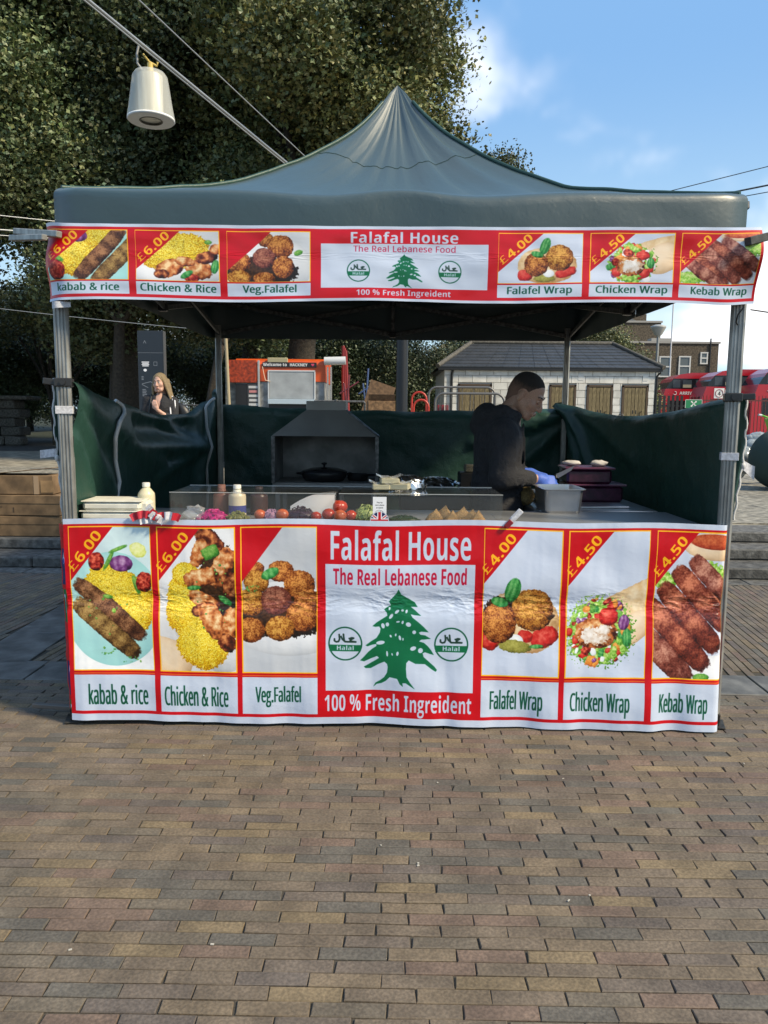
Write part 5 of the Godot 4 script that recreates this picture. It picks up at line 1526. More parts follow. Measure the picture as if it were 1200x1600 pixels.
func grill_hood() -> void:
	var t := thing("grill_hood", "dark steel charcoal grill with tapered extractor hood against the back wall", "grill", Vector3(-0.43, 0, -5.5))
	var dk := mat(lin(0.36, 0.35, 0.33), 0.48, 0.4, {"tex": T.soft, "tri": 1.0})
	var ed := mat(lin(0.22, 0.22, 0.22), 0.4, 0.8, {"tex": T.stain, "tri": 3.0})
	var soot := mat(lin(0.34, 0.34, 0.33), 0.55, 0.3, {"tex": T.blot, "tri": 0.7})
	var w := 0.385; var y0 := 0.93; var y1 := 1.272; var y2 := 1.515; var d := 0.5
	var b := MB.new()
	b.box(Vector3(0, y0 - 0.02, -d * 0.5), Vector3(w * 2, 0.05, d), Basis.IDENTITY, 0.004)
	part("hearth", b, dk, t)
	b = MB.new()
	b.box(Vector3(0, (y0 + y1) * 0.5, -d + 0.005), Vector3(w * 2 - 0.03, y1 - y0, 0.01))
	part("back_panel", b, soot, t)
	for s in [-1, 1]:
		b = MB.new()
		b.box(Vector3(s * (w - 0.008), (y0 + y1) * 0.5, -d * 0.5), Vector3(0.016, y1 - y0, d - 0.002), Basis.IDENTITY, 0.002)
		part("side_panel", b, soot, t)
		b = MB.new()
		b.box(Vector3(s * (w - 0.01), (y0 + y1) * 0.5, 0.004), Vector3(0.028, y1 - y0, 0.012), Basis.IDENTITY, 0.002)
		part("side_frame", b, ed, t)
	var lo := [Vector3(-w, y1, 0.01), Vector3(w, y1, 0.01), Vector3(w, y1, -d), Vector3(-w, y1, -d)]
	var hi := [Vector3(-0.145, y2 - 0.055, -0.10), Vector3(0.145, y2 - 0.055, -0.10), Vector3(0.145, y2 - 0.055, -0.40), Vector3(-0.145, y2 - 0.055, -0.40)]
	b = MB.new()
	for k in 4:
		b.face([lo[k], lo[(k + 1) % 4], hi[(k + 1) % 4], hi[k]])
	part("hood", b, dk, t)
	b = MB.new()
	b.box(Vector3(0, y2 - 0.025, -0.25), Vector3(0.29, 0.07, 0.30), Basis.IDENTITY, 0.003)
	part("flue", b, dk, t)
	b = MB.new()
	b.bar(lo[1] + Vector3(0.004, 0, 0.004), hi[1] + Vector3(0.004, 0, 0.004), 0.014, 0.014, 0.002)
	part("hood_edge", b, ed, t)
	for x in [-0.35, 0.35]:
		for z in [-0.05, -0.45]:
			b = MB.new()
			b.box(Vector3(x, 0.44, z), Vector3(0.035, 0.885, 0.035), Basis.IDENTITY, 0.003)
			part("leg", b, dk, t)
	# lidded pan in the hearth
	var p := thing("lidded_pan", "large black pan with glass lid standing inside the grill", "pan", Vector3(-0.45, y0 + 0.006, -5.68))
	b = MB.new()
	b.lathe([Vector2(0, 0), Vector2(0.14, 0), Vector2(0.165, 0.03), Vector2(0.17, 0.062), Vector2(0.16, 0.062)], 32)
	part("body", b, M.black_plastic, p)
	b = MB.new()
	b.lathe([Vector2(0.172, 0.062), Vector2(0.174, 0.068), Vector2(0.16, 0.078), Vector2(0.10, 0.095), Vector2(0.0, 0.104)], 32)
	part("lid", b, mat(lin(0.03, 0.03, 0.032), 0.12, 0.0), p)
	b = MB.new()
	b.lathe([Vector2(0.008, 0.100), Vector2(0.008, 0.118), Vector2(0.022, 0.124), Vector2(0.022, 0.134), Vector2(0.0, 0.137)], 16)
	part("knob", b, M.black, p)
	for s in [-1, 1]:
		b = MB.new()
		b.tube([Vector3(s * 0.165, 0.05, 0.035), Vector3(s * 0.20, 0.056, 0.03), Vector3(s * 0.20, 0.056, -0.03), Vector3(s * 0.165, 0.05, -0.035)], 0.007, 6)
		part("handle", b, M.black, p)
	p = thing("sauce_pan", "small black saucepan beside the lidded pan inside the grill", "pan", Vector3(-0.20, y0 + 0.006, -5.72))
	b = MB.new()
	b.lathe([Vector2(0, 0), Vector2(0.07, 0), Vector2(0.082, 0.05), Vector2(0.075, 0.05), Vector2(0.065, 0.006), Vector2(0, 0.006)], 24)
	part("body", b, M.black_plastic, p)
	b = MB.new()
	b.tube([Vector3(0.075, 0.04, 0.02), Vector3(0.14, 0.05, 0.08)], 0.009, 8)
	part("handle", b, M.black, p)

# ---------------------------------------------------------------- people
class Sdf:      # smooth union of tapered capsules and ellipsoids, meshed as surface nets
	var o: Vector3
	var cell: float
	var nx: int
	var ny: int
	var nz: int
	var f := PackedFloat32Array()
	func _init(lo: Vector3, hi: Vector3, c: float) -> void:
		o = lo; cell = c
		nx = ceili((hi.x - lo.x) / c) + 1; ny = ceili((hi.y - lo.y) / c) + 1; nz = ceili((hi.z - lo.z) / c) + 1
		f.resize(nx * ny * nz)
		f.fill(10.0)
	func run(lo: Vector3, hi: Vector3, k: float, dist: Callable, cut := false) -> void:
		var m := k + cell * 2.5
		var a := ((lo - o - Vector3.ONE * m) / cell).floor().max(Vector3.ZERO)
		var b := ((hi - o + Vector3.ONE * m) / cell).ceil().min(Vector3(nx - 1, ny - 1, nz - 1))
		for z in range(int(a.z), int(b.z) + 1):
			for y in range(int(a.y), int(b.y) + 1):
				var i := (z * ny + y) * nx + int(a.x)
				for x in range(int(a.x), int(b.x) + 1):
					var d: float = dist.call(o + Vector3(x, y, z) * cell)
					var e := f[i]
					if cut:
						d = -d
						var h := clampf(0.5 - 0.5 * (d - e) / k, 0.0, 1.0)
						f[i] = lerpf(d, e, h) + k * h * (1.0 - h) if k > 0.0 else maxf(e, d)
					else:
						var h := clampf(0.5 + 0.5 * (d - e) / k, 0.0, 1.0)
						f[i] = lerpf(d, e, h) - k * h * (1.0 - h)
					i += 1
	func cap(a: Vector3, b: Vector3, ra: float, rb: float, k := 0.02, cut := false) -> void:
		var r := maxf(ra, rb)
		var ab := b - a
		var l2 := maxf(ab.length_squared(), 1e-9)
		run(a.min(b) - Vector3.ONE * r, a.max(b) + Vector3.ONE * r, k, func(p: Vector3) -> float:
			var t := clampf((p - a).dot(ab) / l2, 0.0, 1.0)
			return p.distance_to(a + ab * t) - lerpf(ra, rb, t), cut)
	func egg(c: Vector3, r: Vector3, bs := Basis.IDENTITY, k := 0.02, cut := false) -> void:
		var inv := bs.inverse()
		var m := maxf(r.x, maxf(r.y, r.z))
		run(c - Vector3.ONE * m, c + Vector3.ONE * m, k, func(p: Vector3) -> float:
			var q := inv * (p - c)
			var k0 := (q / r).length(); var k1 := (q / (r * r)).length()
			return k0 * (k0 - 1.0) / maxf(k1, 1e-6), cut)
	func chain(pts: Array, rad: Array, k := 0.006) -> void:
		for i in pts.size() - 1: cap(pts[i], pts[i + 1], rad[i], rad[i + 1], k)
	func into(b: MB) -> void:
		var id := PackedInt32Array()
		id.resize(nx * ny * nz)
		id.fill(-1)
		var offs := [0, 1, nx, nx + 1, nx * ny, nx * ny + 1, nx * ny + nx, nx * ny + nx + 1]
		var v0 := b.v.size(); var i0 := b.ix.size()
		for z in nz - 1:
			for y in ny - 1:
				for x in nx - 1:
					var i := (z * ny + y) * nx + x
					var s := 0
					for q in 8:
						if f[i + offs[q]] < 0.0: s += 1
					if s == 0 or s == 8: continue
					var sum := Vector3.ZERO; var cnt := 0
					for e in [[0, 1], [2, 3], [4, 5], [6, 7], [0, 2], [1, 3], [4, 6], [5, 7], [0, 4], [1, 5], [2, 6], [3, 7]]:
						var fa := f[i + offs[e[0]]]; var fb := f[i + offs[e[1]]]
						if (fa < 0.0) != (fb < 0.0):
							var t := fa / (fa - fb)
							var pa := Vector3(e[0] & 1, (e[0] >> 1) & 1, e[0] >> 2); var pb := Vector3(e[1] & 1, (e[1] >> 1) & 1, e[1] >> 2)
							sum += pa.lerp(pb, t); cnt += 1
					id[i] = b.vert(o + (Vector3(x, y, z) + sum / cnt) * cell, Vector3.UP)
		for z in range(1, nz - 1):
			for y in range(1, ny - 1):
				for x in range(1, nx - 1):
					var i := (z * ny + y) * nx + x
					var ins := f[i] < 0.0
					for ax in 3:
						var st: int = [1, nx, nx * ny][ax]
						if ins == (f[i + st] < 0.0): continue
						var u: int = [nx, nx * ny, 1][ax]; var w: int = [nx * ny, 1, nx][ax]
						var a := id[i]; var c := id[i - u]; var d := id[i - u - w]; var e := id[i - w]
						if a < 0 or c < 0 or d < 0 or e < 0: continue
						if ins: b.tri(a, c, d); b.tri(a, d, e)
						else: b.tri(a, d, c); b.tri(a, e, d)
		b.smooth_from(v0, i0)

func head_sdf(tr: Transform3D, female: bool) -> Sdf:
	# own axes: y up, +z the way the face looks, origin between the ears
	var s := Sdf.new(tr.origin - Vector3.ONE * 0.19, tr.origin + Vector3(0.19, 0.17, 0.19), 0.0045)
	var P := func(x: float, y: float, z: float) -> Vector3: return tr * Vector3(x, y, z)
	var B := tr.basis
	var w := 0.93 if female else 1.0
	s.egg(P.call(0, 0.035, -0.018), Vector3(0.077 * w, 0.088, 0.098), B, 0.01)
	s.egg(P.call(0, -0.035, 0.030), Vector3(0.064 * w, 0.078, 0.062), B, 0.03)
	s.cap(P.call(-0.03 * w, -0.095, 0.060), P.call(0.03 * w, -0.095, 0.060), 0.020, 0.020, 0.02)
	s.cap(P.call(0, -0.103, 0.072), P.call(0, -0.106, 0.072), 0.016, 0.016, 0.015)
	for q in [-1, 1]:
		s.cap(P.call(q * 0.060 * w, -0.045, 0.0), P.call(q * 0.035 * w, -0.092, 0.055), 0.018, 0.018, 0.025)
		s.egg(P.call(q * 0.042 * w, -0.028, 0.060), Vector3(0.026, 0.022, 0.022), B, 0.02)
		s.egg(P.call(q * 0.078 * w, -0.012, -0.012), Vector3(0.012, 0.034, 0.021), B * Basis(Vector3.UP, q * 0.45), 0.004)
		s.egg(P.call(q * 0.031 * w, 0.004, 0.094), Vector3(0.017, 0.011, 0.014), B, 0.012, true)
	s.cap(P.call(-0.034 * w, 0.024, 0.079), P.call(0.034 * w, 0.024, 0.079), 0.011, 0.011, 0.014)
	s.chain([P.call(0, 0.010, 0.088), P.call(0, -0.024, 0.106), P.call(0, -0.036, 0.108)], [0.008, 0.011, 0.013], 0.008)
	for q in [-1, 1]: s.egg(P.call(q * 0.011, -0.038, 0.098), Vector3(0.010, 0.008, 0.011), B, 0.006)
	s.cap(P.call(-0.018, -0.066, 0.092), P.call(0.018, -0.066, 0.092), 0.0075, 0.0075, 0.008)
	s.cap(P.call(-0.016, -0.077, 0.091), P.call(0.016, -0.077, 0.091), 0.008, 0.008, 0.008)
	s.cap(P.call(-0.020, -0.0715, 0.103), P.call(0.020, -0.0715, 0.103), 0.003, 0.003, 0.003, true)
	s.cap(P.call(0, -0.06, -0.025), P.call(0, -0.17, -0.05), 0.055 * w, 0.058 * w, 0.03)
	return s
func eyes(t: Node, tr: Transform3D, female: bool, lids: Material = null) -> void:
	var w := 0.93 if female else 1.0
	for q in [-1, 1]:
		var b := MB.new()
		b.ball(tr * Vector3(q * 0.031 * w, 0.003, 0.0775), Vector3.ONE * 0.0115, tr.basis, 12, 8)
		var e := part("eye", b, lids if lids else mat(lin(0.50, 0.47, 0.43), 0.15), t)
		b = MB.new()
		b.ball(tr * Vector3(q * 0.031 * w, 0.001 if lids == null else -0.006, 0.0855), Vector3(0.0055, 0.0055, 0.0045) if lids == null else Vector3(0.011, 0.0022, 0.004), tr.basis, 10, 6)
		part("iris", b, mat(lin(0.02, 0.013, 0.008), 0.1), e)
		b = MB.new()
		b.tube([tr * Vector3(q * 0.014 * w, 0.027, 0.090), tr * Vector3(q * 0.032 * w, 0.032, 0.088), tr * Vector3(q * 0.05 * w, 0.027, 0.075)], [0.003, 0.0042, 0.002], 5)
		part("eyebrow", b, mat(lin(0.03, 0.022, 0.018), 0.9), t)

func hand_sdf(s: Sdf, wrist: Vector3, fwd: Vector3, palm_n: Vector3, thumb_side: float, curl: float, sc := 1.0) -> void:
	# fingers curl towards -palm_n's opposite: palm_n is the way the palm faces
	var z := fwd.normalized()
	var x := z.cross(palm_n).normalized() * thumb_side    # towards the thumb
	var n := palm_n.normalized()
	var kn := []
	for k in 4:
		kn.append(wrist + z * (0.088 - 0.004 * absf(k - 1.0)) * sc + x * (0.030 - 0.019 * k) * sc)
	s.cap(wrist, wrist + z * 0.03 * sc, 0.024 * sc, 0.026 * sc, 0.015)
	for k in 4: s.cap(wrist + z * 0.02 * sc + x * (0.015 - 0.010 * k) * sc, kn[k], 0.016 * sc, 0.0125 * sc, 0.010)
	var len := [[0.040, 0.026, 0.021], [0.045, 0.029, 0.022], [0.042, 0.027, 0.021], [0.033, 0.021, 0.018]]
	for k in 4:
		var p: Vector3 = kn[k]
		var ang := 0.0
		var pts := [p]; var rad := [0.0105 * sc]
		for j in 3:
			ang += curl * [0.9, 1.15, 0.8][j]
			p += (z * cos(ang) + n * sin(ang)) * len[k][j] * sc
			pts.append(p); rad.append([0.0098, 0.009, 0.0078][j] * sc)
		s.chain(pts, rad, 0.003)
	var t0 := wrist + z * 0.028 * sc + x * 0.022 * sc
	var t1 := t0 + (z * 0.6 + x * 0.6 + n * 0.45).normalized() * 0.042 * sc
	var t2 := t1 + (z * 0.75 + x * 0.05 + n * 0.7).normalized() * 0.032 * sc
	var t3 := t2 + (z * 0.6 - x * 0.35 + n * 0.6).normalized() * 0.026 * sc
	s.chain([t0, t1, t2, t3], [0.015 * sc, 0.0125 * sc, 0.011 * sc, 0.009 * sc], 0.006)

func build_people() -> void:
	var skin := mat(lin(0.62, 0.36, 0.25), 0.5, 0.0, {"sss": 0.12, "tex": T.fine, "tri": 9.0})
	var cloth := mat(lin(0.017, 0.017, 0.020), 0.85, 0.0, {"bump": T.wrinkle, "depth": 1.6, "tri": 2.2, "rim": 0.15})
	cook(skin, cloth)
	passer_by(mat(lin(0.52, 0.31, 0.23), 0.5, 0.0, {"sss": 0.12}), cloth)

func cook(skin: Material, cloth: Material) -> void:
	var t := thing("person", "cook in black hoodie and blue gloves looking down and cutting food", "person", Vector3(0.65, 0, -4.35))
	var O := Vector3(0.65, 0, -4.35)
	var W := func(x: float, y: float, z: float) -> Vector3: return Vector3(x, y, z) - O
	# head: profile towards +x, tipped down
	var hb := Basis(Vector3.UP, deg_to_rad(64)) * Basis(Vector3.RIGHT, deg_to_rad(32))
	var ht := Transform3D(hb, W.call(0.800, 1.545, -4.32))
	var hs := head_sdf(ht, false)
	var b := MB.new()
	hs.into(b)
	# body, arms and legs under the clothes
	var s := Sdf.new(Vector3(-0.35, -0.02, -0.42), Vector3(0.45, 1.5, 0.42), 0.015)
	var neck: Vector3 = W.call(0.695, 1.425, -4.34)
	var chest: Vector3 = W.call(0.655, 1.26, -4.35)
	var belly: Vector3 = W.call(0.655, 1.03, -4.36)
	var hip: Vector3 = W.call(0.645, 0.88, -4.36)
	var shr: Vector3 = W.call(0.655, 1.335, -4.17); var shl: Vector3 = W.call(0.675, 1.335, -4.53)
	var elr: Vector3 = W.call(0.635, 1.095, -4.115); var ell: Vector3 = W.call(0.685, 1.10, -4.575)
	var wrr: Vector3 = W.call(0.855, 1.082, -4.20); var wrl: Vector3 = W.call(0.855, 1.095, -4.43)
	s.cap(neck + Vector3(0.03, 0.03, 0), chest, 0.055, 0.10, 0.04)
	s.egg(chest, Vector3(0.11, 0.16, 0.17), Basis.IDENTITY, 0.06)
	s.egg(belly, Vector3(0.125, 0.16, 0.15), Basis.IDENTITY, 0.06)
	s.egg(hip, Vector3(0.115, 0.12, 0.16), Basis.IDENTITY, 0.05)
	for q in [[shr, elr, wrr], [shl, ell, wrl]]:
		s.cap(q[0], q[1], 0.055, 0.043, 0.04)
		s.cap(q[1], q[2], 0.042, 0.028, 0.02)
	for q in [0.09, -0.09]:
		s.cap(hip + Vector3(0, -0.05, q), Vector3(0.015, 0.47, q), 0.085, 0.058, 0.04)
		s.cap(Vector3(0.015, 0.47, q), Vector3(-0.02, 0.08, q), 0.056, 0.04, 0.02)
		s.cap(Vector3(-0.03, 0.045, q), Vector3(0.14, 0.035, q), 0.042, 0.035, 0.02)
	s.into(b)
	part("body", b, skin, t)
	eyes(t, ht, false, skin)
	# cropped hair
	var hr := Sdf.new(ht.origin - Vector3.ONE * 0.15, ht.origin + Vector3.ONE * 0.17, 0.006)
	hr.egg(ht * Vector3(0, 0.035, -0.018), Vector3(0.0778, 0.0888, 0.0988), hb, 0.01)
	hr.cap(ht * Vector3(0, -0.02, -0.064), ht * Vector3(0, -0.065, -0.066), 0.050, 0.036, 0.03)
	hr.egg(ht * Vector3(0, -0.03, 0.085), Vector3(0.12, 0.108, 0.088), hb, 0.012, true)
	for q in [-1, 1]: hr.egg(ht * Vector3(q * 0.085, -0.03, -0.005), Vector3(0.035, 0.055, 0.035), hb, 0.01, true)
	b = MB.new()
	hr.into(b)
	var hn := FastNoiseLite.new()
	hn.frequency = 60.0
	var hinv := ht.affine_inverse()
	for k in b.v.size():      # cropped shorter, so that more scalp shows, round the ears, nape and hairline
		var q := hinv * b.v[k]
		var len := smoothstep(-0.03, 0.085, q.y - 0.35 * maxf(q.z, 0.0) + 0.02 * hn.get_noise_3dv(b.v[k]))
		b.c[k] = Color(0.48, 0.28, 0.20).lerp(Color(0.060, 0.050, 0.044), clampf(len * 1.15, 0.12, 1.0))
	part("hair", b, mat(Color.WHITE, 0.95, 0.0, {"vc": 1, "tex": T.speck, "tri": 30.0, "bump": T.grain, "depth": 0.3}), t)
	# hoodie
	s = Sdf.new(Vector3(-0.32, 0.70, -0.40), Vector3(0.36, 1.56, 0.40), 0.014)
	s.egg(chest + Vector3(-0.008, 0.005, 0), Vector3(0.138, 0.19, 0.205), Basis(Vector3(0, 0, 1), -0.1), 0.06)
	s.egg(belly + Vector3(-0.002, 0.0, 0), Vector3(0.152, 0.20, 0.185), Basis.IDENTITY, 0.07)
	s.cap(hip + Vector3(0.0, 0.0, -0.08), hip + Vector3(0.0, 0.0, 0.08), 0.14, 0.14, 0.05)
	for q in [[shr, elr, wrr], [shl, ell, wrl]]:
		s.cap(q[0], q[1], 0.078, 0.066, 0.05)
		s.cap(q[1], q[1].lerp(q[2], 0.74), 0.064, 0.046, 0.03)
		# creases at the elbow
		var d: Vector3 = (q[2] - q[1]).normalized()
		for k in 4:
			var c: Vector3 = q[1].lerp(q[2], 0.12 + 0.16 * k)
			s.cap(c + Vector3(0.012, 0.050 - 0.005 * k, 0.02), c + Vector3(-0.016, -0.03 - 0.004 * k, 0.062), 0.013, 0.009, 0.010)
		for k in 3:
			var c2: Vector3 = q[0].lerp(q[1], 0.35 + 0.22 * k)
			s.cap(c2 + Vector3(0.058, 0.03, 0.03), c2 + Vector3(-0.04, -0.03, 0.074), 0.012, 0.008, 0.010)
	for k in 5:      # folds across the back and side
		s.cap(belly + Vector3(-0.14, 0.10 - 0.07 * k, 0.09), belly + Vector3(0.10, 0.02 - 0.06 * k, 0.165), 0.014, 0.010, 0.012)
	s.cap(chest + Vector3(0.125, 0.12, 0.06), belly + Vector3(0.150, -0.18, 0.05), 0.010, 0.010, 0.008)
	# hood lying on the shoulders
	s.chain([W.call(0.735, 1.425, -4.26), W.call(0.65, 1.445, -4.235), W.call(0.575, 1.43, -4.30), W.call(0.565, 1.425, -4.40), W.call(0.63, 1.44, -4.46), W.call(0.73, 1.42, -4.43)], [0.030, 0.040, 0.052, 0.052, 0.040, 0.030], 0.03)
	s.cap(W.call(0.585, 1.44, -4.35), W.call(0.535, 1.375, -4.35), 0.06, 0.052, 0.04)
	s.cap(W.call(0.68, 1.46, -4.33), W.call(0.80, 1.61, -4.32), 0.062, 0.085, 0.004, true)
	b = MB.new()
	s.into(b)
	part("hoodie", b, cloth, t)
	# apron and trousers
	s = Sdf.new(Vector3(-0.30, 0.0, -0.36), Vector3(0.36, 0.95, 0.36), 0.018)
	s.egg(hip, Vector3(0.128, 0.13, 0.172), Basis.IDENTITY, 0.05)
	for q in [0.09, -0.09]:
		s.cap(hip + Vector3(0, -0.05, q), Vector3(0.015, 0.47, q), 0.098, 0.075, 0.04)
		s.cap(Vector3(0.015, 0.47, q), Vector3(-0.02, 0.09, q), 0.075, 0.06, 0.02)
	b = MB.new()
	s.into(b)
	part("trousers", b, mat(lin(0.012, 0.012, 0.015), 0.9), t)
	for q in [0.09, -0.09]:
		s = Sdf.new(Vector3(-0.12, -0.02, q - 0.08), Vector3(0.24, 0.14, q + 0.08), 0.012)
		s.cap(Vector3(-0.03, 0.052, q), Vector3(0.15, 0.042, q), 0.050, 0.042, 0.02)
		b = MB.new()
		s.into(b)
		part("shoe", b, M.black, t)
	# gloves
	var gl := mat(lin(0.06, 0.14, 0.55), 0.6, 0.0, {"sss": 0.05})
	s = Sdf.new(wrr - Vector3.ONE * 0.09, wrr + Vector3.ONE * 0.16, 0.005)
	s.cap(wrr - Vector3(0.03, 0, 0), wrr, 0.033, 0.031, 0.01)
	hand_sdf(s, wrr, Vector3(1.0, -0.22, -0.12), Vector3(-0.15, -0.55, -0.8), -1.0, 0.85, 1.04)
	b = MB.new()
	s.into(b)
	part("glove", b, gl, t)
	s = Sdf.new(wrl - Vector3.ONE * 0.09, wrl + Vector3.ONE * 0.16, 0.005)
	s.cap(wrl - Vector3(0.03, 0, 0), wrl, 0.033, 0.031, 0.01)
	hand_sdf(s, wrl, Vector3(1.0, -0.30, 0.15), Vector3(-0.1, -0.8, 0.5), 1.0, 0.5, 1.04)
	b = MB.new()
	s.into(b)
	part("glove", b, gl, t)
	# knife
	var k := thing("knife", "broad steel kitchen knife held in the cook's gloved hand", "knife", Vector3(0.93, 1.075, -4.235))
	b = MB.new()
	b.bar(Vector3(-0.05, -0.02, 0), Vector3(0.035, 0.02, 0.0), 0.018, 0.022, 0.005)
	part("handle", b, M.black, k)
	b = MB.new()
	b.prism(PackedVector2Array([Vector2(0, -0.014), Vector2(0.085, -0.004), Vector2(0.115, 0.014), Vector2(0, 0.014)]), 0.002, Transform3D(Basis(Vector3(0, 0, 1), 0.44) * Basis(Vector3.RIGHT, -0.5), Vector3(0.035, 0.02, 0)))
	part("blade", b, M.steel, k)

func passer_by(skin: Material, cloth: Material) -> void:
	var O := Vector3(-2.93, 0.315, -10.0)
	var t := thing("person", "woman with long fair hair in black jacket with white sleeve stripes holding a strap", "person", O)
	var ht := Transform3D(Basis(Vector3.UP, deg_to_rad(-10)) * Basis(Vector3.RIGHT, deg_to_rad(3)) * Basis(Vector3(0, 0, 1), 0.08), Vector3(0.0, 1.51, 0.0))
	var hs := head_sdf(ht, true)
	var b := MB.new()
	hs.into(b)
	var s := Sdf.new(Vector3(-0.36, -0.02, -0.25), Vector3(0.40, 1.45, 0.34), 0.016)
	var shr := Vector3(-0.165, 1.29, 0.0); var shl := Vector3(0.165, 1.27, -0.02)
	var elr := Vector3(-0.20, 1.02, 0.06); var ell := Vector3(0.20, 1.00, 0.08)
	var wrr := Vector3(-0.17, 0.80, 0.14); var wrl := Vector3(0.015, 1.16, 0.19)
	s.cap(Vector3(0, 1.36, -0.02), Vector3(0, 1.2, 0), 0.05, 0.10, 0.04)
	s.egg(Vector3(0, 1.18, 0), Vector3(0.15, 0.17, 0.10), Basis.IDENTITY, 0.05)
	s.egg(Vector3(0, 0.95, 0), Vector3(0.125, 0.18, 0.09), Basis.IDENTITY, 0.06)
	s.egg(Vector3(0, 0.80, 0), Vector3(0.155, 0.12, 0.11), Basis.IDENTITY, 0.05)
	for q in [[shr, elr, wrr], [shl, ell, wrl]]:
		s.cap(q[0], q[1], 0.045, 0.036, 0.03)
		s.cap(q[1], q[2], 0.036, 0.024, 0.02)
	for q in [0.085, -0.085]:
		s.cap(Vector3(q, 0.76, 0), Vector3(q, 0.43, 0.01), 0.08, 0.052, 0.04)
		s.cap(Vector3(q, 0.43, 0.01), Vector3(q, 0.07, -0.01), 0.05, 0.035, 0.02)
		s.cap(Vector3(q, 0.04, -0.02), Vector3(q, 0.03, 0.13), 0.038, 0.03, 0.02)
	s.into(b)
	s = Sdf.new(wrl - Vector3.ONE * 0.10, wrl + Vector3.ONE * 0.15, 0.006)
	hand_sdf(s, wrl, Vector3(-0.35, 0.85, 0.05), Vector3(0.1, 0.0, -1.0), 1.0, 0.45, 0.9)
	s.into(b)
	s = Sdf.new(wrr - Vector3.ONE * 0.15, wrr + Vector3.ONE * 0.12, 0.006)
	hand_sdf(s, wrr, Vector3(0.0, -1.0, 0.2), Vector3(1.0, 0, 0), 1.0, 0.35, 0.9)
	s.into(b)
	part("body", b, skin, t)
	eyes(t, ht, true)
	var lp := MB.new()
	lp.tube([ht * Vector3(-0.019, -0.071, 0.093), ht * Vector3(0, -0.0705, 0.1), ht * Vector3(0.019, -0.071, 0.093)], [0.002, 0.006, 0.002], 6)
	part("lips", lp, mat(lin(0.36, 0.11, 0.10), 0.4), t)
	# hair: crown and long locks
	var hr := Sdf.new(Vector3(-0.20, 1.12, -0.20), Vector3(0.24, 1.68, 0.20), 0.007)
	hr.egg(ht * Vector3(0, 0.038, -0.025), Vector3(0.084, 0.093, 0.104), ht.basis, 0.01)
	hr.egg(ht * Vector3(0, -0.025, 0.10), Vector3(0.060, 0.104, 0.090), ht.basis, 0.012, true)
	for q in [-1, 1]:
		for k in 6:
			var a := ht * Vector3(q * (0.052 + 0.007 * k), 0.080 - 0.014 * k, 0.030 - 0.022 * k)
			var m := ht * Vector3(q * 0.090, -0.05, 0.025 - 0.022 * k)
			var e := ht * Vector3(q * (0.115 + 0.014 * sin(k * 2.1)) + 0.022, -0.22 - 0.035 * (k % 3), 0.035 - 0.024 * k)
			if q < 0: e += Vector3(-0.005, -0.03, 0.02)
			hr.chain([a, m, e], [0.014, 0.019, 0.009], 0.008)
	for k in 5:
		hr.chain([ht * Vector3(-0.06 + 0.03 * k, 0.02, -0.10), ht * Vector3(-0.07 + 0.035 * k, -0.12, -0.10), ht * Vector3(-0.08 + 0.04 * k, -0.28, -0.08)], [0.03, 0.032, 0.014], 0.012)
	b = MB.new()
	hr.into(b)
	part("hair", b, mat(lin(0.46, 0.32, 0.15), 0.5, 0.0, {"tex": T.stain, "tri3": Vector3(40, 4, 40), "bump": T.grain, "depth": 0.3}), t)
	# jacket
	s = Sdf.new(Vector3(-0.34, 0.66, -0.22), Vector3(0.36, 1.44, 0.28), 0.014)
	s.egg(Vector3(0, 1.19, 0), Vector3(0.172, 0.185, 0.125), Basis.IDENTITY, 0.05)
	s.egg(Vector3(0, 0.93, 0), Vector3(0.16, 0.22, 0.115), Basis.IDENTITY, 0.06)
	s.cap(Vector3(-0.1, 0.76, 0), Vector3(0.1, 0.76, 0), 0.10, 0.10, 0.04)
	s.cap(shr, elr, 0.066, 0.054, 0.04); s.cap(elr, elr.lerp(wrr, 0.85), 0.053, 0.042, 0.03)
	s.cap(shl, ell, 0.066, 0.056, 0.04); s.cap(ell, ell.lerp(wrl, 0.42), 0.054, 0.05, 0.03)
	s.cap(Vector3(0, 1.36, 0.06), Vector3(0, 1.16, 0.15), 0.045, 0.02, 0.01, true)
	b = MB.new()
	s.into(b)
	var jk := part("jacket", b, cloth, t)
	for k in 3:
		b = MB.new()
		b.tube([shl + Vector3(-0.055 + 0.02 * k, 0.066, 0.012), shl + Vector3(-0.028 + 0.03 * k, 0.045 - 0.018 * k, 0.052), shl.lerp(ell, 0.35) + Vector3(-0.028 + 0.03 * k, 0.0, 0.061 - 0.008 * k), shl.lerp(ell, 0.7) + Vector3(-0.026 + 0.029 * k, 0, 0.056 - 0.008 * k), ell + Vector3(-0.024 + 0.027 * k, 0.02, 0.05)], 0.010, 6)
		part("stripe", b, mat(lin(0.72, 0.72, 0.75), 0.8), jk)
	b = MB.new()
	b.tube([Vector3(-0.11, 1.36, 0.02), Vector3(-0.09, 1.25, 0.125), Vector3(-0.13, 1.02, 0.13), Vector3(-0.16, 0.85, 0.06)], 0.011, 6)
	part("bag_strap", b, M.black, t)
	s = Sdf.new(Vector3(-0.2, 0.0, -0.2), Vector3(0.2, 0.9, 0.2), 0.018)
	s.egg(Vector3(0, 0.80, 0), Vector3(0.165, 0.12, 0.12), Basis.IDENTITY, 0.05)
	for q in [0.085, -0.085]:
		s.cap(Vector3(q, 0.76, 0), Vector3(q, 0.43, 0.01), 0.09, 0.065, 0.04)
		s.cap(Vector3(q, 0.43, 0.01), Vector3(q, 0.08, -0.01), 0.064, 0.05, 0.02)
	b = MB.new()
	s.into(b)
	part("trousers", b, mat(lin(0.02, 0.022, 0.03), 0.9), t)
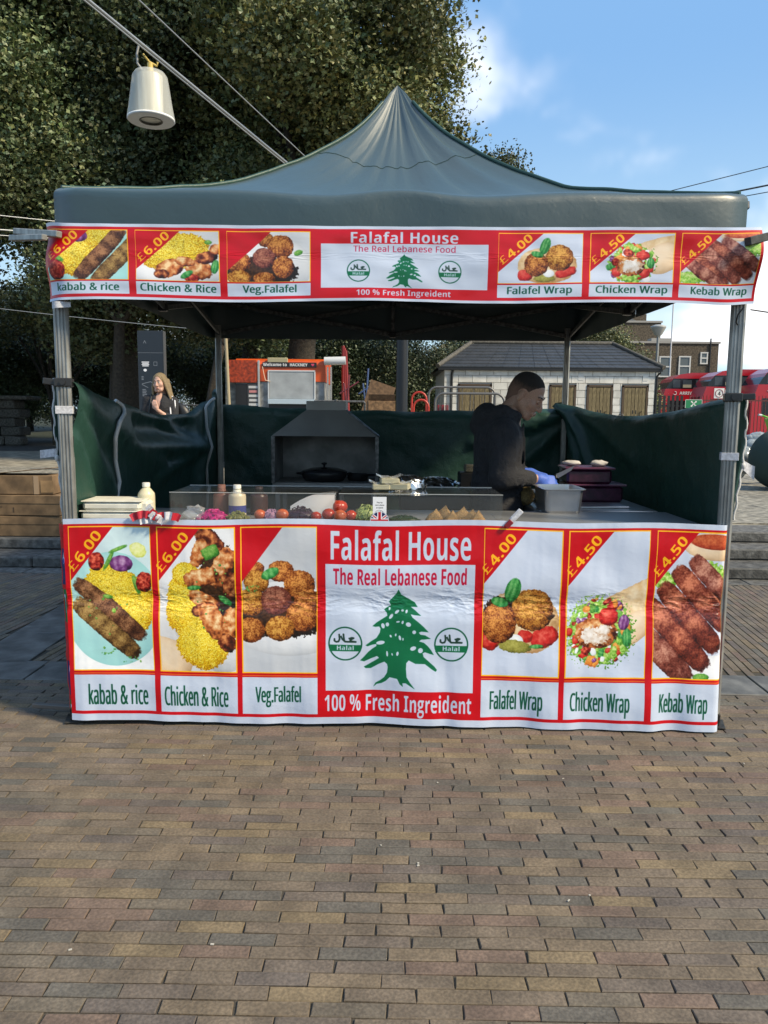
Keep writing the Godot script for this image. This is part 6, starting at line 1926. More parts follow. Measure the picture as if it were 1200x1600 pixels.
	var bg := thing("shoulder_bag", "black bag hanging behind the woman's striped sleeve", "bag", O + Vector3(0.235, 0.98, -0.08))
	b = MB.new()
	b.ball(Vector3(0.05, 0.13, 0.0), Vector3(0.085, 0.16, 0.06), Basis(Vector3(0, 0, 1), 0.5), 16, 12, 0.15, 1.2, 4)
	part("pouch", b, M.black, bg)

# ---------------------------------------------------------------- beyond the stall
const TY := 0.315      # height of the terrace
func build_background() -> void:
	mast()
	cartons()
	info_totem()
	kiosk()
	yard_clutter()
	shed()
	houses()
	buses()
	railings()
	park_side()
	ball_corner()

func block(called: String, parent: Node, c: Vector3, s: Vector3, m: Material, bev := 0.0, bs := Basis.IDENTITY) -> MeshInstance3D:
	var b := MB.new()
	b.box(c, s, bs, bev)
	return part(called, b, m, parent)
func rod(called: String, parent: Node, pts: Array, r, m: Material, sides := 8) -> MeshInstance3D:
	var b := MB.new()
	b.tube(pts, r, sides)
	return part(called, b, m, parent)

func mast() -> void:
	var t := thing("lighting_mast", "slim black lighting mast rising behind the gazebo's back wall", "mast", Vector3(0.24, TY, -11.0))
	rod("pole", t, [Vector3(0, 0.25, 0), Vector3(0, 4.6, 0)], [0.086, 0.080], mat(lin(0.010, 0.012, 0.016), 0.45), 18)
	rod("base", t, [Vector3(0, 0, 0), Vector3(0, 0.25, 0)], 0.115, mat(lin(0.010, 0.012, 0.016), 0.45), 18)
	rod("collar", t, [Vector3(0, 3.22, 0), Vector3(0, 3.36, 0)], 0.10, M.truss, 18)
func cartons() -> void:
	var cm := mat(lin(0.26, 0.165, 0.085), 0.85, 0.0, {"tex": T.blot, "tri": 1.1})
	var cf := mat(lin(0.40, 0.25, 0.12), 0.85, 0.0, {"tex": T.blot, "tri": 1.1})
	var ink := mat(lin(0.06, 0.04, 0.025), 0.9)
	var q := [[-3.98, 0.0, 0.205, 1.15, 0.02, "long brown cardboard carton at the bottom of the stack on the steps"], [-3.98, 0.207, 0.205, 1.16, -0.015, "long brown cardboard carton with printed lines in the middle of the stack"], [-4.03, 0.414, 0.19, 1.10, 0.035, "long brown cardboard carton with torn end on top of the stack"]]
	for k in 3:
		var t := thing("carton", q[k][5], "carton", Vector3(q[k][0] + 0.23, 0.212 + q[k][1], -7.535), q[k][4], "cardboard cartons stacked on the steps")
		var h: float = q[k][2]; var w: float = q[k][3]
		block("body", t, Vector3(0, h * 0.5, 0), Vector3(w, h - 0.003, 0.30), cm, 0.006)
		var bs := Basis(Vector3(0, 0, 1), 0.10 if k == 2 else -0.01) * Basis(Vector3.RIGHT, -0.04)
		block("flap", t, Vector3(0.0, h + 0.012 if k == 2 else h * 0.78, 0.0 if k == 2 else 0.1525), Vector3(w + 0.006, 0.006, 0.31) if k == 2 else Vector3(w, h * 0.38, 0.005), cm, 0.001, bs if k == 2 else Basis.IDENTITY)
		if k == 2:
			block("torn_end", t, Vector3(w * 0.5 - 0.055, h * 0.42, 0.1525), Vector3(0.125, h * 0.62, 0.004), cf)
			block("tape", t, Vector3(w * 0.5 - 0.16, h * 0.5, 0.1525), Vector3(0.05, h * 0.95, 0.002), mat(lin(0.34, 0.24, 0.15), 0.25))
		if k == 1:
			for j in 3: block("printed_line", t, Vector3(-0.12 - 0.02 * j, h * 0.42 - 0.022 * j, 0.1512), Vector3(0.26 - 0.03 * j, 0.008, 0.001), ink)
			block("printed_arrow", t, Vector3(0.12, h * 0.28, 0.1512), Vector3(0.014, 0.05, 0.001), ink)
func info_totem() -> void:
	var t := thing("information_totem", "tall dark information totem with white lettering behind the woman", "sign", Vector3(-4.235, TY, -14.0))
	var dk := mat(lin(0.020, 0.026, 0.034), 0.35)
	block("column", t, Vector3(0, 1.295, 0), Vector3(0.46, 2.59, 0.14), dk, 0.004)
	block("side_strip", t, Vector3(0.237, 1.295, 0.0), Vector3(0.012, 2.59, 0.15), mat(lin(0.07, 0.075, 0.08), 0.4))
	var cv := Cv.new(192, 1024, Color(0.13, 0.155, 0.19))
	var wt := Color(0.9, 0.9, 0.92); var gr := Color(0.48, 0.5, 0.53)
	cv.rect(Rect2(0, 150, 192, 2), gr); cv.rect(Rect2(96, 150, 2, 300), Color(0.17, 0.19, 0.22))
	cv.stroke([Vector2(44, 84), Vector2(54, 66), Vector2(64, 84)], 4, gr)
	for k in 4: cv.rect(Rect2(26 + (k % 2) * 5, 214 + k * 9, 58 - (k % 2) * 9, 6), wt)
	cv.frame(Rect2(118, 214, 28, 28), 3, gr)
	cv.fill([cv.oval(Vector2(52, 274), Vector2(13, 10))], wt)
	for k in 3: cv.rect(Rect2(22, 318 + k * 10, 16, 5), gr)
	cv.stroke([Vector2(24, 372), Vector2(90, 356), Vector2(130, 372)], 4, gr)
	cv.stroke([Vector2(24, 376), Vector2(70, 398)], 4, gr)
	for k in 5: cv.rect(Rect2(26, 410 + k * 11, 26 + (k * 7) % 12, 5), gr)
	var b := MB.new()
	b.grid(1, 1, func(u, v): return Vector3(lerpf(-0.225, 0.225, u), lerpf(2.58, 0.01, v), 0.0735))
	part("printed_face", b, mat(Color.WHITE, 0.35, 0.0, {"tex": ImageTexture.create_from_image(cv.image())}), t)
func kiosk() -> void:
	var t := thing("food_kiosk", "orange and grey food trailer kiosk with closed serving shutter", "kiosk", Vector3(-2.18, TY, -16.0))
	var og := mat(lin(0.62, 0.085, 0.012), 0.45, 0.0, {"tex": T.soft, "tri": 1.0})
	var rd := mat(lin(0.58, 0.07, 0.015), 0.5, 0.0, {"tex": T.stain, "tri": 1.5})
	var gy := mat(lin(0.33, 0.34, 0.34), 0.55, 0.0, {"tex": T.blot, "tri": 1.0})
	var sh := mat(lin(0.38, 0.40, 0.41), 0.5, 0.0, {"tex": T.soft, "tri": 1.0})
	block("body", t, Vector3(0, 0.92, -0.9), Vector3(1.84, 1.76, 1.8), gy, 0.01)
	var b := MB.new()      # rounded orange roof
	var poly := PackedVector2Array([Vector2(0.03, 1.80), Vector2(0.03, 2.14), Vector2(-0.02, 2.22), Vector2(-0.14, 2.27), Vector2(-0.9, 2.30), Vector2(-1.7, 2.27), Vector2(-1.84, 2.20), Vector2(-1.84, 1.80)])
	b.prism(poly, 1.87, Transform3D(Basis(Vector3(0, 0, 1), Vector3(0, 1, 0), Vector3(-1, 0, 0)), Vector3.ZERO))
	part("roof", b, og, t)
	block("roof_vent", t, Vector3(-0.05, 2.235, 0.0), Vector3(0.42, 0.10, 0.06), mat(lin(0.36, 0.32, 0.19), 0.6), 0.01)
	block("side_panel", t, Vector3(-0.80, 2.0, 0.045), Vector3(0.62, 0.46, 0.02), rd, 0.004)
	block("band", t, Vector3(0.20, 2.14, 0.042), Vector3(1.12, 0.10, 0.02), M.black, 0.002)
	lettering(t, "Welcome to", Vector3(-0.10, 2.115, 0.054), 0.075, mat(lin(0.7, 0.7, 0.7), 0.6))
	lettering(t, "HACKNEY", Vector3(0.385, 2.115, 0.054), 0.07, mat(lin(0.7, 0.7, 0.7), 0.6))
	b = MB.new()
	var hp := PackedVector2Array()
	for k in 20:
		var a := TAU * k / 20
		hp.append(Vector2(pow(sin(a), 3), (13 * cos(a) - 5 * cos(2 * a) - 2 * cos(3 * a) - cos(4 * a)) / 16.0) * 0.034)
	b.prism(hp, 0.004, Transform3D(Basis.IDENTITY, Vector3(0.68, 2.143, 0.055)))
	part("heart", b, mat(lin(0.55, 0.05, 0.12), 0.6), t)
	block("shutter", t, Vector3(0.24, 1.72, 0.02), Vector3(0.92, 0.56, 0.05), sh, 0.006)
	for q in [[Vector3(0.24, 2.015, 0.035), Vector3(0.98, 0.03, 0.04)], [Vector3(-0.24, 1.72, 0.035), Vector3(0.03, 0.56, 0.04)], [Vector3(0.72, 1.72, 0.035), Vector3(0.03, 0.56, 0.04)]]:
		block("shutter_frame", t, q[0], q[1], mat(lin(0.5, 0.52, 0.53), 0.4), 0.003)
	block("counter_flap", t, Vector3(0.24, 1.385, 0.06), Vector3(0.98, 0.10, 0.10), mat(lin(0.42, 0.50, 0.56), 0.3), 0.006)
	block("hatch_gap", t, Vector3(0.24, 1.29, 0.012), Vector3(0.96, 0.08, 0.03), M.black)
	block("door_opening", t, Vector3(-0.81, 1.45, 0.012), Vector3(0.24, 0.58, 0.03), M.black)
	var mb := block("menu_board", t, Vector3(-0.56, 1.48, 0.02), Vector3(0.24, 0.56, 0.03), mat(lin(0.05, 0.05, 0.052), 0.4), 0.003)
	for k in 6: block("menu_line", mb, Vector3(-0.56, 1.68 - 0.09 * k, 0.0365), Vector3(0.19 - 0.02 * (k % 2), 0.05, 0.003), mat(lin(0.5, 0.5, 0.5) if k != 1 else lin(0.5, 0.2, 0.2), 0.6))
	block("corner_post", t, Vector3(-0.44, 1.2, 0.03), Vector3(0.04, 2.05, 0.06), sh, 0.003)
	block("end_panel", t, Vector3(-1.04, 1.1, -0.1), Vector3(0.24, 1.98, 0.06), mat(lin(0.30, 0.30, 0.27), 0.6, 0.0, {"tex": T.stain, "tri": 1.0}), 0.004)
	b = MB.new()
	b.tube([Vector3(0.92, 2.22, 0.06), Vector3(1.36, 2.235, 0.06)], 0.085, 14)
	part("awning_case", b, mat(lin(0.55, 0.56, 0.57), 0.4), t)
	for x in [0.99, 1.06]:
		block("awning_post", t, Vector3(x, 1.1, 0.08), Vector3(0.035, 2.0, 0.035), mat(lin(0.55, 0.55, 0.54), 0.5, 0.0, {"tex": T.stain, "tri": 6.0}), 0.003)
	rod("hose", t, [Vector3(-0.36, 2.1, 0.06), Vector3(-0.33, 1.95, 0.07), Vector3(-0.30, 1.82, 0.07), Vector3(-0.20, 1.80, 0.07)], 0.008, mat(lin(0.7, 0.5, 0.35), 0.5), 6)
	t = thing("timber_pole", "pale timber pole leaning behind the orange kiosk", "pole", Vector3(-3.16, TY, -15.6))
	rod("pole", t, [Vector3(0.03, 0, 0), Vector3(-0.06, 2.75, 0)], 0.034, mat(lin(0.36, 0.30, 0.19), 0.8), 8)
	for k in 3:
		t = thing("red_pole", ["tall red pole standing nearest the kiosk awning", "tall red pole in the middle of the three beside the kiosk", "tall red pole farthest from the kiosk awning"][k], "pole", Vector3(-0.98 + 0.085 * k, TY, -16.9), 0.0, "red poles beside the kiosk")
		rod("pole", t, [Vector3(0.06, 0, 0), Vector3(0.06 - 0.06 * k, 2.62 - 0.05 * k, 0)], 0.035, mat(lin(0.22, 0.018, 0.018), 0.5), 8)
func lettering(parent: Node, s: String, at: Vector3, h: float, m: Material) -> void:
	var tm := TextMesh.new()
	var f := SystemFont.new()
	f.font_names = PackedStringArray(["Droid Sans"])
	f.font_weight = 700
	tm.font = f; tm.text = s; tm.font_size = 32; tm.pixel_size = h / 32.0 * 1.15; tm.depth = 0.004
	var o := MeshInstance3D.new()
	o.mesh = tm
	o.material_override = m
	o.name = "lettering"
	parent.add_child(o, true)
	o.position = at + Vector3(0, h * 0.35, 0)
func yard_clutter() -> void:
	var card := mat(lin(0.34, 0.20, 0.10), 0.85, 0.0, {"tex": T.stain, "tri": 1.6})
	var card2 := mat(lin(0.22, 0.13, 0.07), 0.85, 0.0, {"tex": T.stain, "tri": 1.6})
	var t := thing("cardboard_box", "open brown cardboard box standing beside the black mast", "box", Vector3(-0.07, TY, -13.2), 0.08)
	block("body", t, Vector3(0, 0.68, 0), Vector3(0.46, 1.36, 0.4), card, 0.004)
	block("flap", t, Vector3(0.0, 1.40, 0.19), Vector3(0.45, 0.16, 0.006), card2, 0.001, Basis(Vector3.RIGHT, 0.5))
	block("dark_panel", t, Vector3(0.05, 1.05, 0.203), Vector3(0.26, 0.2, 0.006), mat(lin(0.09, 0.04, 0.03), 0.8))
	t = thing("cardboard_box", "flattened brown cardboard sheet leaning behind the open box", "box", Vector3(-0.28, TY, -14.0), 0.3)
	block("sheet", t, Vector3(0, 0.86, 0), Vector3(0.5, 1.75, 0.012), card2, 0.002, Basis(Vector3(0, 0, 1), -0.3))
	for k in 2:
		t = thing("chair_frame", ["upturned blue metal chair frame on the yard clutter", "upturned dark red metal chair frame on the yard clutter"][k], "chair frame", Vector3(-0.42 - 0.36 * k, TY, -14.6))
		var m := mat(lin(0.06, 0.10, 0.22) if k == 0 else lin(0.16, 0.03, 0.04), 0.4)
		rod("leg", t, [Vector3(-0.02, 0, 0), Vector3(0.10, 2.0 - 0.12 * k, 0)], 0.016, m)
		rod("leg", t, [Vector3(0.22, 0, 0), Vector3(0.0, 1.72, 0)], 0.016, m)
		rod("rail", t, [Vector3(-0.08, 1.52, 0), Vector3(0.28, 1.75, 0)], 0.014, m)
	t = thing("hand_rail", "low grey tubular hand rail behind the grill hood", "railing", Vector3(-0.70, TY, -13.0))
	rod("rail", t, [Vector3(-0.5, 1.345, 0), Vector3(0.34, 1.345, 0), Vector3(0.36, 1.32, 0), Vector3(0.36, 0, 0)], 0.02, M.truss)
	rod("post", t, [Vector3(-0.12, 0, 0.1), Vector3(-0.12, 1.38, 0.1)], 0.028, M.truss)
	rod("lower_rail", t, [Vector3(-0.5, 1.14, 0), Vector3(0.36, 1.14, 0)], 0.016, M.truss)
	var redm := mat(lin(0.42, 0.035, 0.02), 0.4)
	for k in 2:
		t = thing("hand_truck", ["red tubular sack truck behind the back wall, taller of the two", "red tubular sack truck behind the back wall, shorter of the two"][k], "sack truck", Vector3(0.56 + 0.02 * k, TY, -12.6 + 0.3 * k), 0.0, "red sack trucks behind the back wall")
		var h := 1.50 - 0.13 * k; var w := 0.12
		var pts := [Vector3(-w, 0, 0)]
		for q in 9: pts.append(Vector3(-cos(PI * q / 8.0) * w, h - w + sin(PI * q / 8.0) * w, 0))
		pts.append(Vector3(w, 0, 0))
		rod("frame", t, pts, 0.018, redm, 8)
		rod("cross_bar", t, [Vector3(-w, h * 0.55, 0), Vector3(w, h * 0.55, 0)], 0.012, redm)
		block("toe_plate", t, Vector3(0, 0.012, 0.1), Vector3(0.26, 0.01, 0.2), redm)
	for k in 2:
		t = thing("crowd_barrier", ["grey steel crowd barrier with arched corners, farther one", "grey steel crowd barrier with arched corners, nearer and lower one"][k], "barrier", Vector3(1.30 + 0.08 * k, TY, -13.0 + 0.5 * k), -0.06, "crowd barriers in front of the shed")
		var h := 1.60 - 0.12 * k; var w := 0.56; var r := 0.14
		var pts := [Vector3(-w, 0, 0)]
		for q in 6: pts.append(Vector3(-w + r - cos(PI * 0.5 * q / 5.0) * r, h - r + sin(PI * 0.5 * q / 5.0) * r, 0))
		for q in 6: pts.append(Vector3(w - r + sin(PI * 0.5 * q / 5.0) * r, h - r + cos(PI * 0.5 * q / 5.0) * r, 0))
		pts.append(Vector3(w, 0, 0))
		rod("frame", t, pts, 0.02, mat(lin(0.16, 0.155, 0.15), 0.5, 0.5), 8)
		for q in 5: rod("bar", t, [Vector3(-w + 0.19 * (q + 1), 0.2, 0), Vector3(-w + 0.19 * (q + 1), h - 0.01, 0)], 0.006, M.truss, 6)
	t = thing("red_barrier", "folded dark red plastic barrier stacked behind the crowd barriers", "barrier", Vector3(1.0, TY, -14.2))
	for k in 3: block("board", t, Vector3(0.07 * k, 0.66, 0.04 * k), Vector3(0.055, 1.32, 0.05), mat(lin(0.20, 0.02, 0.025), 0.45), 0.006)
func shed() -> void:
	var t := thing("market_shed", "low white block shed with slate hipped roof and wooden double doors", "shed", Vector3(5.12, TY, -24.0))
	var wall := [mat(lin(0.70, 0.695, 0.66), 0.85, 0.0, {"tex": T.soft, "tri": 0.9}), mat(lin(0.75, 0.74, 0.70), 0.85, 0.0, {"tex": T.soft, "tri": 1.1}), mat(lin(0.65, 0.645, 0.61), 0.85, 0.0, {"tex": T.soft, "tri": 0.8})]
	block("wall", t, Vector3(0, 1.28, -2.02), Vector3(6.56, 2.56, 3.98), mat(lin(0.50, 0.495, 0.46), 0.9))
	var doors := [[-2.32, 0.92], [0.42, 0.70], [1.58, 0.68], [2.68, 0.68]]
	var r := RandomNumberGenerator.new()
	r.seed = 5
	var bw := 0.44; var bh := 0.222
	for row in 12:
		var x := -3.28 - (bw * 0.5 if row % 2 else 0.0)
		while x < 3.27:
			var x0 := maxf(x, -3.28); var x1 := minf(x + bw, 3.28)
			for d in doors:
				if row * bh < 2.10:
					var l: float = d[0] - d[1] * 0.5 - 0.07; var h: float = d[0] + d[1] * 0.5 + 0.07
					if x0 < h and x1 > l:
						if x0 < l: x1 = minf(x1, l)
						else: x0 = maxf(x0, h)
			if x1 - x0 > 0.03 and row > 3:
				block("wall_block", t, Vector3((x0 + x1) * 0.5, (row + 0.5) * bh - 0.05, 0.0), Vector3(x1 - x0 - 0.012, bh - 0.012, 0.05), wall[r.randi() % 3], 0.004)
			x += bw
	block("wall_base", t, Vector3(0, 0.42, -0.005), Vector3(6.56, 0.84, 0.04), wall[2])
	var wd := mat(lin(0.34, 0.27, 0.14), 0.75, 0.0, {"tex": T.stain, "tri3": Vector3(6, 0.6, 6)})
	var wd2 := mat(lin(0.30, 0.235, 0.12), 0.75, 0.0, {"tex": T.stain, "tri3": Vector3(6, 0.6, 6)})
	var fr := mat(lin(0.075, 0.05, 0.032), 0.7)
	for d in doors:
		var dr := block("door", t, Vector3(d[0], 1.03, 0.0), Vector3(d[1], 2.06, 0.03), fr)
		var n := 6
		for k in n:
			var w: float = d[1] / n
			block("plank", dr, Vector3(d[0] - d[1] * 0.5 + w * (k + 0.5), 1.03, 0.024), Vector3(w - (0.016 if k == 2 or k == 3 else 0.007), 2.04, 0.022), wd if k % 2 else wd2, 0.002)
		for s in [-1, 1]:
			block("vent", dr, Vector3(d[0] + s * 0.05, 1.30, 0.0365), Vector3(0.035, 0.11, 0.004), M.black)
			block("frame", dr, Vector3(d[0] + s * (d[1] * 0.5 + 0.035), 1.06, 0.02), Vector3(0.06, 2.12, 0.06), fr, 0.004)
		block("frame", dr, Vector3(d[0], 2.095, 0.02), Vector3(d[1] + 0.13, 0.06, 0.06), fr, 0.004)
		rod("handle", dr, [Vector3(d[0] + 0.17, 1.12, 0.04), Vector3(d[0] + 0.17, 1.30, 0.055), Vector3(d[0] + 0.24, 1.32, 0.055)], 0.009, M.black, 6)
	for x in [0.97, 2.98]:
		block("wall_sign", t, Vector3(x, 2.36, 0.03), Vector3(0.16, 0.19, 0.01), mat(lin(0.62, 0.62, 0.60), 0.6))
	block("fascia", t, Vector3(0, 2.60, 0.10), Vector3(6.95, 0.12, 0.08), M.black, 0.004)
	block("soffit", t, Vector3(0, 2.55, -2.0), Vector3(6.9, 0.02, 4.2), M.black)
	rod("downpipe", t, [Vector3(-3.02, 2.55, 0.10), Vector3(-3.05, 2.4, 0.06), Vector3(-3.06, 0, 0.06)], 0.04, M.black, 8)
	rod("downpipe", t, [Vector3(3.42, 2.52, 0.10), Vector3(3.34, 2.40, 0.02), Vector3(3.33, 0, 0.02)], 0.035, M.black, 8)
	# roof: slate courses on hipped slopes
	var sl := [mat(lin(0.060, 0.068, 0.082), 0.55, 0.0, {"tex": T.stain, "tri": 1.6}), mat(lin(0.070, 0.077, 0.090), 0.55, 0.0, {"tex": T.stain, "tri": 1.4}), mat(lin(0.052, 0.060, 0.072), 0.55, 0.0, {"tex": T.stain, "tri": 1.9})]
	var e0 := Vector3(-3.5, 2.63, 0.14); var e1 := Vector3(3.5, 2.63, 0.14)
	var r0 := Vector3(-2.25, 3.55, -2.0); var r1 := Vector3(2.5, 3.55, -2.0)
	var back0 := Vector3(-3.5, 2.63, -4.14); var back1 := Vector3(3.5, 2.63, -4.14)
	var rb := MB.new()
	for f in [[e0, e1, r1, r0], [back1, back0, r0, r1], [back0, e0, r0], [e1, back1, r1]]: rb.face(f)
	var roof := part("roof", rb, sl[2], t)
	var nc := 8
	for k in nc:
		var a := float(k) / nc; var c := float(k + 1.15) / nc
		c = minf(c, 1.0)
		var up := Vector3(0, 0.03, 0.012)
		var p0 := e0.lerp(r0, a) + up; var p1 := e1.lerp(r1, a) + up; var q0 := e0.lerp(r0, c) + up * 0.25; var q1 := e1.lerp(r1, c) + up * 0.25
		# slates of one course
		var m := 14
		for j in m:
			var u0 := float(j) / m; var u1 := float(j + 1) / m
			var b := MB.new()
			var g0 := p0.lerp(p1, u0) + Vector3(0.006, 0, 0); var g1 := p0.lerp(p1, u1) - Vector3(0.006, 0, 0); var h1 := q0.lerp(q1, u1) - Vector3(0.006, 0, 0); var h0 := q0.lerp(q1, u0) + Vector3(0.006, 0, 0)
			b.face([g0, g1, h1, h0])
			b.face([g0 - Vector3(0, 0.028, 0), g1 - Vector3(0, 0.028, 0), g1, g0])
			part("slate", b, sl[r.randi() % 3], roof)
	var rg := mat(lin(0.17, 0.16, 0.14), 0.8, 0.0, {"tex": T.stain, "tri": 1.2})
	for q in [[e0, r0], [e1, r1], [r0, r1]]:
		rod("ridge_tile", roof, [q[0] + Vector3(0, 0.03, 0.02), q[1] + Vector3(0, 0.03, 0.02)], 0.075, rg, 8)
	for x in [2.13, 3.12]:
		var b := MB.new()
		var pts := [Vector3(x - 0.08, 0, 0.5), Vector3(x - 0.08, 1.15, 0.5), Vector3(x - 0.05, 1.22, 0.5), Vector3(x + 0.05, 1.22, 0.5), Vector3(x + 0.08, 1.15, 0.5), Vector3(x + 0.08, 0, 0.5)]
		b.tube(pts, 0.02, 6)
		single("cycle_stand", "small steel hoop stand beside the shed's last door but one" if x < 3 else "small steel hoop stand at the street lamp end of the shed", "stand", b, M.truss, Vector3(5.12, TY, -24.0), 0.0, "hoop stands by the shed")
func houses() -> void:
	var br := mat(lin(0.17, 0.135, 0.095), 0.9, 0.0, {"tex": T.stain, "tri": 0.7})
	var cap := mat(lin(0.30, 0.29, 0.27), 0.9)
	var gl := mat(lin(0.10, 0.115, 0.12), 0.12)
	var fm := mat(lin(0.55, 0.55, 0.53), 0.6)
	var t := thing("brick_house", "low brown brick house with white sash windows behind the buses", "building", Vector3(22.0, 0, -62.0))
	block("wall", t, Vector3(0.4, 3.7, -3), Vector3(8.6, 7.4, 6), br)
	block("coping", t, Vector3(0.4, 7.47, -3), Vector3(8.8, 0.16, 6.2), cap)
	for q in [[0.45, 5.55, 0.85, 1.55], [2.02, 5.6, 0.85, 1.5], [3.55, 6.25, 0.5, 0.85]]:
		var w := block("window", t, Vector3(q[0], q[1], 0.01), Vector3(q[2], q[3], 0.04), gl)
		for s in [-1, 1]: block("frame", w, Vector3(q[0] + s * q[2] * 0.5, q[1], 0.04), Vector3(0.10, q[3] + 0.1, 0.08), fm)
		for s in [-1, 0, 1]: block("frame", w, Vector3(q[0], q[1] + s * q[3] * 0.5, 0.045), Vector3(q[2] + 0.12, 0.10, 0.08), fm)
	block("roof_box", t, Vector3(0.6, 7.75, -2), Vector3(1.6, 0.4, 1.0), cap)
	rod("drainpipe", t, [Vector3(4.0, 7.8, 0.08), Vector3(4.0, 0, 0.08)], 0.06, M.black, 6)
	t = thing("brick_house", "taller brown brick house with slate roof and chimney stack behind the shed", "building", Vector3(18.6, 0, -66.0))
	block("wall", t, Vector3(0.4, 4.75, -3), Vector3(8.8, 9.5, 6), br)
	block("coping", t, Vector3(0.4, 9.56, -3), Vector3(9.0, 0.16, 6.2), cap)
	var b := MB.new()
	b.prism(PackedVector2Array([Vector2(-4.2, 9.6), Vector2(3.2, 9.6), Vector2(-0.4, 11.2)]), 5.0, Transform3D(Basis.IDENTITY, Vector3(0, 0, -3.2)))
	part("roof", b, mat(lin(0.10, 0.11, 0.12), 0.6), t)
	block("chimney", t, Vector3(3.3, 9.95, -1.5), Vector3(1.2, 0.75, 0.8), br)
	rod("aerial", t, [Vector3(2.3, 9.6, -1), Vector3(2.3, 11.6, -1)], 0.03, M.black, 5)
	var l := thing("street_lamp", "grey street lamp with wide bowl head behind the shed roof", "street lamp", Vector3(11.6, TY, -33.0))
	rod("pole", l, [Vector3(0, 0, 0), Vector3(0, 4.6, 0)], [0.07, 0.055], mat(lin(0.25, 0.26, 0.26), 0.5), 10)
	b = MB.new()
	b.lathe([Vector2(0.06, 4.55), Vector2(0.16, 4.65), Vector2(0.31, 4.93), Vector2(0.32, 4.99), Vector2(0.16, 5.05), Vector2(0.0, 5.07)], 20)
	part("lamp_head", b, mat(lin(0.36, 0.37, 0.36), 0.4), l)
	l = thing("flag_pole", "thin white pole rising above the brick houses", "pole", Vector3(21.4, 0, -58.0))
	rod("pole", l, [Vector3(0, 0, 0), Vector3(0, 12.5, 0)], 0.05, mat(lin(0.6, 0.6, 0.6), 0.5), 8)
func buses() -> void:
	var red := mat(lin(0.42, 0.010, 0.020), 0.25, 0.0, {"coat": 0.5})
	var drk := mat(lin(0.012, 0.013, 0.016), 0.12)
	var wn := mat(lin(0.05, 0.06, 0.07), 0.06)
	var wht := mat(lin(0.65, 0.65, 0.65), 0.5)
	var blk := mat(lin(0.012, 0.012, 0.012), 0.7)
	var labs := ["red double-decker bus parked farthest back beside the brick house", "red double-decker bus parked in the middle behind the railings", "red double-decker bus parked nearest the green ball"]
	var pos := [Vector3(18.45, 0.10, -51.5), Vector3(19.5, 0.10, -47.5), Vector3(21.0, 0.10, -44.0)]
	for k in 3:
		var t := thing("double_decker_bus", labs[k], "bus", pos[k], deg_to_rad(-4), "buses parked behind the railings")
		# profile of the side, front end at x = 0, length along +x; width along -z
		var pr := PackedVector2Array([Vector2(0.0, 0.35), Vector2(0.0, 2.2), Vector2(0.12, 2.6), Vector2(0.35, 3.3), Vector2(0.75, 3.95), Vector2(1.25, 4.25), Vector2(2.0, 4.36), Vector2(10.6, 4.36), Vector2(10.95, 4.0), Vector2(11.0, 0.35)])
		var b := MB.new()
		b.prism(pr, 2.5, Transform3D(Basis.IDENTITY, Vector3(0, 0, -1.25)))
		part("body", b, red, t)
		b = MB.new()
		b.prism(PackedVector2Array([Vector2(0.37, 3.32), Vector2(0.55, 3.64), Vector2(0.82, 3.98), Vector2(10.6, 3.98), Vector2(10.6, 3.36), Vector2(2.6, 3.30)]), 2.52, Transform3D(Basis.IDENTITY, Vector3(-0.01, 0, -1.25)))
		part("upper_window", b, drk, t)
		for q in [[0.78, 1.30], [1.42, 2.05], [2.25, 3.6], [3.75, 5.1], [5.25, 6.6]]:
			block("window_pane", t, Vector3((q[0] + q[1]) * 0.5, 3.63, 0.012), Vector3(q[1] - q[0] - 0.06, 0.5, 0.012), wn)
		block("seat_panel", t, Vector3(1.72, 3.48, 0.02), Vector3(0.55, 0.2, 0.004), mat(lin(0.30, 0.26, 0.18), 0.6))
		block("lower_window", t, Vector3(5.6, 2.05, 0.008), Vector3(10.0, 0.95, 0.02), drk)
		block("windscreen", t, Vector3(0.0, 1.65, -1.25), Vector3(0.03, 1.2, 2.2), drk)
		block("destination_blind", t, Vector3(0.10, 2.55, -1.25), Vector3(0.06, 0.3, 1.4), drk)
		lettering(t, "ARRIVA", Vector3(1.75, 2.93, 0.008), 0.24, wht)
		b = MB.new()
		b.tube([Vector3(0.85, 2.96, 0.01), Vector3(0.95, 2.90, 0.01), Vector3(1.05, 2.96, 0.01), Vector3(1.03, 3.10, 0.01), Vector3(0.94, 3.12, 0.01)], 0.022, 5)
		part("emblem", b, wht, t)
		block("route_panel", t, Vector3(3.0, 2.9, 0.012), Vector3(0.36, 0.5, 0.02), mat(lin(0.10, 0.22, 0.36), 0.4))
		for x in [2.6, 8.2]:
			b = MB.new()
			b.tube([Vector3(x, 0.42, 0.02), Vector3(x, 0.42, -0.3)], 0.48, 18)
			var wh := part("wheel", b, blk, t)
			b = MB.new()
			b.tube([Vector3(x, 0.42, 0.035), Vector3(x, 0.42, 0.0)], 0.25, 14)
			part("hub", b, M.truss, wh)
		block("skirt", t, Vector3(5.5, 0.25, -1.25), Vector3(10.6, 0.3, 2.3), blk)
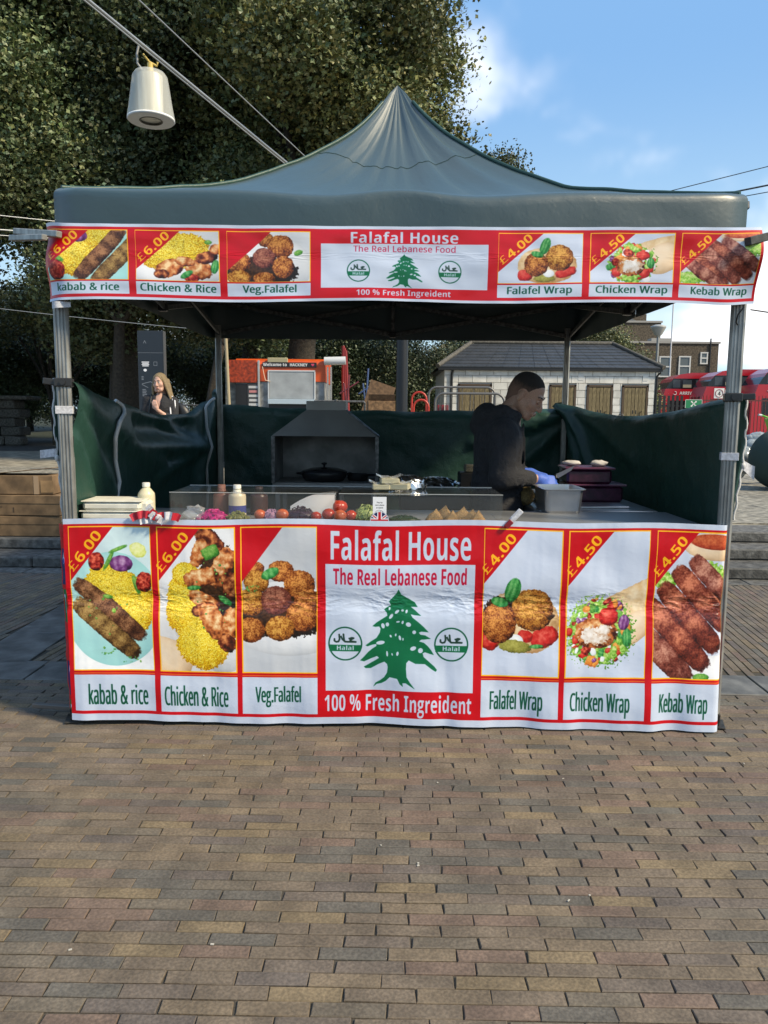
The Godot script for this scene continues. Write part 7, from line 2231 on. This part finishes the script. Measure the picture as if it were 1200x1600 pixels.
func railings() -> void:
	var t := thing("railings", "dark red iron railings in front of the parked buses", "railing", Vector3(12.9, TY, -31.0))
	var m := mat(lin(0.09, 0.022, 0.022), 0.6)
	for k in 26:
		rod("bar", t, [Vector3(-0.6 + 0.14 * k, 0, 0), Vector3(-0.6 + 0.14 * k, 2.05, 0)], [0.018, 0.014], m, 5)
	for y in [0.3, 1.85]: block("rail", t, Vector3(1.15, y, 0), Vector3(3.6, 0.05, 0.03), m)
	t = thing("yard_fence", "dark steel yard fence between the white shed and the railings", "fence", Vector3(10.2, TY, -30.0))
	for k in 11:
		block("pale", t, Vector3(-0.3 + 0.17 * k, 1.0, 0), Vector3(0.10, 2.0, 0.02), M.black)
	block("rail", t, Vector3(0.6, 1.6, -0.025), Vector3(2.1, 0.06, 0.03), M.black)
	block("rail", t, Vector3(0.6, 0.4, -0.025), Vector3(2.1, 0.06, 0.03), M.black)
	# round 4 sign
	t = thing("limit_sign", "white sign with number 4 in a dark red ring above the railings", "sign", Vector3(12.0, TY, -27.6))
	block("plate", t, Vector3(0, 2.02, 0), Vector3(0.36, 0.36, 0.02), mat(lin(0.66, 0.66, 0.66), 0.5), 0.003)
	var b := MB.new()
	var pts := []
	for k in 25: pts.append(Vector3(cos(TAU * k / 24.0) * 0.135, 2.02 + sin(TAU * k / 24.0) * 0.135, 0.013))
	b.tube(pts, 0.012, 6, false)
	part("ring", b, mat(lin(0.20, 0.02, 0.025), 0.5), t)
	lettering(t, "4", Vector3(0, 1.955, 0.013), 0.17, mat(lin(0.03, 0.03, 0.03), 0.6))
	rod("post", t, [Vector3(0, 0, -0.04), Vector3(0, 2.2, -0.04)], 0.03, M.truss, 8)
	# green sign
	t = thing("green_sign", "green assembly sign with white arrows above the tarpaulin wall", "sign", Vector3(10.3, TY, -25.6))
	block("plate", t, Vector3(0, 1.60, 0), Vector3(0.56, 0.28, 0.02), mat(lin(0.01, 0.19, 0.075), 0.5), 0.003)
	for q in [[Vector3(0, 1.735, 0.011), Vector3(0.56, 0.012, 0.004)], [Vector3(-0.275, 1.6, 0.011), Vector3(0.012, 0.28, 0.004)], [Vector3(0.275, 1.6, 0.011), Vector3(0.012, 0.28, 0.004)]]:
		block("border", t, q[0], q[1], mat(lin(0.66, 0.66, 0.66), 0.5))
	for a in [PI / 4, PI * 0.75]:
		block("arrow", t, Vector3(0, 1.60, 0.012), Vector3(0.22, 0.03, 0.004), mat(lin(0.66, 0.66, 0.66), 0.5), 0.0, Basis(Vector3(0, 0, 1), a))
	for s in [[-0.07, 0.07], [0.07, 0.07], [-0.07, -0.07], [0.07, -0.07]]:
		block("arrow_head", t, Vector3(s[0], 1.60 + s[1], 0.0135), Vector3(0.05, 0.05, 0.003), mat(lin(0.66, 0.66, 0.66), 0.5))
	rod("post", t, [Vector3(0, 0, -0.03), Vector3(0, 1.7, -0.03)], 0.025, M.truss, 8)
func park_side() -> void:
	# lawn and path under the park trees
	var b := MB.new()
	b.grid(30, 16, func(u, v):
		var x: float = lerpf(-40.0, 14.0, u); var z: float = lerpf(-66.0, -34.0, v)
		return Vector3(x, 0.31 + 1.3 * smoothstep(-34.0, -66.0, z) + 0.12 * sin(x * 0.7) * smoothstep(-34.0, -42.0, z), z))
	structure("lawn", b, mat(lin(0.035, 0.045, 0.018), 0.95, 0.0, {"tex": T.stain, "tri": 1.2}))
	b = MB.new()
	b.face([Vector3(-40, 0.306, -22.5), Vector3(-3.0, 0.306, -22.5), Vector3(0.5, 0.306, -34.0), Vector3(-60, 0.306, -34.0)])
	structure("path", b, mat(lin(0.075, 0.072, 0.066), 0.9, 0.0, {"tex": T.stain, "tri": 0.8}))
	var st := [mat(lin(0.20, 0.19, 0.165), 0.9, 0.0, {"tex": T.stain, "tri": 1.5}), mat(lin(0.24, 0.225, 0.19), 0.9, 0.0, {"tex": T.stain, "tri": 1.3})]
	var t := thing("stone_plinth", "old stone wall end with capstone by the park path", "wall", Vector3(-13.6, TY, -27.0))
	t.scale = Vector3.ONE * 1.72
	var r := RandomNumberGenerator.new()
	r.seed = 3
	for row in 5:
		for k in 3:
			block("stone", t, Vector3(-0.62 + 0.42 * k + (0.1 if row % 2 else 0.0), 0.09 + 0.18 * row, 0.0), Vector3(0.41 + r.randf_range(-0.03, 0.0), 0.172, 0.5 + r.randf_range(-0.03, 0.03)), st[r.randi() % 2], 0.02)
	block("capstone", t, Vector3(-0.05, 0.945, 0.0), Vector3(1.55, 0.08, 0.66), st[1], 0.02)
	for k in 3: block("footing", t, Vector3(-0.2 + 0.36 * k, 0.08, 0.42), Vector3(0.34, 0.17, 0.3), st[k % 2], 0.03)
	t = thing("park_lamp", "park lamp post with two short white bars at the path", "street lamp", Vector3(-6.62, TY, -12.4))
	rod("pole", t, [Vector3(-0.06, 0, 0), Vector3(-0.06, 4.2, 0)], 0.045, mat(lin(0.5, 0.47, 0.38), 0.6), 10)
	for y in [3.10, 3.34]: rod("arm", t, [Vector3(-0.06, y, 0), Vector3(0.30, y + 0.005, 0)], 0.026, mat(lin(0.6, 0.6, 0.6), 0.5), 8)
	t = thing("park_rail", "low thin metal rail behind the woman", "railing", Vector3(-3.2, TY, -18.0))
	rod("rail", t, [Vector3(-2.0, 1.32, 0), Vector3(1.2, 1.32, 0)], 0.022, M.truss, 6)
	for x in [-1.8, -0.6, 0.6]: rod("post", t, [Vector3(x, 0, 0), Vector3(x, 1.32, 0)], 0.026, M.truss, 6)
	t = thing("park_bollard", "short pale stone bollard beside the park path", "bollard", Vector3(-4.95, TY, -14.9))
	b = MB.new()
	b.lathe([Vector2(0.10, 0), Vector2(0.09, 0.35), Vector2(0.06, 0.43), Vector2(0, 0.45)], 12)
	part("post", b, st[1], t)
func ball_corner() -> void:
	var t := thing("granite_ball", "large speckled dark green ball beside the terrace steps", "ball", Vector3(6.28, TY, -12.0))
	var b := MB.new()
	b.ball(Vector3(0, 0.49, 0), Vector3.ONE * 0.49, Basis.IDENTITY, 40, 26, 0.01, 8.0, 3)
	part("ball", b, mat(lin(0.045, 0.085, 0.075), 0.9, 0.0, {"tex": T.speck, "tri": 8.0, "bump": T.grain, "depth": 0.6}), t)
	t = thing("bubble_wrap", "pile of clear bubble plastic behind the green ball", "plastic wrap", Vector3(6.42, TY, -13.0))
	var r := RandomNumberGenerator.new()
	r.seed = 8
	var m := mat(lin(0.42, 0.47, 0.48), 0.15, 0.0, {"tex": T.blot, "tri": 3.0})
	for k in 16:
		b = MB.new()
		var p := Vector3(r.randf_range(-0.5, 0.5), 0, r.randf_range(-0.2, 0.2))
		p.y = r.randf_range(0.12, 0.95) * (1.0 - absf(p.x) * 0.7)
		b.ball(p, Vector3(0.17, 0.12, 0.15) * r.randf_range(0.7, 1.2), Basis(Vector3(0, 0, 1), r.randf_range(-0.6, 0.6)), 12, 8, 0.3, 1.5, k)
		part("bubble", b, m, t)
	t = thing("hire_bike", "bright green hire bicycle front end behind the bubble plastic", "bicycle", Vector3(9.1, TY, -17.8))
	var gm := mat(lin(0.10, 0.42, 0.03), 0.35)
	b = MB.new()
	b.prism(PackedVector2Array([Vector2(-0.20, 1.12), Vector2(0.25, 1.16), Vector2(0.20, 0.72), Vector2(-0.05, 0.70)]), 0.3, Transform3D.IDENTITY)
	part("basket", b, gm, t)
	rod("handlebar", t, [Vector3(-0.34, 1.20, 0), Vector3(-0.18, 1.13, 0.05), Vector3(0.2, 1.15, 0)], 0.022, gm)
	rod("fork", t, [Vector3(0.12, 0.72, 0), Vector3(-0.02, 0.34, 0)], 0.025, gm)
	var pts := []
	for k in 25: pts.append(Vector3(-0.02 + cos(TAU * k / 24.0) * 0.31, 0.34 + sin(TAU * k / 24.0) * 0.31, 0))
	rod("wheel", t, pts, 0.025, M.black)
	rod("frame", t, [Vector3(0.12, 0.72, 0), Vector3(0.55, 0.34, 0), Vector3(0.9, 0.80, 0)], 0.03, gm)
	b = MB.new()
	b.ball(Vector3(0.9, 0.86, 0), Vector3(0.14, 0.04, 0.08), Basis.IDENTITY, 12, 6)
	part("saddle", b, M.black, t)
	rod("grip", t, [Vector3(-0.34, 1.20, 0), Vector3(-0.42, 1.21, 0.02)], 0.025, M.white_tape)

# ---------------------------------------------------------------- trees
var clump_mesh: ArrayMesh
var clump_fine: ArrayMesh
func leaf_clump(sd: int, n: int, spread: float, size: float) -> ArrayMesh:
	var r := RandomNumberGenerator.new()
	r.seed = sd
	var b := MB.new()
	for k in n:
		var p := Vector3(r.randfn(0, 1), r.randfn(0, 0.8), r.randfn(0, 1)) * spread * 0.5
		var bs := Basis.from_euler(Vector3(r.randf_range(-1.2, 1.2), r.randf() * TAU, r.randf_range(-1.0, 1.0)))
		var s := size * r.randf_range(0.7, 1.2)
		var m := r.randf_range(0.7, 1.35)
		b.col = Color(m * r.randf_range(0.85, 1.25), m, m * r.randf_range(0.7, 1.0))
		# a lobed leaf bent along its rib
		var o := p
		var tip := p + bs * Vector3(0, -0.10 * s, s)
		var l1 := p + bs * Vector3(-0.52 * s, -0.05 * s, 0.42 * s); var r1 := p + bs * Vector3(0.52 * s, -0.05 * s, 0.42 * s)
		var l2 := p + bs * Vector3(-0.24 * s, 0.02 * s, 0.62 * s); var r2 := p + bs * Vector3(0.24 * s, 0.02 * s, 0.62 * s)
		b.face([o, l1, l2]); b.face([o, l2, tip]); b.face([o, tip, r2]); b.face([o, r2, r1])
	return b.mesh()
func crown(t: Node3D, blobs: Array, n: int, m: Material, tint: Array, sd: int, mesh: ArrayMesh, hollow := 0.5) -> void:
	# blobs: [centre, radius]; clumps are strewn mostly through each blob's outer shell
	var r := RandomNumberGenerator.new()
	r.seed = sd
	var mm := MultiMesh.new()
	mm.transform_format = MultiMesh.TRANSFORM_3D
	mm.use_colors = true
	mm.mesh = mesh
	mm.instance_count = n
	var total := 0.0
	for q in blobs: total += q[1] * q[1]
	var i := 0
	for q in blobs:
		var cnt := int(round(n * q[1] * q[1] / total))
		var bt := r.randf_range(0.6, 1.45)
		for k in cnt:
			if i >= n: break
			var d := Vector3(r.randfn(0, 1), r.randfn(0, 1), r.randfn(0, 1)).normalized()
			var rad: float = q[1] * pow(r.randf_range(hollow, 1.0), 0.6) * r.randf_range(0.9, 1.1)
			var p: Vector3 = q[0] + d * rad * Vector3(1, 0.82, 1)
			var s := r.randf_range(0.75, 1.3)
			mm.set_instance_transform(i, Transform3D(Basis.from_euler(Vector3(r.randf_range(-0.6, 0.6), r.randf() * TAU, r.randf_range(-0.6, 0.6))).scaled(Vector3.ONE * s), p))
			var c: Color = tint[r.randi() % tint.size()]
			var g := bt * r.randf_range(0.9, 1.6)
			mm.set_instance_color(i, Color(c.r * g * 0.92, c.g * g, c.b * g * 1.12))
			i += 1
	mm.visible_instance_count = i
	var o := MultiMeshInstance3D.new()
	o.multimesh = mm
	o.material_override = m
	o.name = "crown"
	t.add_child(o, true)
	o.set_meta("kind", "stuff")
func limb(b: MB, a: Vector3, c: Vector3, r0: float, r1: float, sag: float, r: RandomNumberGenerator) -> void:
	var pts := []; var rad := []
	var off := Vector3(r.randf_range(-1, 1), 0.3, r.randf_range(-1, 1)) * sag
	for k in 8:
		var u := k / 7.0
		pts.append(a.lerp(c, u) + off * sin(PI * u) + Vector3(sin(u * 9.0 + a.x), 0, cos(u * 7.0)) * sag * 0.15)
		rad.append(lerpf(r0, r1, pow(u, 0.8)))
	b.tube(pts, rad, 9)
func tree(label: String, at: Vector3, trunk_r: float, fork: Vector3, blobs: Array, n: int, tint: Array, sd: int, leaf: Material, mesh: ArrayMesh, group: String, hollow := 0.5) -> void:
	var t := thing("tree", label, "tree", at, 0.0, group)
	var r := RandomNumberGenerator.new()
	r.seed = sd * 7
	var b := MB.new()
	limb(b, Vector3(0, -0.1, 0), fork, trunk_r, trunk_r * 0.7, trunk_r * 0.5, r)
	part("trunk", b, M.bark, t)
	var idx := 0
	for q in blobs:
		idx += 1
		if idx % 2 == 0 and blobs.size() > 14: continue
		b = MB.new()
		limb(b, fork - Vector3(0, 0.3, 0), q[0], trunk_r * 0.42, 0.03, 0.25, r)
		part("limb", b, M.bark, t)
	crown(t, blobs, n, leaf, tint, sd, mesh, hollow)
func strew(c: Vector3, e: Vector3, n: int, r0: float, r1: float, sd: int) -> Array:
	var r := RandomNumberGenerator.new()
	r.seed = sd
	var out := []
	for k in n:
		var d := Vector3(r.randfn(0, 1), r.randfn(0, 1), r.randfn(0, 1)).normalized() * pow(r.randf(), 0.45)
		out.append([c + d * e, r.randf_range(r0, r1)])
	return out
func build_trees() -> void:
	M.bark = mat(lin(0.085, 0.070, 0.052), 0.95, 0.0, {"tex": T.stain, "tri": 1.4, "bump": T.grain, "depth": 2.0})
	var leaf := mat(Color.WHITE, 0.5, 0.0, {"vc": 1, "back": lin(0.07, 0.08, 0.02)})
	leaf.cull_mode = BaseMaterial3D.CULL_DISABLED
	clump_mesh = leaf_clump(1, 44, 0.62, 0.10)
	clump_fine = leaf_clump(2, 34, 0.55, 0.085)
	var green := [Color(0.085, 0.108, 0.050), Color(0.096, 0.112, 0.048), Color(0.075, 0.100, 0.050), Color(0.130, 0.132, 0.055), Color(0.105, 0.115, 0.050)]
	var warm := [Color(0.115, 0.125, 0.050), Color(0.140, 0.138, 0.052), Color(0.092, 0.110, 0.048), Color(0.165, 0.150, 0.055), Color(0.100, 0.115, 0.050)]
	var dark := [Color(0.060, 0.080, 0.038), Color(0.070, 0.086, 0.038), Color(0.052, 0.072, 0.034)]
	var olive := [Color(0.070, 0.085, 0.045), Color(0.060, 0.075, 0.038), Color(0.085, 0.095, 0.045)]
	var park := "park trees behind the stall"
	tree("tall plane tree with yellowing leaves rising behind the gazebo's peak", Vector3(-2.2, 0.4, -19.5), 0.42, Vector3(0.3, 4.6, 0.2), strew(Vector3(0.55, 8.6, 0), Vector3(2.75, 5.0, 2.6), 34, 0.75, 1.25, 11), 7000, warm, 1, leaf, clump_mesh, park)
	tree("tall broad plane tree with a dark crown behind the hanging lamp", Vector3(-7.2, 0.4, -20.5), 0.46, Vector3(0.2, 4.4, 0.1), strew(Vector3(0.4, 8.4, 0), Vector3(4.6, 5.4, 2.8), 42, 0.9, 1.45, 12), 9000, green, 2, leaf, clump_mesh, park)
	tree("tall plane tree with a dark crown by the park path's stone wall", Vector3(-12.4, 0.4, -19.0), 0.40, Vector3(-0.3, 4.2, 0), strew(Vector3(0.3, 8.0, 0), Vector3(3.6, 5.4, 2.6), 30, 0.9, 1.4, 13), 6000, green, 3, leaf, clump_mesh, park)
	tree("plane tree standing farther back between the two tall planes", Vector3(-4.6, 0.5, -27.0), 0.36, Vector3(0.1, 4.5, 0), strew(Vector3(0, 9.0, 0), Vector3(4.6, 6.0, 2.4), 34, 1.0, 1.6, 14), 6500, dark, 4, leaf, clump_mesh, park)
	tree("small tree with thin yellow-green top showing over the gazebo roof", Vector3(3.75, 0.4, -29.6), 0.20, Vector3(0, 4.6, 0), strew(Vector3(0.0, 8.6, 0), Vector3(1.2, 2.5, 0.9), 12, 0.45, 0.8, 15), 900, warm, 5, leaf, clump_fine, park)
	# understorey
	var spots := [[-15.0, -30.0, 5.0], [-10.5, -31.0, 4.8], [-6.5, -33.0, 5.2], [-2.6, -32.0, 4.6], [0.4, -31.5, 4.0], [3.2, -32.5, 4.3], [6.6, -34.0, 4.6], [-18.5, -34.0, 6.0], [9.6, -35.0, 4.9], [-25.0, -40.0, 8.0], [-19.5, -42.0, 8.0], [-14.0, -41.0, 7.5], [-8.5, -43.0, 7.5], [-3.0, -42.0, 7.0], [2.5, -43.0, 6.5], [-21.0, -27.5, 7.5], [-16.0, -25.5, 7.0]]
	var lab := ["dark bushy tree at the back of the park, second from the far end", "dark bushy tree at the back of the park beyond the stone wall", "dark bushy tree at the back of the park beyond the totem", "dark bushy tree behind the orange kiosk", "bushy grey-green tree behind the red poles", "bushy grey-green tree behind the black mast", "bushy tree behind the slate roof of the shed", "tall dark bushy tree at the far end of the park", "yellow-green bushy tree at the street lamp end of the shed", "tall dark tree in the rear row of the park, endmost beyond the stone wall", "tall dark tree in the rear row of the park, second beyond the stone wall", "tall dark tree in the rear row of the park beyond the totem", "tall dark tree in the rear row of the park between totem and kiosk", "tall dark tree in the rear row behind the orange kiosk", "tall dark tree in the rear row behind the cardboard boxes", "tall bushy tree on the lawn beyond the stone wall, outermost", "tall bushy tree on the lawn close beside the stone wall"]
	for k in spots.size():
		var s: Array = spots[k]
		var h: float = s[2]
		tree(lab[k], Vector3(s[0], 0.5, s[1]), 0.20, Vector3(0, h * 0.35, 0), strew(Vector3(0, h * 0.50, 0), Vector3(2.1 if k < 9 else 3.2, h * 0.46, 1.3), 16, 0.7 if k < 9 else 1.0, 1.15 if k < 9 else 1.6, 30 + k), 2600, dark if k < 4 or k == 7 or k > 8 else (olive if k < 7 else warm), 40 + k, leaf, clump_fine, park, 0.45)
	# low hanging boughs and young trunks under the big crowns
	tree("young leaning tree with bare trunk beside the back post", Vector3(-4.15, 0.4, -17.2), 0.13, Vector3(0.55, 2.9, 0), strew(Vector3(1.0, 4.4, 0), Vector3(1.2, 1.2, 0.8), 9, 0.5, 0.8, 61), 620, green, 61, leaf, clump_fine, park)
	tree("young tree with grey trunk beside the dark totem", Vector3(-6.35, 0.4, -18.4), 0.17, Vector3(0.05, 3.4, 0), strew(Vector3(0.3, 4.4, 0), Vector3(1.8, 1.2, 0.8), 9, 0.5, 0.9, 62), 620, green, 62, leaf, clump_fine, park)
	tree("forked young tree on the lawn beside the path", Vector3(-11.6, 0.4, -27.0), 0.16, Vector3(-0.1, 1.6, 0), strew(Vector3(0.0, 4.4, 0), Vector3(2.6, 1.2, 0.8), 10, 0.6, 1.0, 63), 700, warm, 63, leaf, clump_fine, park)

# ---------------------------------------------------------------- wires and the hanging lamp
func wire(label: String, a: Vector3, c: Vector3, r: float, sag: float, m: Material, over := 1.0) -> void:
	var b := MB.new()
	var pts := []
	for k in 25:
		var u := k / 24.0 * over
		pts.append(a.lerp(c, u) - Vector3(0, sag * 4.0 * u * (1.0 - u) if u < 1.0 else 0.0, 0))
	b.tube(pts, r, 6)
	single("wire", label, "wire", b, m, Vector3.ZERO, 0.0, "wires strung from the lighting mast")
func build_wires() -> void:
	var A := Vector3(0.24, 3.62, -11.0)
	var steel := mat(lin(0.42, 0.43, 0.43), 0.4, 0.6)
	var dark := mat(lin(0.05, 0.055, 0.06), 0.5)
	var L := Vector3(-1.925, 4.325, -6.5)
	wire("thick pale cable that carries the hanging lamp", A, A + (L - A) * 2.6, 0.011, 0.0, steel)
	wire("thin pale cable clipped along the lamp cable", A + Vector3(0, -0.03, 0), A + Vector3(0.02, -0.035, 0) + (L - A) * 2.6, 0.006, 0.0, steel)
	wire("thin dark cable running beside the lamp cable", A + Vector3(0.0, 0.12, 0), A + (Vector3(-1.70, 4.36, -6.5) - A) * 2.6, 0.005, 0.0, steel)
	for q in [[-3.95, 3.365, "upper pale wire running to the park"], [-3.96, 3.225, "thick pale wire running to the park"], [-3.97, 3.17, "lower pale wire running to the park"]]:
		var e := Vector3(q[0] * 1.0, q[1], -7.8)
		wire(q[2], A, A + (e - A) * 1.9, 0.008 if "thick" in q[2] else 0.005, 0.0, steel)
	for q in [[4.60, 4.33, "thin dark wire running up towards the street, topmost"], [4.60, 4.11, "thick dark wire running up towards the street"], [4.60, 4.03, "thin dark wire running up towards the street, lowest"]]:
		var e := Vector3(q[0], q[1], -9.0)
		wire(q[2], A, A + (e - A) * 1.7, 0.010 if "thick" in q[2] else 0.005, 0.0, dark)
	wire("thin wire sagging under the trees towards the back post", Vector3(-9.5, 3.65, -15.0), Vector3(-2.2, 2.95, -15.0), 0.006, 0.05, steel)
	# lamp
	var t := thing("hanging_lamp", "white bell-shaped street lamp hanging from the cable with yellow bracket", "lamp", Vector3(-1.915, 3.765, -6.5))
	var b := MB.new()
	b.lathe([Vector2(0.185, 0.02), Vector2(0.187, 0.035), Vector2(0.172, 0.12), Vector2(0.150, 0.27), Vector2(0.138, 0.345), Vector2(0.118, 0.375), Vector2(0.0, 0.382)], 40)
	part("lamp_shade", b, mat(Color(0.90, 0.90, 0.86), 0.3, 0.0, {"alpha": 0.38}), t)
	b = MB.new()
	b.lathe([Vector2(0.098, 0.025), Vector2(0.098, 0.355), Vector2(0.0, 0.36)], 36)
	part("inner_cylinder", b, mat(lin(0.82, 0.78, 0.62), 0.4, 0.0, {"tex": T.blot, "tri3": Vector3(9, 0.5, 9)}), t)
	b = MB.new()
	b.lathe([Vector2(0.088, 0.012), Vector2(0.178, 0.008), Vector2(0.188, 0.018), Vector2(0.186, 0.030), Vector2(0.088, 0.030)], 40)
	part("bottom_ring", b, mat(lin(0.80, 0.80, 0.78), 0.4), t)
	b = MB.new()
	b.lathe([Vector2(0.0, 0.026), Vector2(0.086, 0.026)], 32)
	part("diffuser", b, mat(lin(0.78, 0.74, 0.62), 0.5), t)
	var ringp := []
	for k in 33: ringp.append(Vector3(cos(TAU * k / 32.0) * 0.088, 0.012, sin(TAU * k / 32.0) * 0.088))
	rod("rim", t, ringp, 0.005, mat(lin(0.10, 0.09, 0.07), 0.5), 6)
	var yel := mat(lin(0.58, 0.42, 0.11), 0.4)
	rod("neck", t, [Vector3(0.005, 0.375, 0), Vector3(0.005, 0.45, 0)], 0.024, yel, 12)
	rod("bracket", t, [Vector3(-0.05, 0.52, 0), Vector3(0.0, 0.46, 0), Vector3(0.06, 0.43, 0), Vector3(0.065, 0.46, 0)], 0.009, yel, 6)
	rod("cord", t, [Vector3(-0.01, 0.395, 0), Vector3(-0.06, 0.40, 0), Vector3(-0.098, 0.45, 0), Vector3(-0.10, 0.52, 0), Vector3(-0.085, 0.58, 0)], 0.009, mat(lin(0.30, 0.30, 0.29), 0.5), 8)
